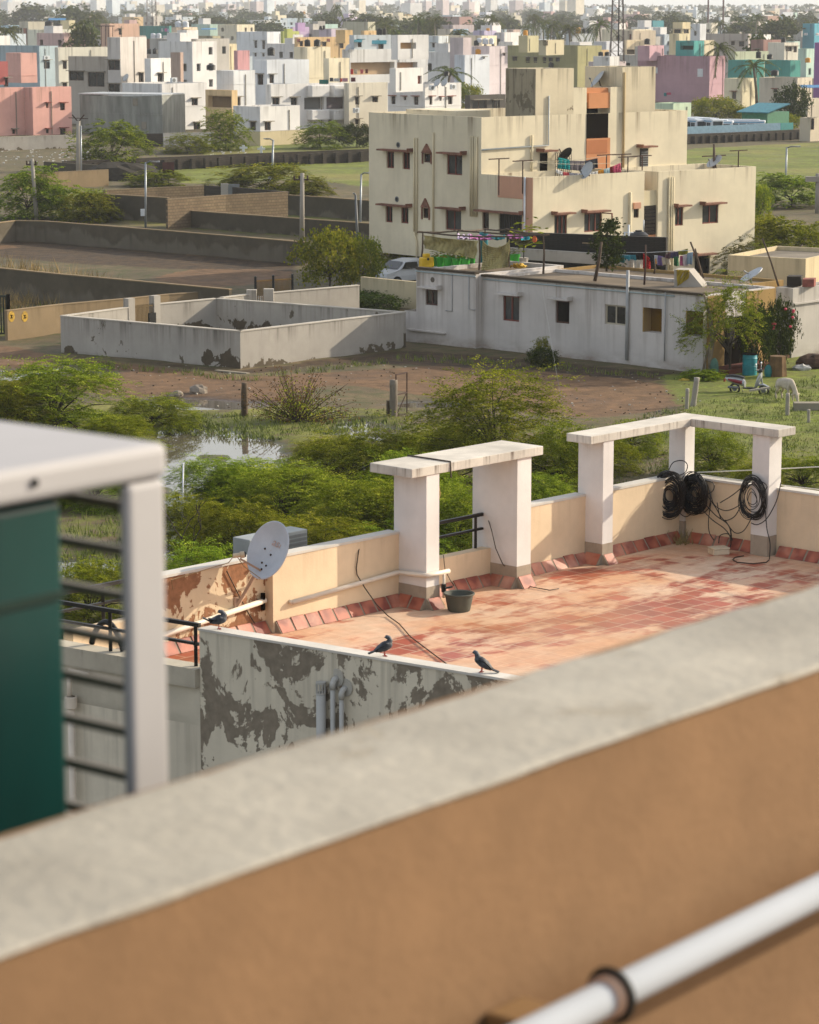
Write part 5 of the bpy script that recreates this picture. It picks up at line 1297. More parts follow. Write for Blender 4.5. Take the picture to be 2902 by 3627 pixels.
# ================================================================ cream apartment house
ZY=lambda x,y:(1300+x/2.156,200+y/2.156)
ZX=lambda x,y:(1250+x/2.156,650+y/2.156)
ZW=lambda x,y:(1700+x/2.875,500+y/2.875)
ZV=lambda x,y:(2000+x/1.912,700+y/1.912)
Z8=lambda x,y:(2000+x/2.156,200+y/2.156)
def apartment():
    ht=9.75
    C=P(1705.8,415.7,ht);b=Bld('apartment_house','cream three storey apartment house with orange stair slot and stained stair towers','apartment house',(C.x,C.y,0),R(40))
    cr=plaster('#dcd1b6',.7,.35,name='cream_stained_plaster',sc=.55,dirt='#5f4c38',top=.84,base=.15)
    crb=plaster('#d6c9a8',.5,.3,name='cream_plaster_plain',sc=.55,dirt='#5a4630',top=.6,base=.1)
    tow=plaster('#d2c6ab',.8,.5,name='tower_stained_plaster',sc=.5,patch=.75,patchc='#5a4a38',dirt='#30271d',top=.45,pthr=.62)
    towd=plaster('#9a917c',.9,.9,name='black_stained_plaster',sc=.8,patch=.55,patchc='#4a4136',dirt='#2a241d',top=-.2,pthr=.55)
    org=plaster('#c98c62',.15,.3,name='orange_plaster',sc=.6,base=.05);pink=plaster('#c99a80',.2,.3,name='salmon_plaster',sc=.6,base=.05)
    br=plain('brown_sunshade','#7d5443',.8,var=.3)
    # measures
    bw=b.Lf(*ZY(15,425))[0]                       # left face length
    aw=b.Rf(*DD(1448,232))[0]
    q=P(*ZW(552,370),6.55);q=q-b.C;wb=q.dot(b.w);wa=q.dot(b.u)
    lowh=6.55
    # --- left face windows
    def L(f,x0,y0,x1,y1,d=.16): return b.hL(*f(x0,y0),*f(x1,y1),d=d)
    main=[L(ZY,150,725,207,853),L(ZY,272,732,328,862),L(ZY,610,752,728,905)]
    small=[L(ZY,432,742,490,810),L(ZX,535,187,582,265)]
    first=[L(ZX,250,173,303,297),L(ZX,368,181,425,305),L(ZX,708,203,828,357)]
    allL=main+small+first
    zb=b.Lf(*ZX(300,535))[1]
    b.block('wall',0,aw,0,bw,zb,ht,cr,par=.95,hL=allL,win=False)
    for h in main+first: b.window('L',h,0,M_woodred,GL2 if h in (main[2],first[2]) else GL,True,bars=1)
    for h in small:
        b.window('L',h,0,M_wood,GL,True,bars=0)
        m=MB();x0,x1=h[0]-.1,h[1]+.1;z1=h[3]+.03
        for s0,s1 in ((x0,(x0+x1)/2),((x0+x1)/2,x1)):
            za=z1+(.0 if s0==x0 else .55);zc=z1+(.55 if s0==x0 else 0.)
            m.face([(-.12,s0,za),(-.12,s1,zc),(0,s1,zc),(0,s0,za)]);
        m.face([(-.12,x0,z1),(-.12,x1,z1),(-.12,(x0+x1)/2,z1+.55)]);m.face([(-.12,x0,z1),(-.12,x1,z1),(0.,x1,z1),(0,x0,z1)])
        m.build('pointed_hood',br,b.root)
        m=MB();m.box(-.06,-.002,x0,h[0]-.002,h[2]-.08,z1);m.box(-.06,-.002,h[1]+.002,x1,h[2]-.08,z1);m.build('window_surround',br,b.root)
    for h0,h1 in ((main[0],main[1]),(first[0],first[1])):
        u=(min(h0[0],h1[0]),max(h0[1],h1[1]),0,h0[3]);b.shade('L',u,0,br,.5,.35,.1,.05)
    for h in (main[2],first[2]): b.shade('L',h,0,br,.5,.4,.1,.05)
    # pipes on left face
    for f,x,y0,y1 in ((ZY,368,620,1120),(ZY,386,620,1120),(ZY,513,580,1130),(ZY,800,605,1180),(ZY,815,605,1180),(ZY,832,612,1180),(ZY,845,612,1180)):
        p0=b.Lf(*f(x,y0));p1=b.Lf(*f(x,y1));zlo=2.75 if x<700 else 4.1
        b.pipe('drain_pipe',[(-.08,p0[0],p0[1]),(-.08,p0[0],zlo)],.055,crb)
    p0=b.Lf(*ZX(475,470));b.pipe('drain_pipe',[(-.09,p0[0],2.9),(-.09,p0[0]-.25,2.3),(-.09,p0[0]-.25,0.6)],.06,crb)
    for f,x,y in ((ZY,240,675),(ZX,338,120)):
        p=b.Lf(*f(x,y));m=MB();m.tube([(-.001,p[0],p[1]),(-.03,p[0],p[1])],.17,14);m.tube([(-.031,p[0],p[1]),(-.035,p[0],p[1])],.11,14,1);m.build('vent_fan',[M_grey,M_black],b.root)
    # stilts and slab beneath
    for bb in (bw-.35,bw*.5,.4):
        for aa in (.02,aw*.5,aw-.4): b.bx('stilt_column',aa,aa+.4,bb-.35,bb,0,zb-.002,crb)
    # --- lower wing in front
    hole_bal=L(ZX,1115,225,1298,400);hole_w=L(ZX,988,220,1040,350)
    h1=b.hR(*ZW(760,752),*ZW(890,960),b=wb);h2=b.hR(*ZW(1065,730),*ZW(1245,922),b=wb);h3=b.hR(*ZW(1567,690),*ZW(1620,780),b=wb)
    ra0=b.Rf(*DD(1357,405),wb)[0];ra1=b.Rf(*DD(1386,405),wb)[0];rz=b.Rf(*Z8(660,1040),wb)[1]
    aend=b.Rf(*DD(1591,400),wb)[0]
    hb=[(h[0],h[1],h[2],h[3],.16) for h in (hole_bal,hole_w)]
    hb[0]=(max(hb[0][0],wb+.9),)+hb[0][1:]
    b.block('lower_wing_wall',0,ra0,wb,-.004,0,lowh,cr,par=.95,hR=[h1,h2,h3],hL=hb,win=False)
    for h in (h1,h2): b.window('R',h,wb,M_woodred,GL2,True,bars=2)
    b.window('R',h3,wb,M_wood,GL,True,bars=0)
    b.window('L',hb[1],0,M_wood,GL,True,bars=0)
    b.window('L',hb[0],0,M_black,plain('dark_balcony','#2b2618',.9),True,name='balcony_grille',bars=9)
    for h in (h1,h2): b.shade('R',h,wb,br,.5,.25,.1,.05)
    b.shade('R',h3,wb,pink,.12,.06,.35,.02,curl=False)
    u=(hb[0][0],hb[1][1],0,hb[1][3]);b.shade('L',u,0,br,.45,.25,.1,.05)
    m=MB();a0=h2[1];m.box(a0-.03,a0+.03,wb-.85,wb-.0,h2[2],h2[2]+.06);m.box(a0-.03,a0+.03,wb-.85,wb,h2[3]-.06,h2[3]);m.box(a0-.03,a0+.03,wb-.85,wb-.79,h2[2]+.06,h2[3]-.06);m.build('open_shutter',M_woodred,b.root)
    # salmon panels on left face of wing
    s0=b.Lf(*ZX(1300,50))[0];zp=b.Lf(*ZX(1200,112))[1]
    b.bx('salmon_strip',-.02,-.002,wb+.004,s0,zb,lowh-.02,pink)
    s1=b.Lf(*ZX(1108,50))[0]
    b.bx('salmon_panel',-.018,-.003,s0+.002,s1,zp,lowh-.03,pink)
    p=b.Lf(*ZX(1322,50));b.pipe('drain_pipe',[(-.09,p[0],lowh),(-.09,p[0],.5)],.06,M_white)
    # recess with orange and grille
    dpt=1.2
    b.block('recess_wall',ra0+.002,ra1-.002,wb+dpt,-.004,0,lowh-.15,org,par=0)
    zr0=b.Rf(*ZV(610,55),wb)[1];zr1=b.Rf(*ZV(610,250),wb)[1]
    b.bx('recess_lintel',ra0+.003,ra1-.003,wb+.15,wb+dpt-.01,zr0,rz+.1,crb)
    b.bx('recess_balcony',ra0+.003,ra1-.003,wb+.15,wb+dpt-.01,zr1-.35,zr1,org)
    m=MB();k=16
    for i in range(k+1): a=ra0+.05+(ra1-ra0-.1)*i/k;m.box(a-.012,a+.012,wb+.12,wb+.14,zr1,zr0)
    for i in range(9): z=zr1+(zr0-zr1)*i/8;m.box(ra0+.02,ra1-.02,wb+.141,wb+.155,z-.014,z+.014)
    m.build('grille',M_black,b.root)
    # right portion
    g1=b.hR(*ZV(750,64),*ZV(805,190),b=wb);g2=b.hR(*ZV(935,48),*ZV(1043,175),b=wb);g3=b.hR(*ZV(882,392),*ZV(985,520),b=wb)
    b.block('right_wing_wall',ra1,aend,wb,-.004,0,lowh-.05,cr,par=.95,hR=[g1,g2,g3],win=False)
    for h in (g1,g2,g3): b.window('R',h,wb,M_woodred if h!=g3 else M_dark,GL2 if h!=g3 else M_dark,True,bars=1)
    for h in (g1,g2,g3): b.shade('R',h,wb,br,.5,.25,.1,.04)
    for x in (700,716,728): p=b.Rf(*ZV(x,100),wb);b.pipe('drain_pipe',[(p[0],wb-.08,lowh-.4),(p[0],wb-.08,.3)],.06,crb)
    p=b.Rf(*ZW(1525,520),wb);b.pipe('drain_pipe',[(p[0],wb-.08,p[1]),(p[0],wb-.08,.3)],.07,crb)
    # --- stair towers on the roof
    zt=b.Rf(*DD(1128,145))[1];t0=b.Rf(*DD(1128,200))[0];t1=b.Rf(*DD(1208,200))[0];t2=b.Rf(*DD(1310,200))[0];t3=b.Rf(*DD(1380,200))[0]
    td=b.Lf(*DD(1065,200),t0)[0]
    m1=b.block('stair_tower',t0,t1,.0,td,ht+.002,zt,tow,par=.5);b.bx('tower_base',t0+.01,t1,.16,td,ht-.94,ht,cr)
    b.bx('stained_side',t0-.012,t0-.002,.01,td,ht-.9,zt-.01,towd)
    b.block('stair_tower',t2,t3,.0,3.2,ht+.002,zt,tow,par=.4);b.bx('tower_base',t2+.01,t3-.01,.16,3.1,ht-.94,ht,cr)
    zm=b.Rf(*DD(1250,184))[1]
    so0=b.Rf(*DD(1235,250))[0];so1=b.Rf(*DD(1285,250))[0];zo1=b.Rf(*DD(1258,228))[1];zo0=b.Rf(*DD(1258,291))[1];zs=b.Rf(*DD(1258,362))[1]
    # front walls between the towers, flush pieces 3 mm back
    b.block('stair_wall',t1,so0,.003,1.4,ht-1.2,zm,cr,par=0);b.block('stair_wall',so1,t2,.003,1.4,ht-1.2,zm,cr,par=0)
    b.bx('stair_top',so0+.003,so1-.003,.2,1.4,zo1+.35,zm-.05,org)
    b.bx('stair_beam',so0+.25,so1+.0-.003,.05,.2,zo1,zo1+.9,org)
    # slot through the main wall: an orange recessed strip built proud of the wall, with a dark opening
    b.bx('orange_strip',so0,so1,-.03,-.002,zs,zo0,org)
    b.bx('dark_opening',so0,so1-.15,.9,.95,ht-1.1,zo1+.34,M_dark)
    b.bx('stair_parapet',so0,so1-.25,-.045,-.032,zo0-.9,zo0-.1,plaster('#b57650',.1,.3,name='deep_orange_plaster',sc=.6))
    b.bx('dark_opening',so0+.0,so1-.18,-.028,-.006,zo0+.002,ht-.0,M_dark)
    # parapet roof ridge behind left part
    b.bx('roof_ridge',-.0+1.2,t0-.2,bw*.35,bw*.8,ht-.9,ht+.22,cr)
    # terrace doors
    d1=b.hR(*ZW(612,122),*ZW(682,380));zf=lowh-.93
    b.bx('terrace_door',d1[0],d1[1],-.06,-.004,zf,d1[3],M_dark);b.bx('door_frame',d1[1]+.002,d1[1]+.32,-.08,-.003,zf,d1[3],crb)
    b.shade('R',d1,0,br,.7,.3,.1,.1)
    d2=b.hR(*ZW(1630,75),*ZW(1708,290));b.bx('louvre_door',d2[0],d2[1],-.07,-.004,zf,d2[3],plain('dark_louvre','#2b2a26',.6));b.shade('R',d2,0,br,.6,.3,.1,.08)
    m=MB();k=12
    for i in range(k): z=zf+.2+(d2[3]-zf-.3)*i/k;m.box(d2[0]+.05,d2[1]-.05,-.1,-.071,z,z+.05)
    m.build('louvre_slats',M_grey,b.root)
    gx=b.Rf(*ZW(735,95))[0];gx1=b.Rf(*ZW(895,95))[0];m=MB()
    for i in range(9): a=gx+(gx1-gx)*i/8;m.box(a-.015,a+.015,-.32,-.3,zf,d1[3])
    for i in range(6): z=zf+(d1[3]-zf)*i/5;m.box(gx,gx1,-.299,-.28,z-.015,z+.015)
    m.build('iron_screen',M_blackm,b.root)
    pa=b.Rf(*ZY(1385,300))[0];pz=b.Rf(*ZY(1100,690))[1];pm=plain('pale_blue_pipe','#b5bab8',.5)
    b.pipe('water_pipe',[(pa,-.06,b.Rf(*ZY(1385,300))[1]),(pa,-.06,pz),(.02,-.06,pz-.1)],.05,pm)
    p=b.Rf(*ZY(1255,600));b.pipe('drain_pipe',[(p[0],-.08,p[1]),(p[0],-.08,zf)],.06,crb)
    p=b.Rf(*Z8(450,240));b.pipe('drain_pipe',[(p[0],-.08,zt-.3),(p[0],-.08,zf)],.07,plaster('#b09a72',.3,.4,name='tan_drain'))
    # T posts, clothes lines and clothes on the terrace
    zc=zf
    def tpost(zx,zy,top,lab,f=ZW,bb=None):
        bb=wb+.6 if bb is None else bb
        p=b.Rf(*f(zx,zy),bb);t=b.Rf(*f(zx,top),bb);w=b.Wp(p[0],bb,zc);r=thing('line_post',lab,'post',w,b.psi)
        m=MB();m.tube([(0,0,0),(0,0,t[1]-zc)],.035,8);m.box(-.75,.75,-.03,.03,t[1]-zc,t[1]-zc+.06);m.build('post',M_rust,r)
        return b.Wp(p[0],bb,t[1])
    k=[tpost(195,330,185,'rusty T shaped washing post at the left end of the cream terrace'),tpost(437,350,205,'rusty T shaped washing post second from the left on the cream terrace'),
       tpost(1290,250,145,'rusty T shaped washing post in front of the orange slot',bb=wb+2.2),tpost(1445,270,140,'rusty T shaped washing post right of the orange slot',bb=wb+2.4),tpost(1507,310,165,'rusty T shaped washing post nearest the checked pink cloth'),
       tpost(1655,200,155,'rusty T shaped washing post before the louvre door',bb=wb+2.4)]
    k.append(tpost(495,835,722,'rusty T shaped post at the far end of the right terrace',f=lambda x,y:(2000+x/2.156+ (1327-495)/2.156,200+y/2.156),bb=wb+.8))
    lm=plain('washing_line','#b0a890',.6)
    def wl(a,c,lab,r=.012): m=MB();m.tube(arc(a,c,.12),r,5);tag(m.build('washing_line',lm),lab,'washing line')
    A1=b.Wp(b.Rf(*ZW(500,205),wb+.6)[0],wb+.6,b.Rf(*ZW(500,205),wb+.6)[1]);
    def TPp(x,y,bb): q=b.Rf(*ZW(x,y),bb);return b.Wp(q[0],bb,q[1])
    wl(TPp(437,205,wb+1.),TPp(1290,150,wb+1.),'washing line with dark rugs across the cream terrace')
    wl(TPp(500,210,wb+.35),TPp(1450,215,wb+.35),'lower washing line along the cream terrace parapet')
    def cloth(x0,y0,x1,y1,x2,y2,bb,mat,lab,cat='laundry',name='laundry_cloth'):
        # top edge (x0,y0)-(x1,y1), bottom at y2 (left) .. y2 (right)
        m=MB();n=10;rows=5;rnd=random.Random(int(x0+y0))
        def pt(x,y,d): q=b.Rf(*ZW(x,y),bb);return b.Wp(q[0],bb+d,q[1])
        ph=rnd.uniform(0,6)
        G=[[pt(x0+(x1-x0)*i/n,(y0+(y1-y0)*i/n)*(1-j/rows)+(x2+(y2-x2)*i/n)*j/rows,.07*math.sin(i*1.7+ph)*j/rows) for i in range(n+1)] for j in range(rows+1)]
        for j in range(rows):
            for i in range(n): m.face([G[j][i],G[j][i+1],G[j+1][i+1],G[j+1][i]])
        o=m.build(name,mat,None,smooth=True);so=o.modifiers.new('cloth','SOLIDIFY');so.thickness=.015;tag(o,lab,cat)
    F_=lambda n,c:plain(n,c,.9,spec=.1,var=.25,vs=2.)
    cloth(800,165,912,190,280,292,wb+1.,F_('teal_cloth','#1c7f80'),'teal towel hanging on the cream terrace washing line')
    cloth(913,197,1064,200,292,305,wb+1.,F_('grey_rug','#5f5a60'),'grey rug with red border hanging next to the teal towel')
    cloth(1066,200,1198,172,300,272,wb+1.,F_('dark_rug','#34363f'),'dark blue grey striped rug hanging right of the grey rug')
    cloth(772,285,845,310,320,352,wb+.35,F_('white_cloth','#c9c9c8'),'white garment at the left end of the low washing line')
    cloth(847,312,905,322,352,354,wb+.35,F_('pink_red_cloth','#c0565a'),'pink red garment beside the white one on the low line')
    cloth(907,322,1045,330,352,350,wb+.35,F_('speckled_cloth','#a9a9b2'),'row of small speckled cloths on the low terrace line')
    cloth(1110,318,1202,305,345,338,wb+.35,F_('white_cloth','#c9c9c8'),'white sheet folded over the low line right of the dish')
    cloth(1204,300,1260,285,338,332,wb+.35,F_('yellow_cloth','#c98f26'),'orange yellow cloth on the low terrace line')
    cloth(1262,285,1322,270,330,325,wb+.35,F_('pale_blue_cloth','#9fb6bd'),'pale blue cloth between the yellow and the pink checked cloth')
    cloth(1324,262,1350,255,325,325,wb+.35,F_('dark_red_cloth','#6a1f24'),'narrow dark red cloth left of the pink checked cloth')
    t=NT('pink_checked_cloth');c=t.n('ShaderNodeTexChecker');c.inputs['Scale'].default_value=5.;c.inputs[1].default_value=(*lin('#b8466a'),1);c.inputs[2].default_value=(*lin('#8f2f4a'),1);t.l(t.co(),c.inputs[0]);t.col(c.outputs[0]);t.set(Roughness=.9)
    cloth(1350,255,1432,222,325,318,wb+.35,t.m,'pink checked cloth at the right end of the low terrace line')
    # dishes
    def dish(c,face,s,lab,mat=None,foot=None):
        z=Vector(face).normalized();sd=Vector((0,0,1)).cross(z).normalized();up=z.cross(sd);r=thing('satellite_dish',lab,'satellite dish',c)
        m=MB();n=20
        rr=[[c+sd*(s*k/4*math.cos(2*math.pi*j/n))+up*(s*1.1*k/4*math.sin(2*math.pi*j/n))+z*(.22*s*(k/4)**2) for j in range(n)] for k in range(1,5)]
        for k in range(3):
            for j in range(n): i=(j+1)%n;m.face([rr[k][j],rr[k][i],rr[k+1][i],rr[k+1][j]])
        m.face(rr[0]);m.build('reflector',mat or plain('dish_grey','#a5a9ad',.5),r,smooth=True,world=True)
        m=MB();f=c+z*s*.9-up*s*.5;m.bar(c-up*s*.9+z*.1*s,f,.03,.03);m.tube([f-z*.08,f+z*.05],.05,8);m.build('feed_arm',M_grey,r,world=True)
        m=MB();m.tube([c-z*.02,c-z*.15-Vector((0,0,s*.4)),Vector(foot) if foot is not None else c-z*.2-Vector((0,0,s*1.4))],.035,6);m.build('mount',M_rust,r,world=True)
    dish(TPp(1100,305,wb-.2),(-.75,-.5,.5),.5,'small grey dish on the cream terrace parapet below the rugs',foot=b.Wp(b.Rf(*ZW(1085,355),wb)[0],wb+.07,lowh))
    q=b.Lf(*Z8(270,180),t2-.25);dish(b.Wp(t2-.35,q[0],q[1]),(-.9,-.2,.75),.55,'grey dish tilted skyward on the right stair tower',foot=b.Wp(t2,q[0],q[1]-.5))
    q=TPp(935,105,.0);dish(b.Wp(b.Rf(*ZW(855,125),-.4)[0],-.4,b.Rf(*ZW(855,125),-.4)[1]),(.5,-.5,-.55),.5,'black mesh dish turned downwards above the terrace grille',M_black,foot=b.Wp(b.Rf(*ZW(855,125),-.4)[0],-.02,b.Rf(*ZW(855,125),-.4)[1]+.25))
    q=b.Rf(*Z8(1150,810),wb+.9);dish(b.Wp(q[0],wb+.9,q[1]),(-.6,-.4,.9),.5,'pale dish on the right end of the cream terrace',foot=b.Wp(q[0],wb+.9,zf))
    q=b.Rf(*Z8(1158,845),wb+.9);t=b.Rf(*Z8(1155,668),wb+.9);r=thing('wooden_pole','crooked wooden pole with cross bar on the right terrace end','pole',b.Wp(q[0],wb+1.1,zf),b.psi)
    m=MB();m.tube([(0,0,0),(.05,0,1.),(-.02,0,t[1]-zf)],[.13,.1,.06],8);m.build('post',plain('grey_wood','#6a5d52',.9,var=.3),r);m=MB();m.box(-1.,1.,-.03,.03,t[1]-zf-.75,t[1]-zf-.68);m.build('cross_bar',M_rust,r)
    # antennas and small water things on tower roof
    return b,zf
AP,AP_zf=apartment()
# ---------------------------------------------------------------- car under the stilts + yard wall
def car():
    yard=P(*ZX(60,712),1.55);y2=P(*ZX(480,752),1.55)
    r=thing('yard_wall','cream yard wall in front of the parked car','boundary wall',(yard.x,yard.y,0))
    m=MB();wseg(m,yard,y2+(y2-yard)*.06,1.55,.2);m.build('panel',W_cream,r,world=True)
    c=PP(*ZX(385,735),AP.C+AP.w*2.6,AP.w);c=P(*ZX(380,790),0)
    r=thing('parked_car','white hatchback car parked under the cream house behind the yard wall','car',(c.x+.2,c.y+1.,0.),R(218))
    pw=plain('white_car_paint','#c3c6ca',.25,spec=.6,var=.03)
    prof=[(-2.0,.35),(-2.05,.8),(-1.95,1.0),(-1.75,1.08),(-1.2,1.5),(-.2,1.56),(.6,1.45),(1.25,1.02),(1.95,.86),(2.05,.6),(2.0,.35)]
    m=MB();n=len(prof)
    def sec(y,ins): return [(x*(1-ins*.02),y*(1. if z<1.05 else .82),z) for x,z in prof]
    A=sec(-.84,0);B=sec(.84,0)
    m.face(A);m.face(B[::-1])
    for i in range(n): j=(i+1)%n;m.face([A[i],B[i],B[j],A[j]])
    m.build('body',pw,r,bevel=.05)
    for s in (-1,1):
        for x0,x1 in ((-1.35,-.35),(-.25,.75)):
            m=MB();z0,z1=1.06,1.42;k=.12 if x1>0 else 0;k0=.25 if x0<-1 else 0
            m.face([(x0+.0,s*.862,z0),(x1+k*1.6,s*.862,z0),(x1-k*1.2,s*.72,z1),(x0+k0,s*.72,z1)]);m.build('side_window',GL,r)
        for x in (-1.3,1.3):
            m=MB();m.tube([(x,s*.72,.33),(x,s*.88,.33)],.33,18);o=m.build('wheel',M_black,r);m=MB();m.tube([(x,s*.881,.33),(x,s*.89,.33)],.2,12);m.build('rim',M_grey,o)
    m=MB();m.face([(.68,-.66,1.43),(.68,.66,1.43),(1.24,.78,1.06),(1.24,-.78,1.06)]);
    m.v=[(x+.02,y,z+.02) for x,y,z in m.v];m.build('windscreen',GL,r)
    m=MB();m.face([(-1.26,-.66,1.5),(-1.26,.66,1.5),(-1.78,.74,1.12),(-1.78,-.74,1.12)]);m.v=[(x-.02,y,z+.02) for x,y,z in m.v];m.build('rear_window',GL,r)
car()
# ================================================================ grey whitewashed house
def grey_house():
    h=3.5
    C=P(2494,1048,h);b=Bld('low_house','long low whitewashed grey house with flat roof and stained walls','house',(C.x,C.y,0),R(47))
    wh=plaster('#c6c0ba',.5,.5,name='grimy_whitewash',sc=.7,base=.8,dirt='#5b4630',top=.1)
    och=plaster('#9c8050',.3,.4,name='ochre_plaster',sc=.8)
    b1=b.Lf(1709,1000)[0];out=-.45
    yel=plain('yellow_interior','#6e5220',.9,spec=0.)
    W=lambda x0,y0,x1,y1:b.hL(*ZX(x0,y0),*ZX(x1,y1));V=lambda x0,y0,x1,y1:b.hL(*ZV(x0,y0),*ZV(x1,y1))
    w1=W(1148,857,1272,1052);w2=W(1550,895,1655,1068);w3=V(275,728,415,862);w4=V(530,748,660,915);w5=V(822,770,960,938)
    w4=w4[:4]+(.6,);w5=w5[:4]+(.6,)
    rd=8.5
    ae=b.Rf(*ZV(1425,620))[0]
    b.block('wall',0,ae,0,b1,0,h,wh,par=.14,pt=.2,hL=[w1,w2,w3,w4,w5],win=False,roof=plaster('#7d6f5d',0,1.,name='mossy_roof',var=.35,sc=.8))
    b.window('L',w1,0,M_woodred,GL2,True,bars=1);b.window('L',w2,0,M_wood,M_dark,True,bars=0);b.window('L',w3,0,plain('cream_frame','#a9a08c',.6),GL,True,bars=1)
    for wv in (w4,w5):
        m=MB();m.box(.55,.6,wv[0]-.0,wv[1],wv[2],wv[3]);m.build('back_wall',yel,b.root)
        m=MB();m.box(.0,.6,wv[1]-.05,wv[1]-.002,wv[2],wv[3]);m.build('ochre_reveal',och,b.root)
    hl=[w1,w2]
    for wv in hl: b.shade('L',wv,0,wh,.4,.2,.08,.04,curl=True)
    # left protruding portion
    lb=b.Lf(*ZX(485,800),out)[0];lz=h+.12
    w0=b.hL(*ZX(555,808),*ZX(648,930),a=out)
    b.block('left_wall',out,rd*.7,b1+.003,lb,0,lz,wh,par=.2,pt=.2,hL=[w0],win=False,roof=plaster('#7d6f5d',0,1.,name='mossy_roof',var=.35,sc=.8))
    b.window('L',w0,out,M_wood,GL,True,bars=1);b.shade('L',w0,out,wh,.35,.25,.08,.04)
    p=b.Lf(*ZX(610,735),out);m=MB();m.tube([(out-.004,p[0],p[1]),(out-.012,p[0],p[1])],.13,16);m.build('round_vent',plain('vent_dark','#5a5248',.9),b.root)
    lc=b.Lf(*ZX(395,1000),out)[0];zc=b.Lf(*ZX(430,972),out)[1]
    b.block('side_stub_wall',out+.004,out+2.5,lb+.002,lc,0,zc,wh,par=0)
    # roof edge moss and slab line
    m=MB();m.box(-.1,.25,.0,b1,h+.002,h+.11);m.build('roof_edge',plaster('#4a4136',.4,1.,name='mossy_edge',sc=2.),b.root)
    m=MB();m.box(out-.06,out+.25,b1+.004,lb,lz+.002,lz+.12);m.build('roof_edge',plaster('#4a4136',.4,1.,name='mossy_edge',sc=2.),b.root)
    pb=plain('pale_blue_conduit','#98a9ad',.5)
    b.pipe('conduit',[(-.04,b1-.1,h-.12),(-.04,1.6,h-.12)],.03,pb);b.pipe('conduit',[(out-.04,lb,lz-.08),(out-.04,b1,lz-.1)],.03,pb)
    for f,x,y0,y1,a in ((ZV,692,640,1105,0),(ZV,436,600,1100,0)):
        p0=b.Lf(*f(x,y0));p1=b.Lf(*f(x,y1));r=.03 if x==692 else .075
        top=p0[1] if x==692 else b.Lf(*ZV(446,492))[1]
        b.pipe('down_pipe',[(-.09,p0[0],top),(-.09,p0[0],p1[1])],r,plain('grey_pipe','#9b9c9c',.5))
    for x,y0,y1 in ((762,698,975),(890,700,960)):
        p0=b.Lf(*ZX(x,y0),out);p1=b.Lf(*ZX(x,y1),out);s=-1 if x==762 else 1
        b.pipe('conduit',[(out-.03,p0[0],p0[1]),(out-.03,p0[0],p1[1]),(out-.03,p0[0]-s*.4,p1[1])],.022,plain('grey_pipe','#9b9c9c',.5))
    p0=b.Lf(*ZX(425,1110),out);p1=b.Lf(*ZX(715,1115),out);m=MB();m.box(out-.12,out-.002,p1[0],p0[0],p0[1]-.05,p0[1]+.02);m.build('wall_ledge',wh,b.root)
    # right return wall, ochre porch
    b.block('rear_wall',ae+.003,rd,1.8,b1,0,h-.03,och,par=.14,win=False,roof=plaster('#7d6f5d',0,1.,name='mossy_roof',var=.35,sc=.8))
    b.bx('porch_door',1.6,3.,-.05,-.003,.2,2.4,M_dark);b.bx('ochre_wall_face',.25,1.55,-.03,-.002,0,h-.05,och);b.bx('ochre_pillar',3.1,3.9,-.06,-.002,0,h-.05,och);b.bx('ochre_wall_face',4.0,ae-.01,-.03,-.002,0,h-.05,och)
    b.bx('porch_step',.3,4,-1.2,-.07,0,.3,plain('red_step','#5e2a20',.8));b.bx('porch_mesh',1.62,2.2,-.09,-.052,1.2,2.4,M_blackm)
    # roof things ------------------------------------------------
    zr=h-.1
    B=lambda x,y,f=ZX,z=zr:P(*f(x,y),z)
    def up(base,zx,zy,f): return PD(*f(zx,zy),base.y)
    wood=plain('grey_branch','#4f4032',.9,var=.3)
    # dark brick parapet wall behind, white ledge
    t0=P(1795,817,zr+1.35);t1=P(2360,852,zr+1.15);r=thing('brick_wall','dark sooty brick wall along the back of the low grey house roof','brick wall',(t0.x,t0.y,zr))
    m=MB();wseg(m,t0,t1,zr+1.3,.25,z0=.0);m.build('panel',B_blk,r,world=True)
    e=(t1-t0).normalized();n=Vector((e.y,-e.x,0)).normalized()
    m=MB();m.obox(Vector((t0.x,t0.y,zr))+e*.3+n*.3,e*7.2,n*.3,Vector((0,0,.55)));m.build('white_ledge',W_white,r,world=True)
    r2=thing('brick_wall','lower dark brick wall with pale coping left of the climbing plant','brick wall',(t0.x,t0.y,zr))
    m=MB();q0=P(*ZV(0,300),zr+.85);q1=P(*ZV(240,320),zr+.85);q0=q0-(q1-q0)*1.2;wseg(m,q0,q1,zr+.85,.2,z0=.0);m.build('panel',B_blk,r2,world=True)
    m=MB();ee=q1-q0;m.obox(Vector((q0.x,q0.y,zr+.852)),ee,Vector((ee.y,-ee.x,0)).normalized()*-.24,Vector((0,0,.05)));m.build('coping',W_tan,r2,world=True)
    # shelter of poles and sheets
    sp=[(520,620,370),(965,665,405),(1190,640,350),(1455,690,390),(800,610,360),(1010,560,350)]
    r=thing('pole_shelter','ramshackle shelter of crooked poles and stretched sheets on the grey roof','shelter',B(965,665))
    tops=[]
    for x,y,ty in sp:
        p=B(x,y);t=up(p,x+ (15 if x==520 else 0),ty,ZX);m=MB();m.tube([p,p.lerp(t,.5)+Vector((.04,0,0)),t],[.06,.05,.04],6);m.build('pole',wood,r,world=True);tops.append(t)
    for i,j in ((0,1),(1,3),(0,4),(4,3),(2,3),(5,2),(4,5)):
        m=MB();m.tube([tops[i]+(tops[i]-tops[j]).normalized()*.3,tops[i].lerp(tops[j],.5)-Vector((0,0,.05)),tops[j]+(tops[j]-tops[i]).normalized()*.3],.045,6);m.build('pole',wood,r,world=True)
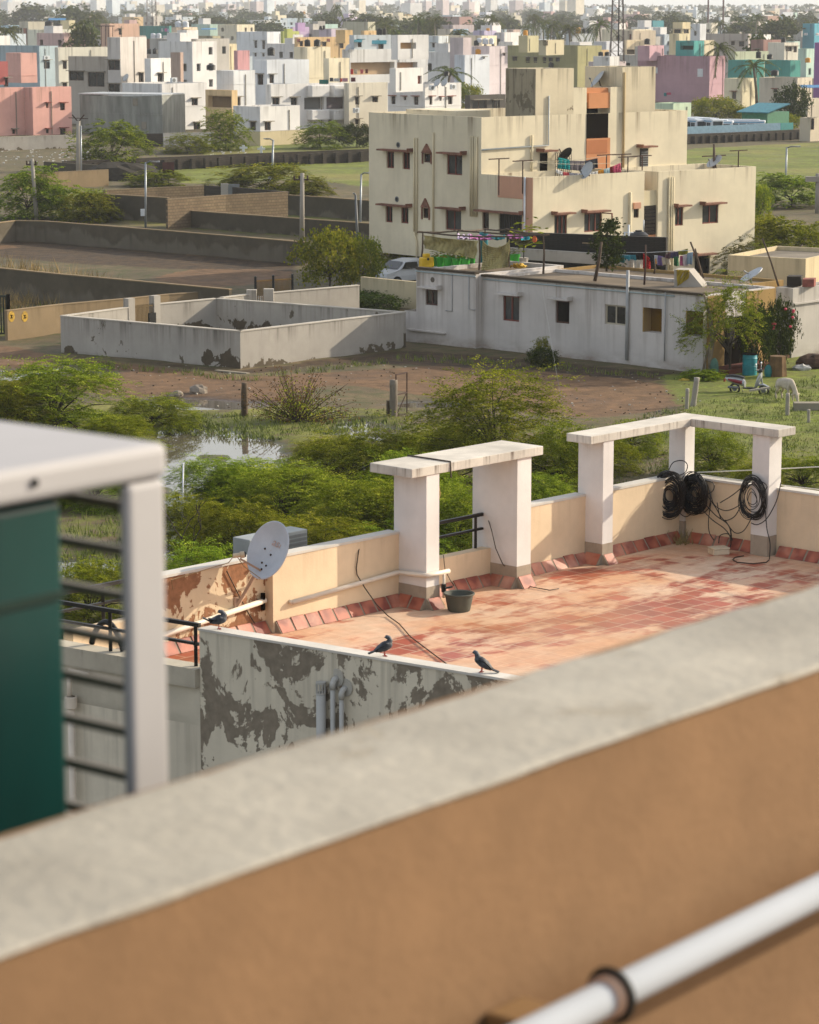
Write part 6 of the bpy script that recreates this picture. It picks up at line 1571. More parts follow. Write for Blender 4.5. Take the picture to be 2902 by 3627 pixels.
    def sheet(pts,mat,lab,sag=.2,name='hung_sheet',n=12,seed=1,belly=.25):
        a,bq,c,d=[Vector(p) for p in pts];rnd=random.Random(seed);ph=rnd.uniform(0,6);m=MB();nr=(bq-a).cross(d-a).normalized()
        G=[[(a.lerp(bq,i/n)).lerp(d.lerp(c,i/n),j/n)+nr*(belly*math.sin(math.pi*i/n)*math.sin(math.pi*j/n)+.05*math.sin(i*1.3+j*.8+ph))-Vector((0,0,sag*4*(i/n)*(1-i/n)*(1-j/n)*(1 if j<n else 0))) for i in range(n+1)] for j in range(n+1)]
        for j in range(n):
            for i in range(n): m.face([G[j][i],G[j][i+1],G[j+1][i+1],G[j+1][i]])
        o=m.build(name,mat,None,smooth=True);s=o.modifiers.new('cloth','SOLIDIFY');s.thickness=.012;tag(o,lab,'cloth sheet');return o
    F_=lambda n,c:plain(n,c,.9,spec=.1,var=.25,vs=2.)
    can=plain('stained_canvas','#a39868',.9,spec=.1,var=.35,vs=1.5)
    y0=tops[0].y-.05
    sheet([PD(*ZX(545,395),y0),PD(*ZX(955,440),tops[1].y-.05),PD(*ZX(940,575),tops[1].y-.05),PD(*ZX(545,495),y0)],can,'pale yellowish canvas sheet hung on the left of the roof shelter',.03,seed=2)
    sheet([PD(*ZX(990,435),tops[1].y-.1),PD(*ZX(1202,430),tops[3].y+.8),PD(*ZX(1185,640),tops[3].y+.8),PD(*ZX(985,665),tops[1].y-.1)],can,'pale draped canvas sheet on the right of the roof shelter',.35,seed=3)
    zt=max(t.z for t in tops)-.0
    for k,(x0,x1,ya,yb,c,lab) in enumerate(((800,900,385,420,'#c9b8d0','white and lilac cloth bundled on the shelter roof poles'),(890,1080,390,425,'#a86a9a','pink cloth draped over the shelter roof poles'),(1060,1160,398,420,'#2f8a99','teal cloth laid on the shelter roof poles'),(1180,1300,385,415,'#9a5f95','purple pink cloth on the right shelter poles'),(1285,1350,395,435,'#2b8fa0','small teal cloth at the right end of the shelter'))):
        yy=tops[1].y+.6;sheet([PD(*ZX(x0,ya),yy+.8),PD(*ZX(x1,ya),yy+.8),PD(*ZX(x1,yb),yy),PD(*ZX(x0,yb),yy)],F_('cloth%d'%k if False else 'bright_cloth',c),lab,.06,seed=k+5,belly=.1)
    yy=tops[3].y+.2;sheet([PD(*ZX(1205,420),yy),PD(*ZX(1390,415),yy),PD(*ZX(1330,470),yy),PD(*ZX(1260,470),yy)],F_('olive_cloth','#6f6a3e'),'olive net cloth sagging at the right end of the shelter',.1,seed=12)
    m=MB();q=PD(*ZX(1388,425),yy);m.ball((0,0,0),.12,.1,.17,8,6);o=m.build('hanging_bag',F_('orange_bag','#b8603c'));o.location=q;tag(o,'small orange bag tied to the right shelter pole','bag')
    # pots
    gp=plain('bright_green_pot','#2f9a2a',.45);proto=None
    pots=[(628,612,42),(668,617,44),(727,622,46),(792,627,46),(862,632,44),(700,600,40),(752,606,40),(830,608,40),(905,606,40)]
    for i,(x,y,w) in enumerate(pots):
        p=B(x,y+18)
        if proto is None:
            proto=thing('plant_pot','bright green plastic pot','plant pot',p,0,'green pots in the roof shelter')
            m=MB();m.lathe([(.001,0),(.17,0),(.21,.42),(.225,.42),(.225,.46),(.2,.46),(.18,.36),(.001,.36)],n=16);m.build('pot',gp,proto,auto=40)
            m=MB();rnd=random.Random(3)
            for k in range(26):
                a=rnd.uniform(0,6.28);t=Vector((math.cos(a)*.2,math.sin(a)*.2,rnd.uniform(.5,.75)));v=Vector((rnd.gauss(0,.06),rnd.gauss(0,.06),.02));w2=Vector((-v.y,v.x,.02));m.face([t-v,t-w2,t+v,t+w2])
            m.build('plant',L_yel,proto);o=proto
        else: o=copy_tree(proto)
        o.location=p;o.rotation_euler=(0,0,i);o['label']='bright green plant pot in the row under the canvas shelter'
    for x,y,lab in ((1200,612,'green pot under the shelter beside the yellow sheet, left one'),(1245,610,'green pot right of its twin beside the yellow sheet')):
        o=copy_tree(proto);o.location=B(x,y);o['label']=lab
    # yellow can and sheet, drum etc
    p=B(567,640);r=thing('yellow_can','bright yellow plastic can at the left end of the roof shelter','can',p,.5);yl=plain('yellow_plastic','#d0a80c',.45)
    m=MB();m.box(-.36,.3,-.2,.2,0,.5);m.build('can_body',yl,r,bevel=.06);m=MB();m.box(-.2,.12,-.12,.12,.505,.68);m.build('can_neck',yl,r,bevel=.04);m=MB();m.tube([(-.05,-.201,.42),(-.05,-.21,.42)],.07,10);m.build('spout_hole',M_black,r)
    q=[B(1195,640,z=zr+.15),B(1335,635,z=zr+.15),B(1290,612,z=zr+.35),B(1230,615,z=zr+.35)];sheet(q,yl,'yellow plastic sheet lying on the roof by the green pots',0.,seed=21,belly=.1)
    p=B(980,650);m=MB();m.lathe([(.001,0),(.28,0),(.28,.85),(.24,.88),(.001,.88)],n=16);o=m.build('blue_drum',plain('teal_plastic','#15707c',.5));o.location=p+Vector((.15,1.2,0));o.scale=(.8,.8,1.9);tag(o,'tall teal drum behind the shelter post between both canvas sheets','drum')
    p=B(1310,640);r=thing('potted_plant','leafy potted plant behind the sagging cloth on the grey roof','potted plant',p+Vector((0,.8,0)));m=MB();rnd=random.Random(8)
    for k in range(90):
        t=Vector((rnd.gauss(0,.4),rnd.gauss(0,.3),1.5+rnd.gauss(0,.35)));v=Vector((rnd.gauss(0,.12),rnd.gauss(0,.12),rnd.gauss(0,.05)));w2=v.orthogonal().normalized()*.06;m.face([t-v,t-w2,t+v,t+w2])
    m.build('crown',L_yel,r);m=MB();m.tube([(0,0,.3),(0,0,1.6)],.03,6);m.build('stem',M_bark,r);m=MB();m.lathe([(.001,0),(.18,0),(.24,.4),(.001,.38)],n=12);m.build('pot',W_white,r)
    # water tank with pipes
    p=B(500,405,ZV);r=thing('water_tank','black ribbed water tank on the grey roof behind the washing','water tank',p)
    m=MB();pr=[(.001,0),(.5,0)]
    for k in range(5): pr+=[(.52,.1+k*.2),(.49,.2+k*.2)]
    pr+=[(.5,1.15),(.3,1.3),(.18,1.32),(.18,1.38),(.001,1.38)];m.lathe(pr,n=20);m.build('tank_body',M_black,r,auto=30)
    m=MB();m.tube([(-.55,-.5,0),(-.55,-.5,1.7)],.05,8);m.tube([(-.75,-.45,0),(-.75,-.45,1.3)],.04,8);m.tube([(-.8,-.45,1.3),(-.3,-.45,1.3)],.03,8);m.tube([(.25,0,1.35),(.25,0,1.9)],.03,8);m.build('tank_pipes',M_white,r,smooth=True)
    m=MB();m.box(-.6,.7,-.3,.3,0,.0+.25);o=m.build('brick_stub',brick_mat('#7a4530','#5f3626','#4a3a2e',.22,.08,'red_brick'));o.location=B(660,400,ZV);tag(o,'low red brick stub beside the black roof tank','bricks')
    # climbing plant on roof
    c,t=feathery(77,.75,.6,2.4,90,leaf=.12,length=.4) if False else broad(77,.7,.55,2.5,70,26,leaf=.09,zlow=.0,spread=.16)
    r=thing('climbing_plant','dark ivy column growing up the post on the grey roof','climber',B(285,500,ZV));c.build('crown',L_dark,r);m=MB();m.tube([(0,0,0),(0,0,2.3)],.06,6);m.build('trunk',M_bark,r)
    # poles
    def spole(x,y,tx,ty,rr,lab,f=ZV,mat=wood):
        p=B(x,y,f);t=up(p,tx,ty,f);m=MB();v=t-p;m.tube([(0,0,0),tuple(v*.5+Vector((.03,0,.0))),tuple(v)],[rr,rr*.85,rr*.7],7);o=m.build('wooden_pole',mat,None,smooth=True);o.location=p;tag(o,lab,'pole');return p,t
    spole(205,565,250,300,.09,'thick weathered board post beside the ivy column on the roof')
    pa,ta=spole(540,590,548,320,.05,'thin rusty pole in the middle of the roof washing line',mat=M_rust)
    pb_,tb=spole(940,545,853,300,.06,'leaning bamboo pole at the right end of the roof washing')
    spole(930,560,885,345,.05,'second shorter leaning pole crossing the bamboo pole')
    spole(1450,600,1340,275,.05,'long thin leaning pole over the far right roof')
    spole(607,515,612,445,.05,'short charred stick on the roof below the washing')
    # washing line + clothes
    la=up(B(230,470,ZV),232,368,ZV);lb_=up(B(905,500,ZV),880,355,ZV)
    m=MB();mid=up(B(545,500,ZV),552,372,ZV);m.tube([la,mid,lb_],.012,5);tag(m.build('washing_line',M_white),'washing line with many clothes across the grey roof','washing line')
    def cl(x0,yt0,x1,yt1,yb,c,lab,seed):
        f=(x0-230)/(905-230);yy=la.y+(lb_.y-la.y)*f-.05;m=MB();n=6;rows=6;rnd=random.Random(seed);ph=rnd.uniform(0,6);wd=rnd.uniform(-6,6)
        G=[[PD(*ZV(x0+(x1-x0)*i/n+wd*j/rows,(yt0+(yt1-yt0)*i/n)*(1-j/rows)+(yb+rnd.uniform(-3,3)*(j==rows))*j/rows),yy+.08*math.sin(i*1.9+ph)*j/rows) for i in range(n+1)] for j in range(rows+1)]
        for j in range(rows):
            for i in range(n): m.face([G[j][i],G[j][i+1],G[j+1][i+1],G[j+1][i]])
        o=m.build('laundry_cloth',F_('washed_cloth',c),None,smooth=True);s=o.modifiers.new('cloth','SOLIDIFY');s.thickness=.015;tag(o,lab,'laundry')
    for i,a in enumerate(((325,390,405,388,440,'#1d5f5f','dark teal cloth near the ivy column on the roof line'),(405,390,485,388,425,'#3f8fa3','light blue cloth right of the dark teal one'),(480,372,535,372,420,'#17161a','black garment by the thin rusty pole'),(533,375,580,412,498,'#a01c22','bright red long garment hanging lowest on the line'),(582,392,608,392,430,'#1d1d28','small black cloth right of the red garment'),(608,390,632,392,452,'#c2c8cc','white and blue shirt on the roof line'),(612,412,628,414,448,'#c98a2a','small orange cloth before the white shirt'),(632,392,668,398,458,'#6a5a8f','violet garment on the roof line'),(658,404,712,408,455,'#b7b0a0','pale grey shirt on the roof line'),(682,385,738,372,412,'#5f4a52','dark brown purple cloth on the upper line'),(720,372,775,362,410,'#4a4560','dusky violet cloth on the upper line'),(772,362,835,345,388,'#76752a','olive towel at the top right of the washing'),(740,402,770,398,462,'#2f6a44','green patterned garment left of the pink one'),(782,395,815,392,462,'#a04a72','pink garment on the roof line'),(800,388,840,382,465,'#c4bcc2','white pink sheet beside the pink garment'),(832,375,870,368,452,'#8fa8bd','pale blue shirt at the right end of the roof line'),(415,418,470,420,485,'#bdbab4','white cloth hanging low behind the blue cloth'),(470,424,525,428,488,'#b9b9b2','second white cloth hanging low right of the first'))): cl(*a,seed=i)
    # stair slab with yellow cloth
    p0=B(748,600,ZV);r=thing('stair_slab','grey sloping concrete stair slab on the roof edge','stair slab',p0);m=MB()
    q=[PD(*ZV(x,y),p0.y) for x,y in ((742,605),(742,487),(840,490),(958,632),(945,640))];k=Vector((.35,.9,0));n=len(q)
    m.face(q);m.face([a+k for a in q][::-1])
    for i in range(n): j=(i+1)%n;m.face([q[i],q[j],q[j]+k,q[i]+k])
    m.build('slab',W_white,r,world=True)
    sheet([PD(*ZV(758,487),p0.y-.04),PD(*ZV(845,490),p0.y-.04),PD(*ZV(842,545),p0.y-.06),PD(*ZV(765,600),p0.y-.06)],F_('yellow_cloth_rag','#9f8a2c'),'mustard yellow cloth draped over the stair slab',.02,seed=30,belly=.04)
    # dishes on the roof right
    c=up(B(1265,590,ZV),1262,520,ZV);z=Vector((-.55,-.1,.85)).normalized();sd=Vector((0,0,1)).cross(z).normalized();u2=z.cross(sd)
    r=thing('satellite_dish','grey dish tipped skyward on the far right flat roof','satellite dish',B(1265,590,ZV));m=MB();m.face([c+sd*.55*math.cos(k*.3142)+u2*.6*math.sin(k*.3142) for k in range(20)]);o=m.build('reflector',plain('dish_grey','#a5a9ad',.5),r,world=True);s=o.modifiers.new('t','SOLIDIFY');s.thickness=.04
    m=MB();m.tube([(0,0,0),tuple(c-B(1265,590,ZV))],.04,6);m.tube([tuple(c-B(1265,590,ZV)-sd*.4),tuple(up(B(1265,590,ZV),1215,495,ZV)-B(1265,590,ZV))],.03,6);m.build('mount',M_grey,r)
    # guy wire in front of the house
    a=P(*DD(1186,865));t=P(*DD(1145,650),3.);m=MB();m.tube([a,PD(*DD(1165,745),a.y+2.),b.Wp(0,b.Lf(*ZX(1440,690))[0],h)],.005,5);tag(m.build('guy_wire',M_grey),'pale guy wire slanting down from the grey roof to the brown earth','wire')
    return b
GH=grey_house()
# ---------------------------------------------------------------- white house at the right edge + flat roof behind
def right_house():
    C=P(2810,1030,3.4);C=PP(*ZV(1545,640),GH.C+GH.u*9.5,GH.w);C=P(*ZV(1548,615),3.3)
    b=Bld('white_house','white washed flat house at the right edge behind the flowering shrub','house',(C.x,C.y,0),R(47))
    wh=plaster('#b5b0a8',.4,.4,name='grimy_white',sc=.7,base=.7,dirt='#4a3f33')
    bl=b.Lf(*ZV(1430,700))[0]
    b.block('wall',0,9,0,bl,0,3.3,wh,par=.1,roof=plaster('#7d6f5d',0,1.,name='mossy_roof',var=.35,sc=.8))
    d=b.hL(*ZV(1470,850),*ZV(1536,1050));b.bx('grey_door',-.05,-.003,d[0],d[1],.25,2.3,M_grey);b.bx('door_post',-.09,-.004,d[1]+.002,d[1]+.3,0,2.5,wh)
    b.bx('door_step',-.6,-.06,d[0],d[1]+.3,0,.25,plain('brick_step','#6a4638',.9))
    b.bx('ledge',.0,9,-.12,-.003,2.55,2.62,wh)
    z=3.3
    for i,(x0,y0,x1,lab,hh) in enumerate(((1505,600,1600,'stack of dark timber boards on the right flat roof',.45),(1610,605,1690,'low red brick parapet piece on the right flat roof',.35))):
        p=P(*ZV(x0,y0),z);q=P(*ZV(x1,y0),z);m=MB();m.obox((0,0,0),q-p,(.2,.8,0),(0,0,hh));o=m.build('timber_stack' if i==0 else 'brick_parapet',plain('dark_timber','#2b241c',.9) if i==0 else plain('pink_brick','#8a4f44',.9,var=.3));o.location=p;tag(o,lab,'timber' if i==0 else 'bricks')
    c=P(*ZV(1680,590),0.);c=Bld('garden_wall_house','cream blank house wall at the right edge behind the roofs','house',(P(*DD(1697,545),4.2).x,P(*DD(1697,545),4.2).y,0),R(60));c.block('wall',0,6,0,4,0,4.2,plaster('#c9b996',.3,.3,sc=.6,name='cream_blank'),par=.2)
right_house()
# ================================================================ scooter, calf, drum
def scooter():
    # rear wheel (870,545) front (1085,530) in the 1725/602 px zoom from (2300,1200)
    f=lambda x,y:(2300+x/2.8654,1200+y/2.8654)
    a=P(*f(868,560));c=P(*f(1088,552));d=c-a;d.z=0;ang=math.atan2(d.y,d.x);
    # true wheelbase 1.25: turn it towards the viewer as needed
    L=d.length;yaw=ang-math.acos(min(1,L/1.27)) if L<1.27 else ang
    r=thing('scooter','parked scooter with red and silver side panels standing on the grass','scooter',a,yaw);s=max(1.,L/1.27);r.scale=(s,s,s)
    sil=plain('silver_paint','#a5a8aa',.25,.3);red=plain('dark_red_paint','#7a1722',.3);blk=M_black
    for x in (0,1.27):
        m=MB();m.tube([(x+.2*math.cos(t),0,.23+.2*math.sin(t)) for t in [2*math.pi*i/20 for i in range(21)]],.045,8,caps=False);o=m.build('wheel',blk,r,smooth=True);m=MB();m.tube([(x,-.05,.23),(x,.05,.23)],.11,10);m.build('rim',M_grey,o)
    def loft(secs,name,mat):
        m=MB();R_=[]
        for x,z0,z1,w in secs:
            R_.append([(x,w*math.cos(t),(z0+z1)/2+(z1-z0)/2*math.sin(t)) for t in [2*math.pi*i/12 for i in range(12)]])
        for i in range(len(R_)-1):
            for j in range(12): k=(j+1)%12;m.face([R_[i][j],R_[i][k],R_[i+1][k],R_[i+1][j]])
        m.face(R_[0][::-1]);m.face(R_[-1]);return m.build(name,mat,r,smooth=True)
    loft([(-.42,.62,.7,.06),(-.3,.5,.74,.13),(0,.42,.76,.17),(.3,.36,.72,.17),(.45,.3,.6,.13)],'rear_body',sil)
    loft([(-.26,.55,.68,.165),(.05,.44,.7,.2),(.36,.4,.64,.195)],'red_side_panel',red)
    loft([(-.38,.72,.78,.1),(-.1,.74,.84,.15),(.25,.72,.8,.15),(.42,.68,.74,.1)],'seat',blk)
    m=MB();m.box(.38,.95,-.16,.16,.26,.32);m.build('footboard',blk,r,bevel=.02)
    loft([(.92,.28,.5,.17),(1.0,.35,.8,.2),(1.08,.5,.98,.2),(1.16,.72,1.0,.13)],'front_shield',sil)
    loft([(1.05,.38,.5,.06),(1.25,.43,.52,.08),(1.48,.34,.42,.06)],'front_mudguard',sil)
    loft([(1.0,.95,1.08,.1),(1.1,.95,1.14,.13),(1.2,1.,1.1,.09)],'handlebar_cowl',blk)
    m=MB();m.tube([(1.02,-.34,1.1),(1.08,0,1.08),(1.02,.34,1.1)],.022,8);m.build('handlebar',blk,r)
    m=MB();m.tube([(1.1,0,.95),(1.26,0,.25)],.035,8);m.build('fork',M_grey,r)
    for sd in (-1,1):
        m=MB();m.tube([(1.05,sd*.26,1.1),(1.02,sd*.33,1.28)],.01,6);m.ball((1.02,sd*.34,1.33),.03,.075,.05,8,6);m.build('mirror',M_white,r,smooth=True)
    m=MB();m.box(-.48,-.44,-.08,.08,.5,.62);m.build('tail_lamp',red,r);m=MB();m.tube([(-.25,-.15,.3),(.2,-.14,.3)],.05,8);m.build('exhaust',M_grey,r);m=MB();m.tube([(.25,.1,.28),(.3,.28,.01)],.015,6);m.build('side_stand',M_grey,r)
scooter()
def calf():
    f=lambda x,y:(2300+x/2.8654,1200+y/2.8654)
    b=P(*f(1385,640));r=thing('calf','white calf grazing with lowered head on the grass','calf',b,R(-63))
    fur=plain('white_fur','#b7ac9c',.9,spec=.1,var=.2,vs=5.);hoof=plain('hoof','#4a3f34',.8)
    # body by skin modifier; x forward
    V=[];E=[];Rr=[]
    def n(p,r,par=None): V.append(p);Rr.append(r);(E.append((par,len(V)-1)) if par is not None else None);return len(V)-1
    pel=n((-.42,0,.82),(.17,.21));sp=n((-.1,0,.80),(.2,.23),pel);ch=n((.22,0,.79),(.18,.24),sp);sh=n((.38,0,.80),(.13,.19),ch)
    nk=n((.56,0,.68),(.085,.13),sh);nk2=n((.72,0,.46),(.07,.1),nk);hd=n((.80,0,.30),(.075,.09),nk2);hd2=n((.84,0,.18),(.055,.06),hd);mz=n((.87,0,.08),(.045,.045),hd2)
    for s in (-1,1):
        a=n((-.46,s*.13,.62),(.09,.12),pel);k=n((-.36,s*.14,.47),(.06,.075),a);hk=n((-.52,s*.14,.33),(.042,.05),k);ft=n((-.47,s*.14,.05),(.036,.036),hk);n((-.45,s*.14,.0),(.045,.042),ft)
        a=n((.33,s*.12,.58),(.07,.09),ch);k=n((.35,s*.12,.36),(.045,.05),a);ft=n((.33,s*.12,.06),(.034,.034),k);n((.35,s*.12,.0),(.043,.042),ft)
        e=n((.70,s*.1,.42),(.02,.03),nk2);n((.68,s*.22,.38),(.012,.045),e)
    t=n((-.58,0,.86),(.04,.04),pel);t=n((-.66,0,.6),(.02,.02),t);n((-.66,0,.38),(.035,.035),t)
    me=bpy.data.meshes.new('body');me.from_pydata(V,E,[]);o=bpy.data.objects.new('body',me);COL.objects.link(o);o.parent=r;me.materials.append(fur)
    m=o.modifiers.new('skin','SKIN')
    if not me.skin_vertices: bpy.context.view_layer.update()
    if not me.skin_vertices:
        bpy.context.view_layer.objects.active=o
    sv=me.skin_vertices[0].data
    for i,x in enumerate(Rr): sv[i].radius=x
    sv[0].use_root=True;s=o.modifiers.new('sub','SUBSURF');s.levels=2;s.render_levels=2;m.use_smooth_shade=True
calf()
def yard_objects():
    f=lambda x,y:(2300+x/2.8654,1200+y/2.8654)
    b=P(*f(1018,385));r=thing('water_drum','teal blue plastic drum standing behind the scooter','drum',b);m=MB();m.lathe([(.001,0),(.3,0),(.32,.1),(.32,.45),(.335,.47),(.32,.49),(.32,.8),(.335,.82),(.32,.84),(.31,.98),(.28,.98),(.28,.9),(.001,.9)],n=20);m.build('drum_body',plain('teal_drum','#1b7f8a',.5,var=.25),r,auto=35)
    m=MB();m.lathe([(.001,1.0),(.33,.985),(.33,1.03),(.001,1.04)],n=18);m.build('lid',M_dark,r)
    b=P(*f(1300,400));r=thing('covered_heap','upright heap covered with brown sacking and a teal bag','covered heap',b);m=MB();rnd=random.Random(3);n=16
    for j in range(6):
        pass
    rr=[[(.42*math.cos(2*math.pi*i/n)*(1-.05*j)*(1+.06*math.sin(i*3)),.36*math.sin(2*math.pi*i/n)*(1+.06*math.sin(i*3)),.98*j/4) for i in range(n)] for j in range(5)]
    for j in range(4):
        for i in range(n): k=(i+1)%n;m.face([rr[j][i],rr[j][k],rr[j+1][k],rr[j+1][i]])
    m.face(rr[4]);m.build('sacking',plain('brown_sacking','#6b5236',.95,var=.3),r,smooth=True);m=MB();m.ball((-.42,-.15,.3),.18,.16,.32,10,8);m.build('teal_bag',plain('teal_bag','#1c6f70',.6),r,smooth=True)
    b=P(*f(610,385));r=thing('dead_tree','forked grey tree trunk wrapped with rags at the house corner','tree',b);bk=plain('pale_bark','#7b6e5c',.9,var=.3)
    m=MB();m.tube([(.1,0,-.1),(.02,0,.9),(.12,0,1.6),(.0,.0,2.6),(-.3,0,3.6)],[.13,.11,.1,.08,.05],9);m.tube([(-.35,.1,-.1),(-.1,.05,1.1),(.1,0,1.7)],[.05,.05,.05],8);m.tube([(.12,0,1.6),(.5,.1,2.8),(.7,.1,3.6)],[.07,.05,.03],7);m.build('trunk',bk,r,smooth=True)
    m=MB();m.ball((.2,-.1,.4),.2,.15,.45,10,7);m.build('rag',plain('teal_rag','#4f7468',.9,var=.3),r,smooth=True)
    b=P(*f(1680,330));m=MB();m.ball((0,0,0),.9,.6,.42,12,7);m.v=[(x*q,y*q,z*q) for x,y,z in m.v for q in (random.Random(int(x*1000+y*77)).uniform(.85,1.12),)];o=m.build('sack_heap',plain('brown_pile','#4a3526',.9,var=.4));o.location=b+Vector((0,.4,.3));tag(o,'low heap of dark brown sacks at the right edge by the white house','heap')
yard_objects()
# ================================================================ the town
A1=lambda x,y:(x/2.156,y/2.156)
A2=lambda x,y:(700+x/2.156,y/2.156)
A3=lambda x,y:(1400+x/2.156,y/2.156)
A4=lambda x,y:(2102+x/2.156,y/2.156)
F1=lambda x,y:(x/3.45,y/3.45)
F2=lambda x,y:(500+x/3.45,y/3.45)
F3=lambda x,y:(1000+x/3.45,y/3.45)
F4=lambda x,y:(1500+x/3.45,y/3.45)
F5=lambda x,y:(2402+x/3.45,y/3.45)
GG=lambda x,y:(2000+x/4.3125,y/4.3125)
SR=lambda x,y:(x,y)
M_red=plain('red_brown_sunshade','#7a3a2c',.8)
M_teal=plain('teal_sheet_roof','#1f7684',.5,var=.3)
M_blue=plain('blue_sheet_roof','#3d7fb0',.5,var=.3)
def paint(c,st=.45):
    c=lin(c);g=.3*c[0]+.55*c[1]+.15*c[2];c=tuple(min(.82,(x*.76+g*.24)*1.2) for x in c)
    return plaster(c,st,.3,name='house_paint',sc=.45,dirt='#4a3f33',top=.55,base=.15)
HS={}
def hs(key,f,xl,xc,xr,yt,h,c,label,psi=50,wl=(),wr=(),cR=None,par=.8,auto=None,shade=None,name='town_house',back=7.,minL=5.,root=None,z0=0,col=None,roof=None):
    """one house, or with root= another storey or wing of the same house"""
    C=P(*f(xc,yt),h)
    if root is None:
        b=Bld(name,label,'house',(C.x,C.y,0),R(psi));nm='wall';o=Vector((0,0,0));HS[key]=(b,C.y)
    else:
        b=HS[root][0];HS[key]=(b,C.y);nm='upper_wall' if z0>0 or h>6.5 else 'side_wall'
    # lengths in the frame of this wing
    t=Bld.__new__(Bld);t.psi=b.psi;t.u=b.u;t.w=b.w;t.C=Vector((C.x,C.y,0));t.root=b.root
    lb=max(t.Lf(*f(xl,yt))[0] if xl<xc-1 else minL,.8);la=max(t.Rf(*f(xr,yt))[0] if xr>xc+1 else minL,.8)
    lb=min(lb,22);la=min(la,28)
    HL=[t.hL(*f(q[0],q[1]),*f(q[2],q[3]),d=.25 if len(q)<5 else q[4]) for q in wl];HR=[t.hR(*f(q[0],q[1]),*f(q[2],q[3]),d=.25 if len(q)<5 else q[4]) for q in wr]
    if auto:
        rnd=random.Random(hash(key)%9999 if not isinstance(key,str) else sum(map(ord,key)))
        for side,Ln,lst in (('L',lb,HL),('R',la,HR)):
            if side not in auto: continue
            nfl=max(1,int((h-z0)/3.1));k=max(1,int(Ln/3.4))
            for fl in range(nfl):
                for i in range(k):
                    if rnd.random()<.4: continue
                    a=Ln*(i+.5)/k-.5;zb=z0+fl*3.05+.95
                    if zb+1.25<h-.5: lst.append((a,a+rnd.choice((.8,1.,1.3)),zb,zb+rnd.choice((1.1,1.25)),.22))
    off=t.C-b.C;oa=off.dot(b.u);ob=off.dot(b.w)
    sh=lambda q,d:[(x[0]+d,x[1]+d)+tuple(x[2:]) for x in q]
    if name!='town_house': pass
    D=max(lb,1.);W=max(la,1.)
    if xl>=xc-1: D=max(minL,3.)
    if xr<=xc+1: W=max(minL,3.)
    mm=b.block(nm,oa,oa+W,ob,ob+D,z0,h,paint(c),par=min(par,.8),pt=.2,hR=sh(HR,oa),hL=sh(HL,ob),win=False,roof=roof)
    if cR is not None:
        pass
    rr=random.Random(int(xc*7+yt))
    for fl in range(1,5):
        zz=3.1*fl
        if z0+.3<zz<h-1.2 and W>2.5 and D>2.5 and C.y<560:
            m=MB();m.box(oa-.05,oa+W,ob-.05,ob-.003,zz,zz+.09);m.box(oa-.05,oa-.003,ob-.003,ob+D,zz,zz+.09);m.build('floor_band',paint(c),b.root)
    if W>3 and C.y<700:
        q=oa+W*rr.uniform(.15,.9);m=MB();m.tube([(q,ob-.07,h-.5),(q,ob-.07,z0+.2)],.055,6);m.build('drain_pipe',M_conc,b.root)
    for q,side,of in ((HL,'L',ob),(HR,'R',oa)):
        src=wl if side=='L' else wr
        for i,x in enumerate(sh(q,of)):
            big=i<len(src) and len(src[i])>4
            if big:
                m=MB();d=x[4]
                if side=='R': m.box(x[0]+.01,x[1]-.01,ob+d-.05,ob+d,x[2],x[3])
                else: m.box(oa+d-.05,oa+d,x[0]+.01,x[1]-.01,x[2],x[3])
                m.build('verandah_back',paint(src[i][5] if len(src[i])>5 else '#a98a63'),b.root)
                continue
            b.window(side,x,ob if side=='R' else oa,M_wood,GL,False,bars=1)
            b.shade(side,x,ob if side=='R' else oa,shade or M_conc,.5,.2,.1,.05,curl=False)
    return t,lb,la
HSx=hs
W1='#c9c7c4';W2='#bfc4ca';CR='#cfc3a2';TAN='#a8997f'
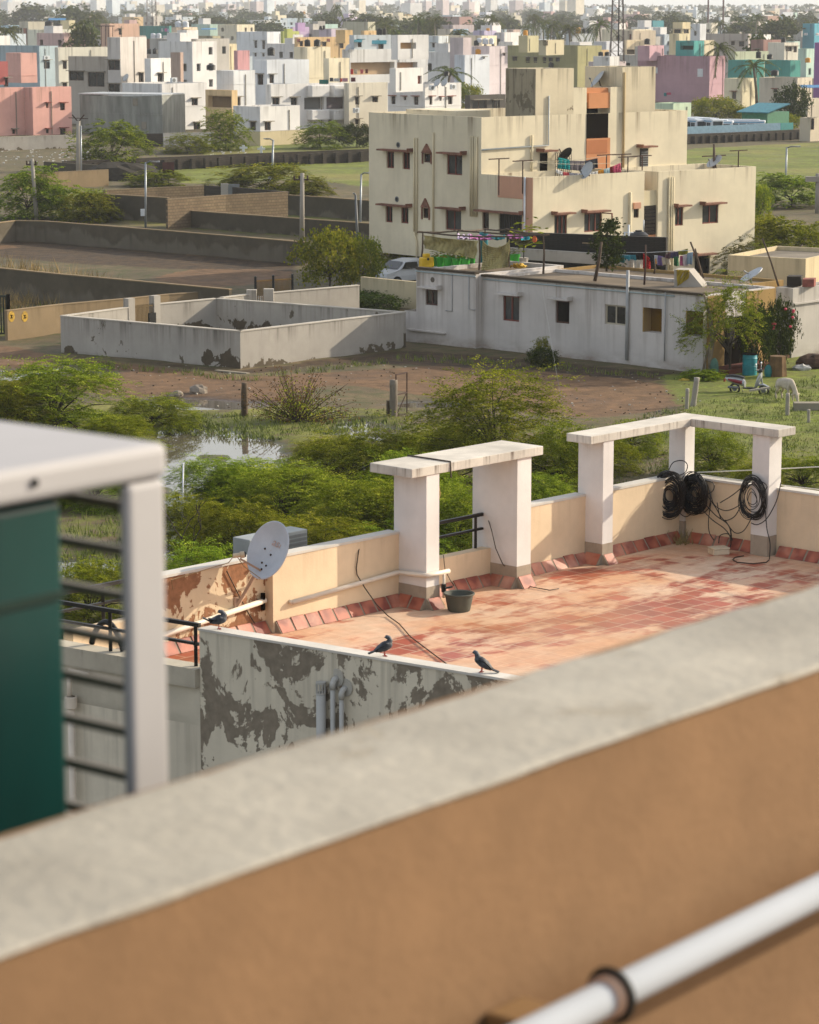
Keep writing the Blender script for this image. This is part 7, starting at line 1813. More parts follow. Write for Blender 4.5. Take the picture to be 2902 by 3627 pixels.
def town_near():
    # salmon house
    hs('salmon',A1,185,248,545,668,6.,'#d09384','salmon pink house at the left edge of the town',44,wr=[(352,787,373,823),(460,788,497,842),(353,985,375,1018),(460,980,503,1033)],shade=M_red)
    hs('s2',A1,-90,-60,184,672,6.,'#d09384','',root='salmon',wr=[(95,988,120,1022)])
    hs('s3',A1,45,158,282,405,9.4,'#d49a8a','',root='salmon',z0=5.2);hs('s4',A1,-60,-30,60,470,8.4,'#a94f4a','',root='salmon',z0=5.2,wr=[(38,595,68,662)])
    hs('blue',A1,-150,300,445,352,9.,'#8fa3ab','blue grey house behind the salmon one with a wall air conditioner',58,wr=[(335,460,382,525)])
    hs('creamlong',A1,440,446,822,362,9.3,'#cdc8b4','pale cream long house right of the blue grey house',42,wr=[(480,465,512,527),(480,632,515,662)])
    hs('taupe',A1,522,820,838,432,9.2,'#a59a8c','taupe house with dark glazed openings above the tin shed',62,wl=[(528,545,640,615),(670,552,797,662)])
    hs('t2',A1,820,918,1120,285,11.8,'#b9b2ab','',root='taupe',wl=[(825,460,915,535),(825,640,915,705)],wr=[(1060,557,1098,628)],shade=M_conc)
    hs('t3',A1,1106,1152,1305,447,9.0,W1,'',root='taupe',wr=[(1205,560,1247,628)])
    hs('whitefront',A1,935,1237,1582,640,6.1,W1,'white two storey house with four sunshaded windows right of the tin shed',50,wr=[(1330,752,1380,822),(1465,752,1512,805),(1330,935,1380,1010),(1480,935,1530,1005)],shade=M_conc)
    # tin shed
    C=P(*A1(1237,730),4.9);t=Bld('tin_shed','grey corrugated tin shed with bright roof edge beside the white house','shed',(C.x,C.y,0),R(66))
    L=t.Lf(*A1(610,730))[0];m=MB();n=150
    for i in range(n):
        y0,y1=L*i/n,L*(i+1)/n;x0=-.05*(i%2);x1=-.05*((i+1)%2)
        zz=4.9-.15*math.sin(i*.02)
        for za,zb in ((0,2.55),(2.56,zz)):
            o=-.06 if za>1 else 0
            m.face([(x0+o,y0,za),(x1+o,y1,za),(x1+o,y1,zb),(x0+o,y0,zb)])
    tm=NT('weathered_tin');nn=tm.noise(1.2,6,.6,stretch=(1,1,.15));tm.col(tm.mix(tm.rng(nn,.3,.7),lin('#6d6f69'),lin('#9a9c95')));tm.set(Roughness=.6,Metallic=.2)
    m.build('corrugated_wall',tm.m,t.root);t.bx('roof',-.2,6,-.1,L+.1,4.92,5.06,plain('bright_tin','#b9bcbc',.4,.3));t.bx('side_wall',.0,6,-.02,-.0,0,4.9,tm.m);t.bx('rear_wall',.02,6,L-.02,L,0,4.9,plain('dark_tin','#4a4b48',.6))
    for y0,z0 in ((2.2,.7),(3.4,3.6)): t.bx('louvre_vent',-.15,-.115,y0,y0+.7,z0,z0+.9,M_conc)
    # white group in the middle
    hs('front',A2,272,478,782,815,3.9,W1,'single storey white front house with angled terrace wall above the cream yard wall',48,wl=[(400,930,445,995)],wr=[(513,932,560,995)],shade=M_conc)
    hs('f2',A2,145,275,440,540,7.9,'#c6c9cb','',root='front',wr=[(285,742,330,808)])
    hs('f3',A2,60,262,280,690,5.6,'#d0ae72','',root='front',wl=[(78,730,258,822,.9,'#7a5f3a')])
    hs('f4',A2,430,530,852,460,8.8,W2,'',root='front',wl=[(457,568,502,648)],wr=[(550,570,585,635)])
    hs('balc',A2,520,560,1150,645,5.9,W1,'white two storey house with two rounded balconies and washing on the roof',44,wr=[(572,745,628,805),(713,745,762,805),(815,745,965,835,.8,'#6b6a66'),(985,740,1138,832,.8,'#6a5f66'),(1000,918,1030,950)])
    b,d=HS['balc']
    for x0,x1 in ((835,972),(1005,1143)):
        for ya,yb in ((650,740),(838,915)):
            h=b.hR(*A2(x0,ya),*A2(x1,yb));b.bx('balcony',h[0],h[1],-1.0,-.005,h[2],h[3],paint(W1,.7),bevel=.12)
    hs('vine',A2,735,840,1015,360,10.4,CR,'cream block with a green creeper on its wall behind the balconies',46,cR=None)
    hs('v2',A2,995,1004,1160,445,9.,CR,'',root='vine')
    b,d=HS['vine'];m=MB();rnd=random.Random(4);c=P(*A2(1056,500),8.)
    for i in range(160): p=PD(*A2(1056+rnd.gauss(0,7),rnd.uniform(460,530)),d+1.5);a=Vector((rnd.gauss(0,.2),0,rnd.gauss(0,.2)));w=Vector((-a.z,0,a.x))*.6;m.face([p-a,p-w,p+a,p+w])
    tag(m.build('creeper',L_yel),'small green creeper on the cream block wall','creeper')
    hs('creamh',A2,1145,1156,1452,635,5.9,'#cbc2ac','cream house with barred windows right of the rounded balconies',42,wr=[(1205,738,1238,798),(1335,738,1380,780),(1205,910,1240,950)],shade=M_conc)
    hs('verandah',A2,1105,1165,1760,378,9.9,'#c7c7c6','long white verandah house with laundry on its tan balcony',44,wr=[(1170,475,1505,570,1.,'#a98a63'),(1525,475,1680,525,1.,'#b07a44')])
    hs('ve2',A2,1190,1196,1478,268,11.9,'#a9b3ba','',root='verandah',z0=9.,wr=[(1225,305,1255,360),(1385,320,1422,375)],shade=M_teal)
    hs('ve3',A2,1480,1530,1765,268,12.2,W1,'',root='verandah',z0=9.,wr=[(1550,325,1670,373,1.,'#b88a50')])
    hs('redaw',A3,-54,228,505,640,6.05,W1,'white house with red brown window hoods left of the cream apartment house',52,wl=[(-29,735,2,795),(65,738,85,765),(143,738,178,800)],wr=[(263,738,285,800),(340,742,356,770),(405,738,438,797)],shade=M_red)
    hs('r2',A3,-40,5,215,522,8.2,W1,'',root='redaw',z0=5.2,wr=[(173,578,203,640,.3,'#8a4a34')])
    hs('lilacw',F4,380,505,810,672,8.,'#c3c9d1','white lilac house with two orange water tanks on its lower roof',50,wr=[(730,697,752,720)],cR=W1)
    hs('l2',F4,490,806,1030,567,9.3,'#c9bbbd','',root='lilacw',wr=[(978,655,1000,682)]);hs('l3',F4,325,488,588,460,10.8,'#b9a9a9','',root='lilacw')
    hs('khaki',SR,1798,2047,2132,163,9.,'#8f8a55','long olive khaki house with a row of brown doors',58,wl=[(1815,201,1832,215),(1862,203,1877,222),(1890,203,1903,222),(1923,203,1935,223),(1943,204,1958,220),(1968,204,1983,220)])
    hs('k2',F4,1165,1275,1410,437,11.,'#a8a075','',root='khaki',z0=8.2);hs('k3',F4,1410,1500,1720,490,10.6,'#b3a783','',root='khaki',z0=8.2,wl=[(1465,500,1512,555)])
    hs('mauve',A4,340,890,1008,430,7.7,'#a87f8a','big mauve pink block with tiny white window frames',62,wl=[])
    hs('m2',A4,340,430,540,350,9.4,'#b58a94','',root='mauve',z0=6.9)
    b,d=HS['mauve']
    for q in ((797,525,838,587),(465,515,492,560)):
        h=b.hL(*A4(q[0],q[1]),*A4(q[2],q[3]));b.bx('white_window',-.08,-.004,h[0],h[1],h[2],h[3],M_white);
    hs('teal',A4,1030,1158,1306,460,7.3,'#2f8f85','teal green house behind the coconut palm',48);hs('te2',A4,1310,1505,1584,462,7.3,'#2a8a80','',root='teal')
    hs('creamw',A4,1000,1125,1247,600,5.1,'#cfc5a0','cream and white small house right of the mauve block',52,wl=[(1060,700,1092,757)],shade=M_red)
    hs('beige',A4,1268,1560,1672,595,5.4,'#b5aa94','beige house behind the slender dark tree',58,wl=[(1375,680,1402,740)],shade=M_red)
    hs('be2',A4,1590,1640,1760,755,3.6,'#a99e8a','beige porch house with blue sheet roof at the right edge',56)
    hs('greenlow',A4,470,612,748,790,3.2,'#a9c0a0','low pale green outhouse at the foot of the mauve block',50)
    hs('ruin',A3,565,572,842,728,3.6,'#4f4a43','dark grey ruined shed with torn cloth openings',44,wr=[(590,765,700,830),(740,765,800,835)],par=.2)
    # green shed
    C=P(*A4(1330,840),3.3);t=Bld('green_shed','green shed with a broad teal sheet roof behind the buses','shed',(C.x,C.y,0),R(50));L=t.Lf(*A4(1135,840))[0];t.bx('wall',0,5,0,L,0,3.0,plain('green_sheet','#1f6b4c',.6,var=.2));m=MB();m.face([(-.5,-.5,3.02),(-.5,L+.5,3.02),(4.5,L+.5,4.),(4.5,-.5,4.)]);m.face([(-.5,-.5,2.92),(-.5,L+.5,2.92),(4.5,L+.5,3.9),(4.5,-.5,3.9)]);m.face([(-.5,-.5,2.92),(-.5,L+.5,2.92),(-.5,L+.5,3.02),(-.5,-.5,3.02)]);m.build('roof',M_teal,t.root)
    hs('rlow',A4,1578,1660,1760,900,2.9,'#b9ab90','small beige gatehouse at the far right beside the blue fence',50,wl=[(1660,905,1680,990)])
    hs('purple',A4,1690,1800,1830,325,10.,'#9a5a9a','bright purple house cut by the right edge',60)
    hs('pgreen',A4,1030,1085,1340,395,8.2,'#a9b393','pale green long house behind the teal house',46);hs('pg2',A4,1335,1460,1566,325,9.4,'#c9c3b0','',root='pgreen',wr=[(1470,355,1518,392),(1530,355,1556,400)])
    hs('redyel',A4,1205,1300,1440,305,9.8,'#8f6a62','maroon and tan striped house behind the pale green one',50,auto='LR')
    hs('cyanopen',A4,630,770,846,312,10.2,'#2f9a94','turquoise open sided house above the mauve block',52,wl=[(665,325,765,380,1.,'#1c3f36')])
    hs('cream4',A4,840,850,925,308,10.,'#cfc09a','cream block right of the turquoise open house',46);hs('grey4',A4,860,1185,1205,258,10.4,'#a39a92','big unfinished grey house with two dark windows',64,wl=[(1052,315,1080,345),(1112,315,1152,355)])
    hs('olive4',A4,580,655,740,258,10.6,'#c4b68c','pale olive house with open loggia left of the grey unfinished house',50);hs('ol2',A4,608,682,742,170,12.6,'#c0b084','',root='olive4',z0=9.6,wl=[(615,225,668,255)],wr=[(690,225,730,255)])
    hs('cyan',A4,1600,1690,1765,180,11.2,'#3f9fb5','bright cyan house at the right edge with two wall air conditioners',50)
    # upper left group
    hs('ivory',F1,340,460,912,362,10.2,'#cfcdb6','ivory house with outside ladder behind the cream long house',44,wr=[(748,475,805,545)],auto='')
    hs('iv2',F1,235,345,548,265,12.,'#b5ad97','',root='ivory',wl=[(248,345,268,400)],wr=[(390,420,414,478),(295,345,338,548,.3,'#5a332a')])
    hs('iv3',F1,740,845,920,248,12.3,'#c9bb8c','',root='ivory',z0=9.,wr=[(850,320,905,350)])
    hs('peach',F1,1228,1340,1705,290,12.2,'#c39a80','peach house with rusty scaffolding poles',46,wr=[(1452,350,1492,425)],auto='')
    b,d=HS['peach'];m=MB()
    for x in (1240,1290,1330,1380): p=PD(*F1(x,560),d-2.);q=PD(*F1(x,320),d-2.);m.bar(p,q,.14,.14)
    m.bar(PD(*F1(1180,318),d-2.2),PD(*F1(1400,318),d-2.2),.2,.2);m.build('scaffold_poles',M_rust,b.root,world=True)
    hs('magenta',F1,-60,205,368,160,8.4,'#b02f70','vivid magenta house at the far left',56);hs('mg2',F1,-30,75,205,55,11.2,'#b53a78','',root='magenta',wr=[(135,105,165,125)])
    hs('lblue',F1,15,140,245,310,9.,'#8fb0c4','light blue low house with an orange tarp at the far left',50)
    hs('pinkl',F1,-40,-20,85,225,9.6,'#c9a093','dusty pink house at the left edge below the magenta one',46)
    hs('whl',F1,-30,-10,58,385,9.,W1,'white house corner at the left edge above the blue grey house',46)
    hs('greyt',F1,520,600,650,68,14.2,'#a19a8a','grey concrete water tower block among the far trees',52)
    hs('tealtop',F1,830,840,945,200,10.,'#2f7f86','small teal roof house behind the ivory house',46)
    hs('lilacL',F1,1070,1230,1260,262,10.,'#bdb5c4','pale lilac house left of the peach scaffold house',60,auto='L');hs('pinkL',F1,1020,1110,1118,198,10.6,'#c2a093','dusty rose house behind the pale lilac one',60,auto='L')
    hs('white3',F1,1435,1490,1580,125,11.,W2,'white bluish tower house at the top left of the town',50,wr=[(1520,185,1560,198)])
    hs('white2',F1,968,1075,1115,92,11.,W2,'white house with two white tanks beside the dark trees at upper left',56)
    hs('tealred',F2,-20,345,372,318,10.4,'#2f8078','teal parapet house with washing and two white tanks',62);hs('brownw',F2,70,250,370,475,8.8,'#7a5a40','brown and lilac house below the teal parapet house',54)
    hs('khakib',F2,430,875,972,440,10.,'#9a9272','large plain khaki block above the white front houses',58);hs('kb2',F2,960,972,1170,538,8.4,'#c8b88c','',root='khakib');hs('kb3',F2,372,437,690,335,11.7,'#cfb89c','',root='khakib',wr=[(512,365,568,440)])
    hs('pinkbr',F2,360,480,500,640,7.6,'#a98d7c','pinkish brown plain wall house under the white roof tank',62)
    hs('whiteb',F2,1165,1540,1790,390,9.6,W2,'tall white house with two long narrow windows',60,wl=[(1385,497,1418,585),(1480,497,1515,600),(1385,650,1412,690),(1480,650,1510,690)])
    hs('pinkbox',F2,1168,1180,1325,618,8.,'#cf8f92','small pink box room on a roof in front of the tall white house',46)
    hs('yelgr',F3,0,15,208,382,10.,'#a9b03f','lime green house left of the yellow house row',46,auto='R');hs('yg2',F3,48,60,130,352,11.,'#a9b03f','',root='yelgr',z0=9)
    hs('yelrow',F3,180,190,870,455,9.6,'#cfa96a','yellow orange row house with maroon panels behind the cream block',44,wr=[(215,505,255,565),(490,515,540,565),(700,525,750,590)]);hs('yr2',F3,655,770,862,368,11.2,'#d0a862','',root='yelrow',z0=8.6)
    b,d=HS['yelrow']
    for x in (180,545,655,755):
        h=b.hR(*F3(x,472),*F3(x+38,512));b.bx('maroon_panel',h[0],h[1],-.05,-.004,h[2],h[3],plain('maroon_panel','#6a2a26',.7))
    hs('greyb',F3,738,1048,1138,268,11.,'#a39f85','sage grey block in front of the palms in the upper middle',60);hs('lav',F3,450,600,660,355,10.8,'#b3a3b5','lavender low house behind the yellow row house',52)
    hs('lilac3',F3,118,130,330,330,10.2,'#b79cc0','lilac house with a purple roof room at upper middle',46);hs('li4',F3,178,190,282,278,11.4,'#a884b4','',root='lilac3',z0=9)
    hs('white5',F3,655,660,835,105,11.5,W2,'white grey tower house among the palms in the upper middle',46,auto='R');hs('mint',F3,490,520,680,295,10.6,'#a0bfb4','pale mint house with a white top room',48)
    hs('blue5',F3,-20,10,480,222,10.2,'#a5b7c4','long pale blue wall house in the upper middle',44,auto='R');hs('ye3',F3,1000,1005,1150,375,10.6,'#cfa868','small orange yellow roof room behind the blue grey verandah house',46)
    hs('wh6',F3,1140,1150,1405,195,11.,W1,'white house with stepped roof rooms before the palms',46,auto='R');hs('orng2',F3,130,140,300,158,11.2,'#b5b3b0','grey house with a black and an orange tank far in the middle',46,auto='R')
    hs('w7',F4,-10,185,305,440,10.,'#bcc4c8','white grey house with two small hooded windows',54,wl=[(105,528,150,580)],wr=[(252,530,292,580)],shade=M_conc)
    hs('mauv2',F4,205,360,620,305,10.8,'#a89a9c','greyish mauve long house at the middle right',50,auto='LR');hs('cr7',F4,175,330,365,355,10.,'#bcb09c','cream stained house left of the small blue house',56);hs('blu7',F4,365,450,550,355,10.,'#8fb5cf','small bright blue house with a maroon roof band',50,auto='R')
    hs('lav7',F4,610,745,895,375,10.2,'#b0a5c4','lavender terrace house with an orange tank',50);hs('w8',F4,685,770,838,148,12.2,'#bfc3d0','white lilac tower house behind the lavender terrace',52,wl=[(705,212,760,222)],wr=[])
    hs('w8b',F4,625,690,845,228,10.8,W1,'',root='w8',wr=[])
    hs('lime7',F4,840,955,1022,138,11.6,'#b5b070','yellow lime house right of the white lilac tower house',54);hs('brn7',F4,40,440,600,205,10.2,'#8a6258','long brown red wall house before the dark trees',62);hs('pnk7',F4,1435,1565,1605,140,11.4,'#b58a8a','faded pink house beside the palms at right',58)
    hs('dark7',F4,850,1140,1190,250,10.2,'#4f4b45','dark grey black house in the middle right',62);hs('wh9',F4,1020,1225,1365,112,11.6,'#b9bdc0','grey white hall with a pale pitched roof line',54,auto='LR')
    hs('crm9',F4,900,1040,1130,415,9.4,'#b9bba8','pale grey green house with a white upper wall',54);hs('pk9',F4,1020,1100,1185,362,10.,'#bfa394','pale peach small house below the dark grey house',50)
    # right upper group
    hs('whg',GG,445,640,950,635,8.,'#bfc1c9','white house with a wide blank wall behind the lattice mast',50);hs('crg',GG,945,950,1215,612,9.,'#cdb890','cream house with loggia left of the mauve block top',46,wr=[(955,755,1110,830,.8,'#5a4a30')])
    hs('brg',GG,870,1040,1395,468,10.2,'#b0a088','tan stained house with a brown door behind the lattice mast',50,wl=[(985,515,1022,600,.3,'#6a3a28')]);hs('tealg',GG,1150,1350,1520,315,11.,'#1f7f8c','dark teal sheet roofed hall in the upper right',54)
    hs('pur',GG,395,500,560,330,11.2,'#a07fa0','dusty purple house behind the big palm',52);hs('blg',GG,880,960,1110,150,12.2,W2,'white blue flats behind the mast at the top',50,auto='LR')
    hs('blb',GG,75,90,480,155,10.6,'#9fb0b5','low grey hall with a light blue sheet roof at the top right of centre',46,roof=M_blue,par=0)
    hs('wlil',GG,60,70,470,520,9.6,'#aeb6bd','grey white roof room house with a painted lizard mark left of the mast',46,par=.5)
    hs('towerbase',GG,365,640,940,945,7.5,'#b3a3a3','pale pink white house carrying the lattice mast',52);hs('twh',GG,440,690,840,862,8.6,W1,'white house with twin black tanks left of the mast foot',54,wl=[(630,880,672,935,.3,'#8a4a30')])
    hs('ra',F5,5,90,178,155,11.6,'#a9a58f','pale olive roof house before the far trees at right',52);hs('rb',F5,370,380,490,175,11.4,W2,'white blue box house under the thin mast',46,auto='R');hs('rc',F5,512,520,640,210,10.6,W2,'small white box house right of the thin masts',46)
    hs('rd_',F5,740,850,945,165,11.2,W2,'white house with a black tank on top before the far trees',52,auto='LR');hs('re',F5,1040,1120,1185,135,11.8,'#b8925e','orange tan box house among the far trees at right',52);hs('rf',F5,960,1100,1240,195,10.6,'#a07a66','brown roofed low house with a blue awning at right',54,auto='L')
    hs('rg',F5,1270,1285,1408,148,11.6,W2,'pale blue white house far right among the trees',46);hs('rh',F5,1462,1470,1590,150,11.4,W1,'white square house at the far right under the trees',46)
    hs('ri',F5,640,660,1080,265,10.4,'#b5aaa2','long greyish pink house below the far white boxes',46,auto='R');hs('rj',F5,150,270,345,290,10.6,'#bfc2c6','white house with a bluish side right of the pale olive roof house',54,auto='L');hs('rk',F5,340,410,485,280,10.8,'#c4bca8','cream tower room house beside the white bluish house',52,wl=[(345,360,385,400)])
    hs('rl',F5,1010,1090,1160,345,9.8,'#b3a8a4','grey pink roof house half hidden by palms',52,auto='LR')
town_near()
# ---------------------------------------------------------------- fill: houses, trees, palms deeper in the town
def town_far():
    rnd=random.Random(42)
    pal=(('white',W1,.30),('pale blue','#aab8c2',.16),('cream','#cbbf9f',.14),('grey','#a39e96',.12),('dusty pink','#c09a94',.08),('lilac','#b5a5c0',.05),('mint green','#a3c0b0',.05),('yellow ochre','#c9a566',.05),('turquoise','#4fa0a0',.05))
    n=0
    for i in range(190):
        t=rnd.random();d=520+2300*t**1.25;hw=1451/9757*d
        x=rnd.uniform(-hw,hw)*1.03;r=rnd.random();s=0
        for nm,c,w in pal:
            s+=w
            if r<=s: break
        h=rnd.choice((4.,6.6,6.8,7.2,7.4,9.4,9.8))+ (1.2 if d>1300 else 0);psi=rnd.choice((44,48,52,56,60))
        if d>1200: lab='small distant %s flat roofed house in the hazy far part of the town'%nm;g='far %s houses'%nm
        else: lab='%s flat roofed house in the crowded middle rows of the town'%nm;g='middle row %s houses'%nm
        b=Bld('town_house',lab,'house',(x,d,0),R(psi),g);a=rnd.uniform(6,11);w_=rnd.uniform(6,12)
        HR=[];HL=[]
        for Ln,lst in ((a,HR),(w_,HL)):
            for fl in range(int(h/3)):
                for k in range(int(Ln/3)):
                    if rnd.random()<.5: lst.append((Ln*(k+.5)/int(Ln/3)-.6,Ln*(k+.5)/int(Ln/3)+.6,fl*3.+.9,fl*3+2.3,.3))
        b.block('wall',0,a,0,w_,0,h,paint(c),par=.8,pt=.25,hR=HR,hL=HL,win=False)
        if rnd.random()<.7: 
            q=rnd.uniform(.1,.5)*w_;b.block('roof_room',.4,.4+rnd.uniform(2.2,4),q,q+rnd.uniform(2.2,3.5),h-.8,h+rnd.choice((1.6,2.1)),paint(rnd.choice((c,W1))),par=.2)
    # trees
    k=0
    def T(kind,x,d,h,w,lab,nm,cat,g): 
        tree(kind,(x,d,0),w/PROTO_W[kind],w/PROTO_W[kind],h/PROTO_H[kind],lab,nm,cat,g,rnd.uniform(0,6.28))
    for i in range(150):
        t=rnd.random();d=900+2300*t;hw=1451/9757*d;x=rnd.uniform(-hw,hw)*1.05
        T('far%d'%rnd.randint(0,2),x,d,rnd.uniform(9,13.5),rnd.uniform(9,17),'rounded dark tree standing among the far hazy houses','town_tree','tree','rounded trees among the far houses')
    for i in range(100):
        t=rnd.random();d=620+1900*t;hw=1451/9757*d;x=rnd.uniform(-hw,hw)*1.05
        T('palm%d'%rnd.randint(0,2),x,d,rnd.uniform(10.5,14),rnd.uniform(6.5,8.5),'coconut palm rising among the far hazy houses','palm_tree','palm tree','coconut palms among the far houses')
    # picked palms and trees
    for f,cx,yt,d,h,lab in ((A4,1262,450,425,7.6,'coconut palm in front of the teal green house'),(GG,585,300,640,11.,'big coconut palm left of the lattice mast'),(F4,1400,175,880,12.,'tall coconut palm above the black and orange tanks'),(F4,160,200,760,11.5,'dark coconut palm left of the brown red wall house'),(F3,1640,190,760,11.5,'coconut palm behind the long verandah house'),(F3,1215,250,720,11.,'short coconut palm right of the sage grey block'),(F3,1375,355,600,9.6,'low coconut palm beside the twin black tanks'),(F5,470,505,470,7.,'small palm beside the big unfinished grey house'),(A1,600,170,640,11.,'palm behind the ivory house'),(A3,375,505,395,5.6,'small bright palm behind the white house with red brown hoods'),(F4,1540,250,760,11.,'coconut palm left of the faded pink house'),(A2,1060,30,1000,12.6,'coconut palm beside the white grey tower house')):
        p=PD(*f(cx,yt),d);pk='palm%d'%rnd.randint(0,2);T(pk,p.x,d,p.z if p.z>4 else h,7.6,lab,'palm_tree','palm tree',None)
    for f,cx,yt,d,w,lab in ((F1,880,70,1050,14,'clump of dark trees right of the concrete water tower block'),(F1,350,60,1300,16,'broad dark tree left of the concrete water tower block'),(F3,580,185,900,9,'dark bushy tree left of the white grey tower house'),(F4,110,205,830,11,'dark round tree in front of the brown red wall house'),(F5,1220,230,760,10,'dark tree left of the bright cyan house'),(F5,1000,420,520,5,'bushy green tree before the big unfinished grey house'),(F1,1000,280,560,6,'bushy tree right of the ivory house')):
        p=PD(*f(cx,yt),d);T('far%d'%rnd.randint(0,2),p.x,d,max(4,p.z),w,lab,'town_tree','tree',None)
    # the far wood that closes the view: one mass
    m=MB();r2=random.Random(7)
    for i in range(5200):
        d=r2.uniform(2700,5200);hw=.155*d;x=r2.uniform(-hw,hw);h=r2.uniform(6,17.);n=5
        for j in range(n):
            c=Vector((x+r2.gauss(0,4),d+r2.gauss(0,4),h*r2.uniform(.3,1.)));s=r2.uniform(2,4.5);a=Vector((r2.gauss(0,1),r2.gauss(0,1),r2.gauss(0,.6))).normalized();b=a.cross(Vector((r2.gauss(0,1),r2.gauss(0,1),r2.gauss(0,1)))).normalized()
            m.face([c-a*s,c-b*s*.6,c+a*s,c+b*s*.6])
    tag(m.build('far_wood',L_far),kind='stuff')
    m=MB()
    for i in range(420):
        d=r2.uniform(2300,4800);hw=.155*d;x=r2.uniform(-hw,hw);h=r2.uniform(8,15) if x>.4*hw else r2.uniform(9,22);w=r2.uniform(8,14);a=r2.choice((.75,.85,.95));ex=Vector((math.cos(a),math.sin(a),0))*w;ey=Vector((-math.sin(a),math.cos(a),0))*w*.8
        m.obox((x,d,0),ex,ey,(0,0,h),r2.randint(0,3));m.obox(Vector((x,d,h+.01))+ex*.2+ey*.2,ex*.3,ey*.3,(0,0,2.5),r2.randint(0,3))
    tag(m.build('far_town',[paint(W1),paint('#b4bec6'),paint('#cbbfa6'),paint('#b5a5a5')]),kind='stuff')
town_far()
# ---------------------------------------------------------------- tanks, masts, buses, roof things
TK={}
def tank(f,cx,yb,yt,w,key,col,lab,dd=1.5):
    d=HS[key][1]+dd if isinstance(key,str) else key
    p=PD(*f(cx,yb),d);t=PD(*f(cx,yt),d);k=f(1,0)[0]-f(0,0)[0];ww=w*k*d/F;h=t.z-p.z
    mt={'black':M_black,'yellow':plain('orange_yellow_plastic','#c98a1c',.45),'white':plain('white_tank','#c3c8cf',.45),'blue':M_blue}[col]
    if col not in TK:
        m=MB();pr=[(.001,0),(.49,0)]
        for q in range(4): pr+=[(.5,.06+q*.19),(.47,.155+q*.19)]
        pr+=[(.48,.82),(.3,.95),(.17,.96),(.17,1.),(.001,1.)];m.lathe(pr,n=18);o=m.build('water_tank',mt,None,auto=30);TK[col]=o
    else: o=TK[col].copy();COL.objects.link(o)
    o.location=p;o.scale=(ww,ww,h);tag(o,lab,'water tank',None)
for a in ((F1,603,358,250,108,'ivory','black','larger black tank on the ivory house roof'),(F1,722,358,290,84,'ivory','black','smaller black tank on the ivory house roof'),
    (A1,1138,412,368,36,'t3','black','left black tank behind the white tower wall') if False else (F2,98,660,590,52,'pinkbr','black','left black tank behind the white tower of the taupe house'),(F2,172,660,590,60,'pinkbr','black','right black tank behind the white tower of the taupe house'),
    (F2,150,480,405,66,'brownw','white','left one of two white tanks under the teal parapet'),(F2,218,480,405,62,'brownw','white','right one of two white tanks under the teal parapet'),
    (F2,455,330,258,80,'kb3','white','left white domed tank on the peach roof'),(F2,545,330,258,80,'kb3','white','right white domed tank on the peach roof'),
    (F2,855,855,785,112,'f2','black','black tank beside the tan wall above the white front house'),(F2,1590,680,575,92,'f4','black','big black tank on a white slab behind the white middle house'),
    (F3,308,568,480,74,'vine','black','left black tank before the yellow row house'),(F3,428,568,480,84,'vine','black','right black tank before the yellow row house'),
    (F3,1187,428,345,72,'ve2','black','left tall black tank over the blue grey verandah storey'),(F3,1252,428,345,40,'ve2','black','narrow black tank right of the tall black one'),
    (F3,470,362,315,34,'lav','black','left small black tank before the mint house'),(F3,510,362,310,34,'lav','black','right small black tank before the mint house'),
    (F3,770,265,228,36,'greyb','black','left black tank on the sage grey block'),(F3,1018,265,228,34,'greyb','black','right black tank on the sage grey block'),
    (F4,672,668,598,76,'l2','yellow','left orange tank on the white lilac house'),(F4,746,668,598,74,'l2','yellow','right orange tank on the white lilac house'),
    (F4,648,560,490,64,'l2','black','black tank behind the orange tarp on the pinkish roof'),(F4,685,520,462,62,'l2','white','left white tank on the pinkish roof'),(F4,758,540,465,78,'l2','white','middle white tank on the pinkish roof'),(F4,832,540,465,60,'l2','white','right white tank on the pinkish roof'),
    (F4,790,375,342,46,'lav7','yellow','orange tank on the lavender terrace house'),(F4,1248,432,368,58,'k2','yellow','orange tank left on the khaki upper house'),
    (GG,212,510,418,78,'wlil','yellow','orange tank between black tanks left of the big palm'),(GG,80,500,430,56,'wlil','black','leftmost black tank beside the orange tank'),(GG,292,508,435,50,'wlil','black','black tank right of the orange tank'),(GG,372,508,435,50,'wlil','black','rightmost black tank beside the big palm'),
    (GG,553,855,790,78,'twh','black','left of twin black tanks before the mast'),(GG,650,855,790,80,'twh','black','right of twin black tanks before the mast'),(GG,1264,680,588,96,'m2','black','black tank on top of the mauve block'),
    (A4,1262,445,390,42,'teal','black','upright black tank on the teal house'),(A4,1348,452,412,46,'teal','black','squat black tank on the teal house'),(A4,1638,478,440,44,'te2','yellow','yellow orange tank on a roof near the purple house'),(A4,1385,578,532,62,'beige','black','pair like black tank on the beige house roof'),
    (A4,1452,330,285,40,'pg2','black','black tank above the white orange trimmed house'),(F3,230,172,135,32,'orng2','black','tiny black tank far in the middle'),(F3,268,172,138,34,'orng2','yellow','tiny orange tank far in the middle'),(F5,850,142,112,28,'rd_','black','tiny black tank before the far trees'),(F1,1030,90,62,34,'white2','white','left tiny white tank at upper left'),(F1,1066,90,62,30,'white2','white','right tiny white tank at upper left'),
    (A3,392,580,542,44,'redaw','black','black tank behind the small bright palm'),(A3,1190,528,475,40,'khaki','black','black tank just behind the stained stair tower')): tank(*a)
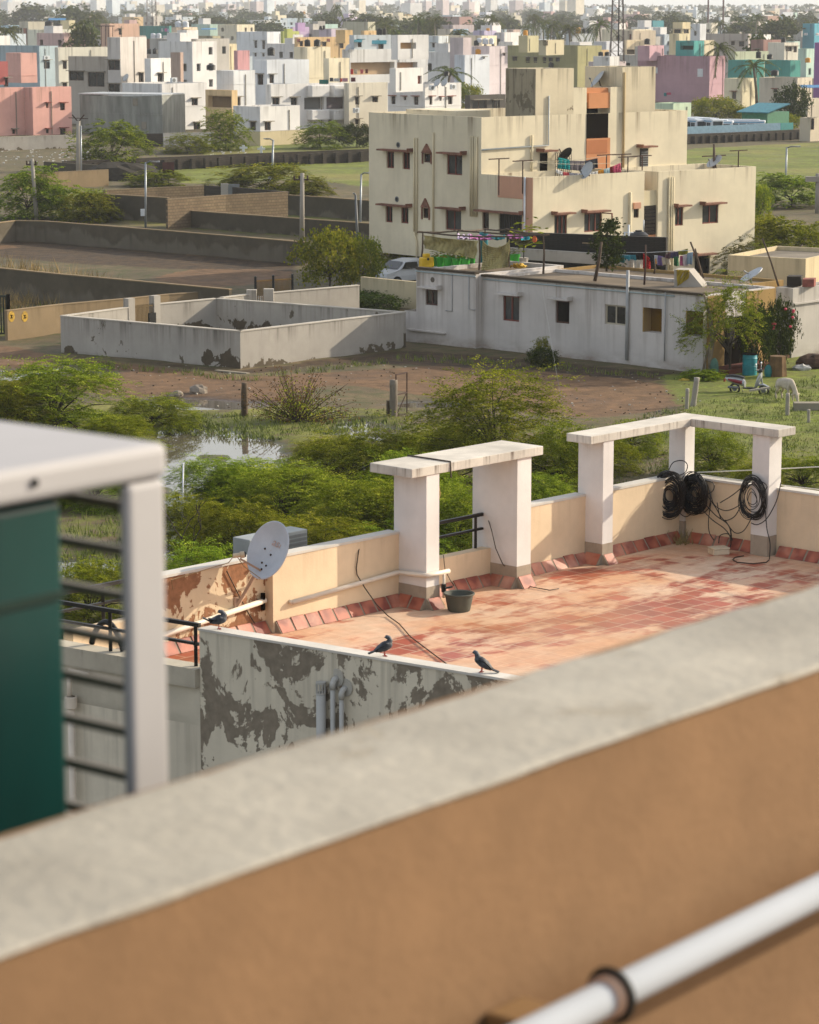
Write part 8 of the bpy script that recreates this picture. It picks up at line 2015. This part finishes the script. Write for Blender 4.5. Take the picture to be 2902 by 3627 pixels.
def masts():
    b,d=HS['towerbase'];d+=3
    def lattice(x0,x1,yb,d,top,lab,w1=.35):
        a=PD(x0,yb,d);c=PD(x1,yb,d);zb=a.z;w=(c.x-a.x)/2;cx=(a.x+c.x)/2;r=thing('lattice_mast',lab,'mast',(cx,d+w,zb));st=plain('rusty_steel_lattice','#6b5f58',.7,var=.2)
        n=14;H2=top-zb
        def cor(t,k): s=w*(1-t)+w*w1*t;return Vector((s*(1 if k in(0,1) else -1),s*(1 if k in (1,2) else -1),H2*t))
        for k in range(4): m=MB();m.bar(cor(0,k),cor(1,k),.11,.11);m.build('leg',st,r)
        m=MB()
        for i in range(n):
            for k in range(4):
                j=(k+1)%4;m.bar(cor(i/n,k),cor((i+1)/n,j),.05,.05);m.bar(cor(i/n,j),cor((i+1)/n,k),.05,.05);m.bar(cor((i+1)/n,k),cor((i+1)/n,j),.05,.05)
        m.build('bracing',st,r);m=MB();m.bar((.2,0,0),(.2,0,H2),.22,.2);m.build('cable_ladder',plain('dark_cables','#2e2522',.8),r)
    lattice(2163,2212,224,d,33,'tall rusty lattice mast on the pale pink house before the mauve block',.3)
    lattice(519,554,92,HS['tealred'][1]+120,33,'far lattice mast at the top left of the town',.6)
    for x,yb,lab in ((2508,80,'thin red mast at the top right'),(2562,60,'thicker far mast right of the thin red mast')):
        p=PD(x,yb,900);m=MB();m.tube([(0,0,-4),(0,0,22)],[.32,.22],6);o=m.build('antenna_mast',plain('reddish_mast','#6b5450',.8));o.location=p;tag(o,lab,'mast')
masts()
def bus(x0,x1,yt,yb,d,label,front=True):
    p=PD((x0+x1)/2,yb,d)
    return p
def buses():
    gl=glass_dark('#3a4044')
    wp=plain('white_bus_paint','#c6ccd2',.35,var=.05);bl=plain('blue_bus_stripe','#4f8fb5',.4)
    def bus(px,yt,psi,label,L=9.,d=338.):
        t=PD(*Z8(px,yt),d);h=3.1;r=thing('parked_bus',label,'bus',(t.x,d,max(t.z-h*.7,.0)),R(psi));r.scale=(.7,.7,.7)
        m=MB();m.box(-L,0,-1.2,1.2,.45,h);m.build('body',wp,r,bevel=.18)
        m=MB();m.box(-L+1,-1,-.9,.9,h+.002,h+.16);m.build('roof_rack',wp,r,bevel=.05)
        m=MB();m.box(.002,.04,-1.0,1.0,1.5,2.75);m.build('windscreen',gl,r,bevel=.05)
        for s in (-1,1):
            m=MB();m.box(-L+.1,-.2,s*1.202-.005,s*1.202+.005,2.68,2.86);m.build('stripe',bl,r)
            for i in range(6):
                m=MB();x=-.5-i*1.4;m.box(x-1.15,x,s*1.205-.012,s*1.205+.012,1.6,2.55);m.build('side_window',gl,r)
            for x in (-1.6,-L+1.8):
                m=MB();m.tube([(x,s*1.0,.5),(x,s*1.21,.5)],.5,14);m.build('wheel',M_black,r)
        for s in (-.8,.8): m=MB();m.box(.002,.03,s-.18,s+.18,.85,1.1);m.build('headlight',M_white,r)
    bus(958,482,-62,'white minibus half hidden behind the apartment house edge');bus(1052,481,-62,'white minibus facing the field, left of the pair behind the blue fence',d=337);bus(1172,480,-62,'white minibus facing the field, right of the pair behind the blue fence',d=336)
    bus(1290,492,-12,'smaller white minibus between the facing pair and the long blue striped bus',6.,340);bus(1535,490,-10,'long white minibus with blue stripe parked sideways behind the blue fence',12.,341)
buses()
def roof_bits():
    F_=lambda n,c:plain(n,c,.9,spec=.1,var=.25,vs=2.)
    def rag(f,x0,x1,y0,y1,key,c,lab,dd=-.3):
        d=HS[key][1]+dd;m=MB();n=5
        for i in range(n):
            a=x0+(x1-x0)*i/n;b=x0+(x1-x0)*(i+1)/n;m.face([PD(*f(a,y0),d+.06*(i%2)),PD(*f(b,y0),d+.06*((i+1)%2)),PD(*f(b,y1),d+.06*((i+1)%2)),PD(*f(a,y1),d+.06*(i%2))])
        o=m.build('laundry_cloth',F_('washed_cloth',c));s=o.modifiers.new('cloth','SOLIDIFY');s.thickness=.03;tag(o,lab,'laundry')
    for a in ((A2,1168,1188,528,566,'verandah','#b52a2e','bright red cloth at the left end of the tan verandah'),(A2,1195,1220,530,565,'verandah','#b7ab98','beige cloth next to the red verandah cloth'),(A2,1243,1265,530,562,'verandah','#c4666a','pinkish cloth on the tan verandah'),(A2,1282,1302,528,560,'verandah','#6a3a30','brown cloth on the tan verandah'),
        (A2,1088,1103,598,624,'balc','#c0483f','red cloth on the balcony house roof line'),(A2,1105,1148,596,624,'balc','#b58a9a','pink grey cloth on the balcony house roof line'),(A2,1040,1086,598,622,'balc','#bdbdba','white cloths on the balcony house roof line'),(A2,1010,1036,594,622,'balc','#2a3040','dark cloth on the balcony house roof line'),(A2,1172,1206,592,624,'balc','#5f2a35','maroon cloth right on the balcony house roof line'),
        (A2,930,1000,608,642,'balc','#1f6a60','teal green cloth bundle on the balcony house roof'),(A4,538,560,708,735,'mauve','#1f7a80','teal cloth hanging before the mauve block') ,(A4,560,592,706,724,'mauve','#b83a60','pink cloth hanging before the mauve block'),
        (F2,248,270,345,385,'tealred','#b8c0c6','white cloth on the teal parapet house'),(F2,288,318,348,385,'tealred','#c06a9a','pink cloth on the teal parapet house'),(F2,322,340,350,388,'tealred','#a9b8d0','pale blue cloth on the teal parapet house')): rag(*a)
    def awn(f,x0,x1,y0,y1,key,mt,lab,dep=1.6,dd=-1.6):
        d=HS[key][1]+dd;a=PD(*f(x0,y1),d);b=PD(*f(x1,y1),d);zt=PD(*f(x0,y0),d+dep).z;m=MB();m.face([a,b,b+Vector((0,dep,zt-b.z)),a+Vector((0,dep,zt-a.z))]);o=m.build('sheet_awning',mt);s=o.modifiers.new('t','SOLIDIFY');s.thickness=.05;tag(o,lab,'awning')
    awn(F3,878,975,485,512,'ve2',M_teal,'small teal awning over the left door of the blue grey storey');awn(F3,1095,1275,492,535,'ve2',M_teal,'larger teal awning over the right door of the blue grey storey')
    awn(F4,30,150,620,640,'w7',M_teal,'teal awning below the white grey house');awn(A4,1590,1760,648,668,'be2',M_blue,'blue sheet roof over the porch at the right edge');awn(F2,735,920,345,358,'kb3',M_blue,'blue sheet over the brown shelter on the peach roof');awn(F1,590,800,222,245,'ivory',M_blue,'pale blue sheet roof behind the ivory house tanks')
    awn(F1,140,235,335,385,'lblue',plain('orange_tarp','#c98a1f',.6),'orange tarp on the light blue house');awn(F1,90,200,395,435,'lblue',M_teal,'teal tarp below the orange one')
    def ac(f,x,y,key,lab,w=.9,dd=-.5):
        d=HS[key][1]+dd;p=PD(*f(x,y),d);r=thing('outdoor_ac_unit',lab,'air conditioner',p,R(45));m=MB();m.box(-w/2,w/2,-.2,.2,0,.65);m.build('casing',M_white,r,bevel=.04);m=MB();m.tube([(-.1,-.205,.33),(-.1,-.22,.33)],.25,14);m.build('fan_grille',M_grey,r)
    ac(A1,355,455,'blue','air conditioner on the blue grey house wall',1.3);ac(A1,1328,632,'whitefront','air conditioner on the roof of the white two storey house');ac(A2,1212,862,'creamh','air conditioner on the cream house wall');ac(A3,282,690,'redaw','left air conditioner on the red hooded white house');ac(A3,443,682,'redaw','right air conditioner on the red hooded white house');ac(F5,1560,432,'cyan','left air conditioner on the cyan house',1.3);ac(F5,1705,432,'cyan','right air conditioner on the cyan house',1.3)
    for f,x,y,key,lab in ((A3,320,630,'redaw','left small dish on the red hooded white house'),(A3,375,630,'redaw','right small dish on the red hooded white house'),(A1,960,590,'t2','pale dish on the white tower wall'),(A2,1150,362,'verandah','pale dish left on the verandah house roof')):
        d=HS[key][1]-.3;p=PD(*f(x,y),d);r=thing('satellite_dish',lab,'satellite dish',p);m=MB();z=Vector((-.6,-.6,.5)).normalized();s=Vector((0,0,1)).cross(z).normalized();u=z.cross(s)
        m.face([s*.5*math.cos(k*.349)+u*.55*math.sin(k*.349) for k in range(18)]);o=m.build('reflector',plain('dish_grey','#a5a9ad',.5),r);q=o.modifiers.new('t','SOLIDIFY');q.thickness=.05;m=MB();m.tube([(0,0,0),(0.1,.2,-.7)],.04,6);m.build('mount',M_grey,r)
roof_bits()
haze()
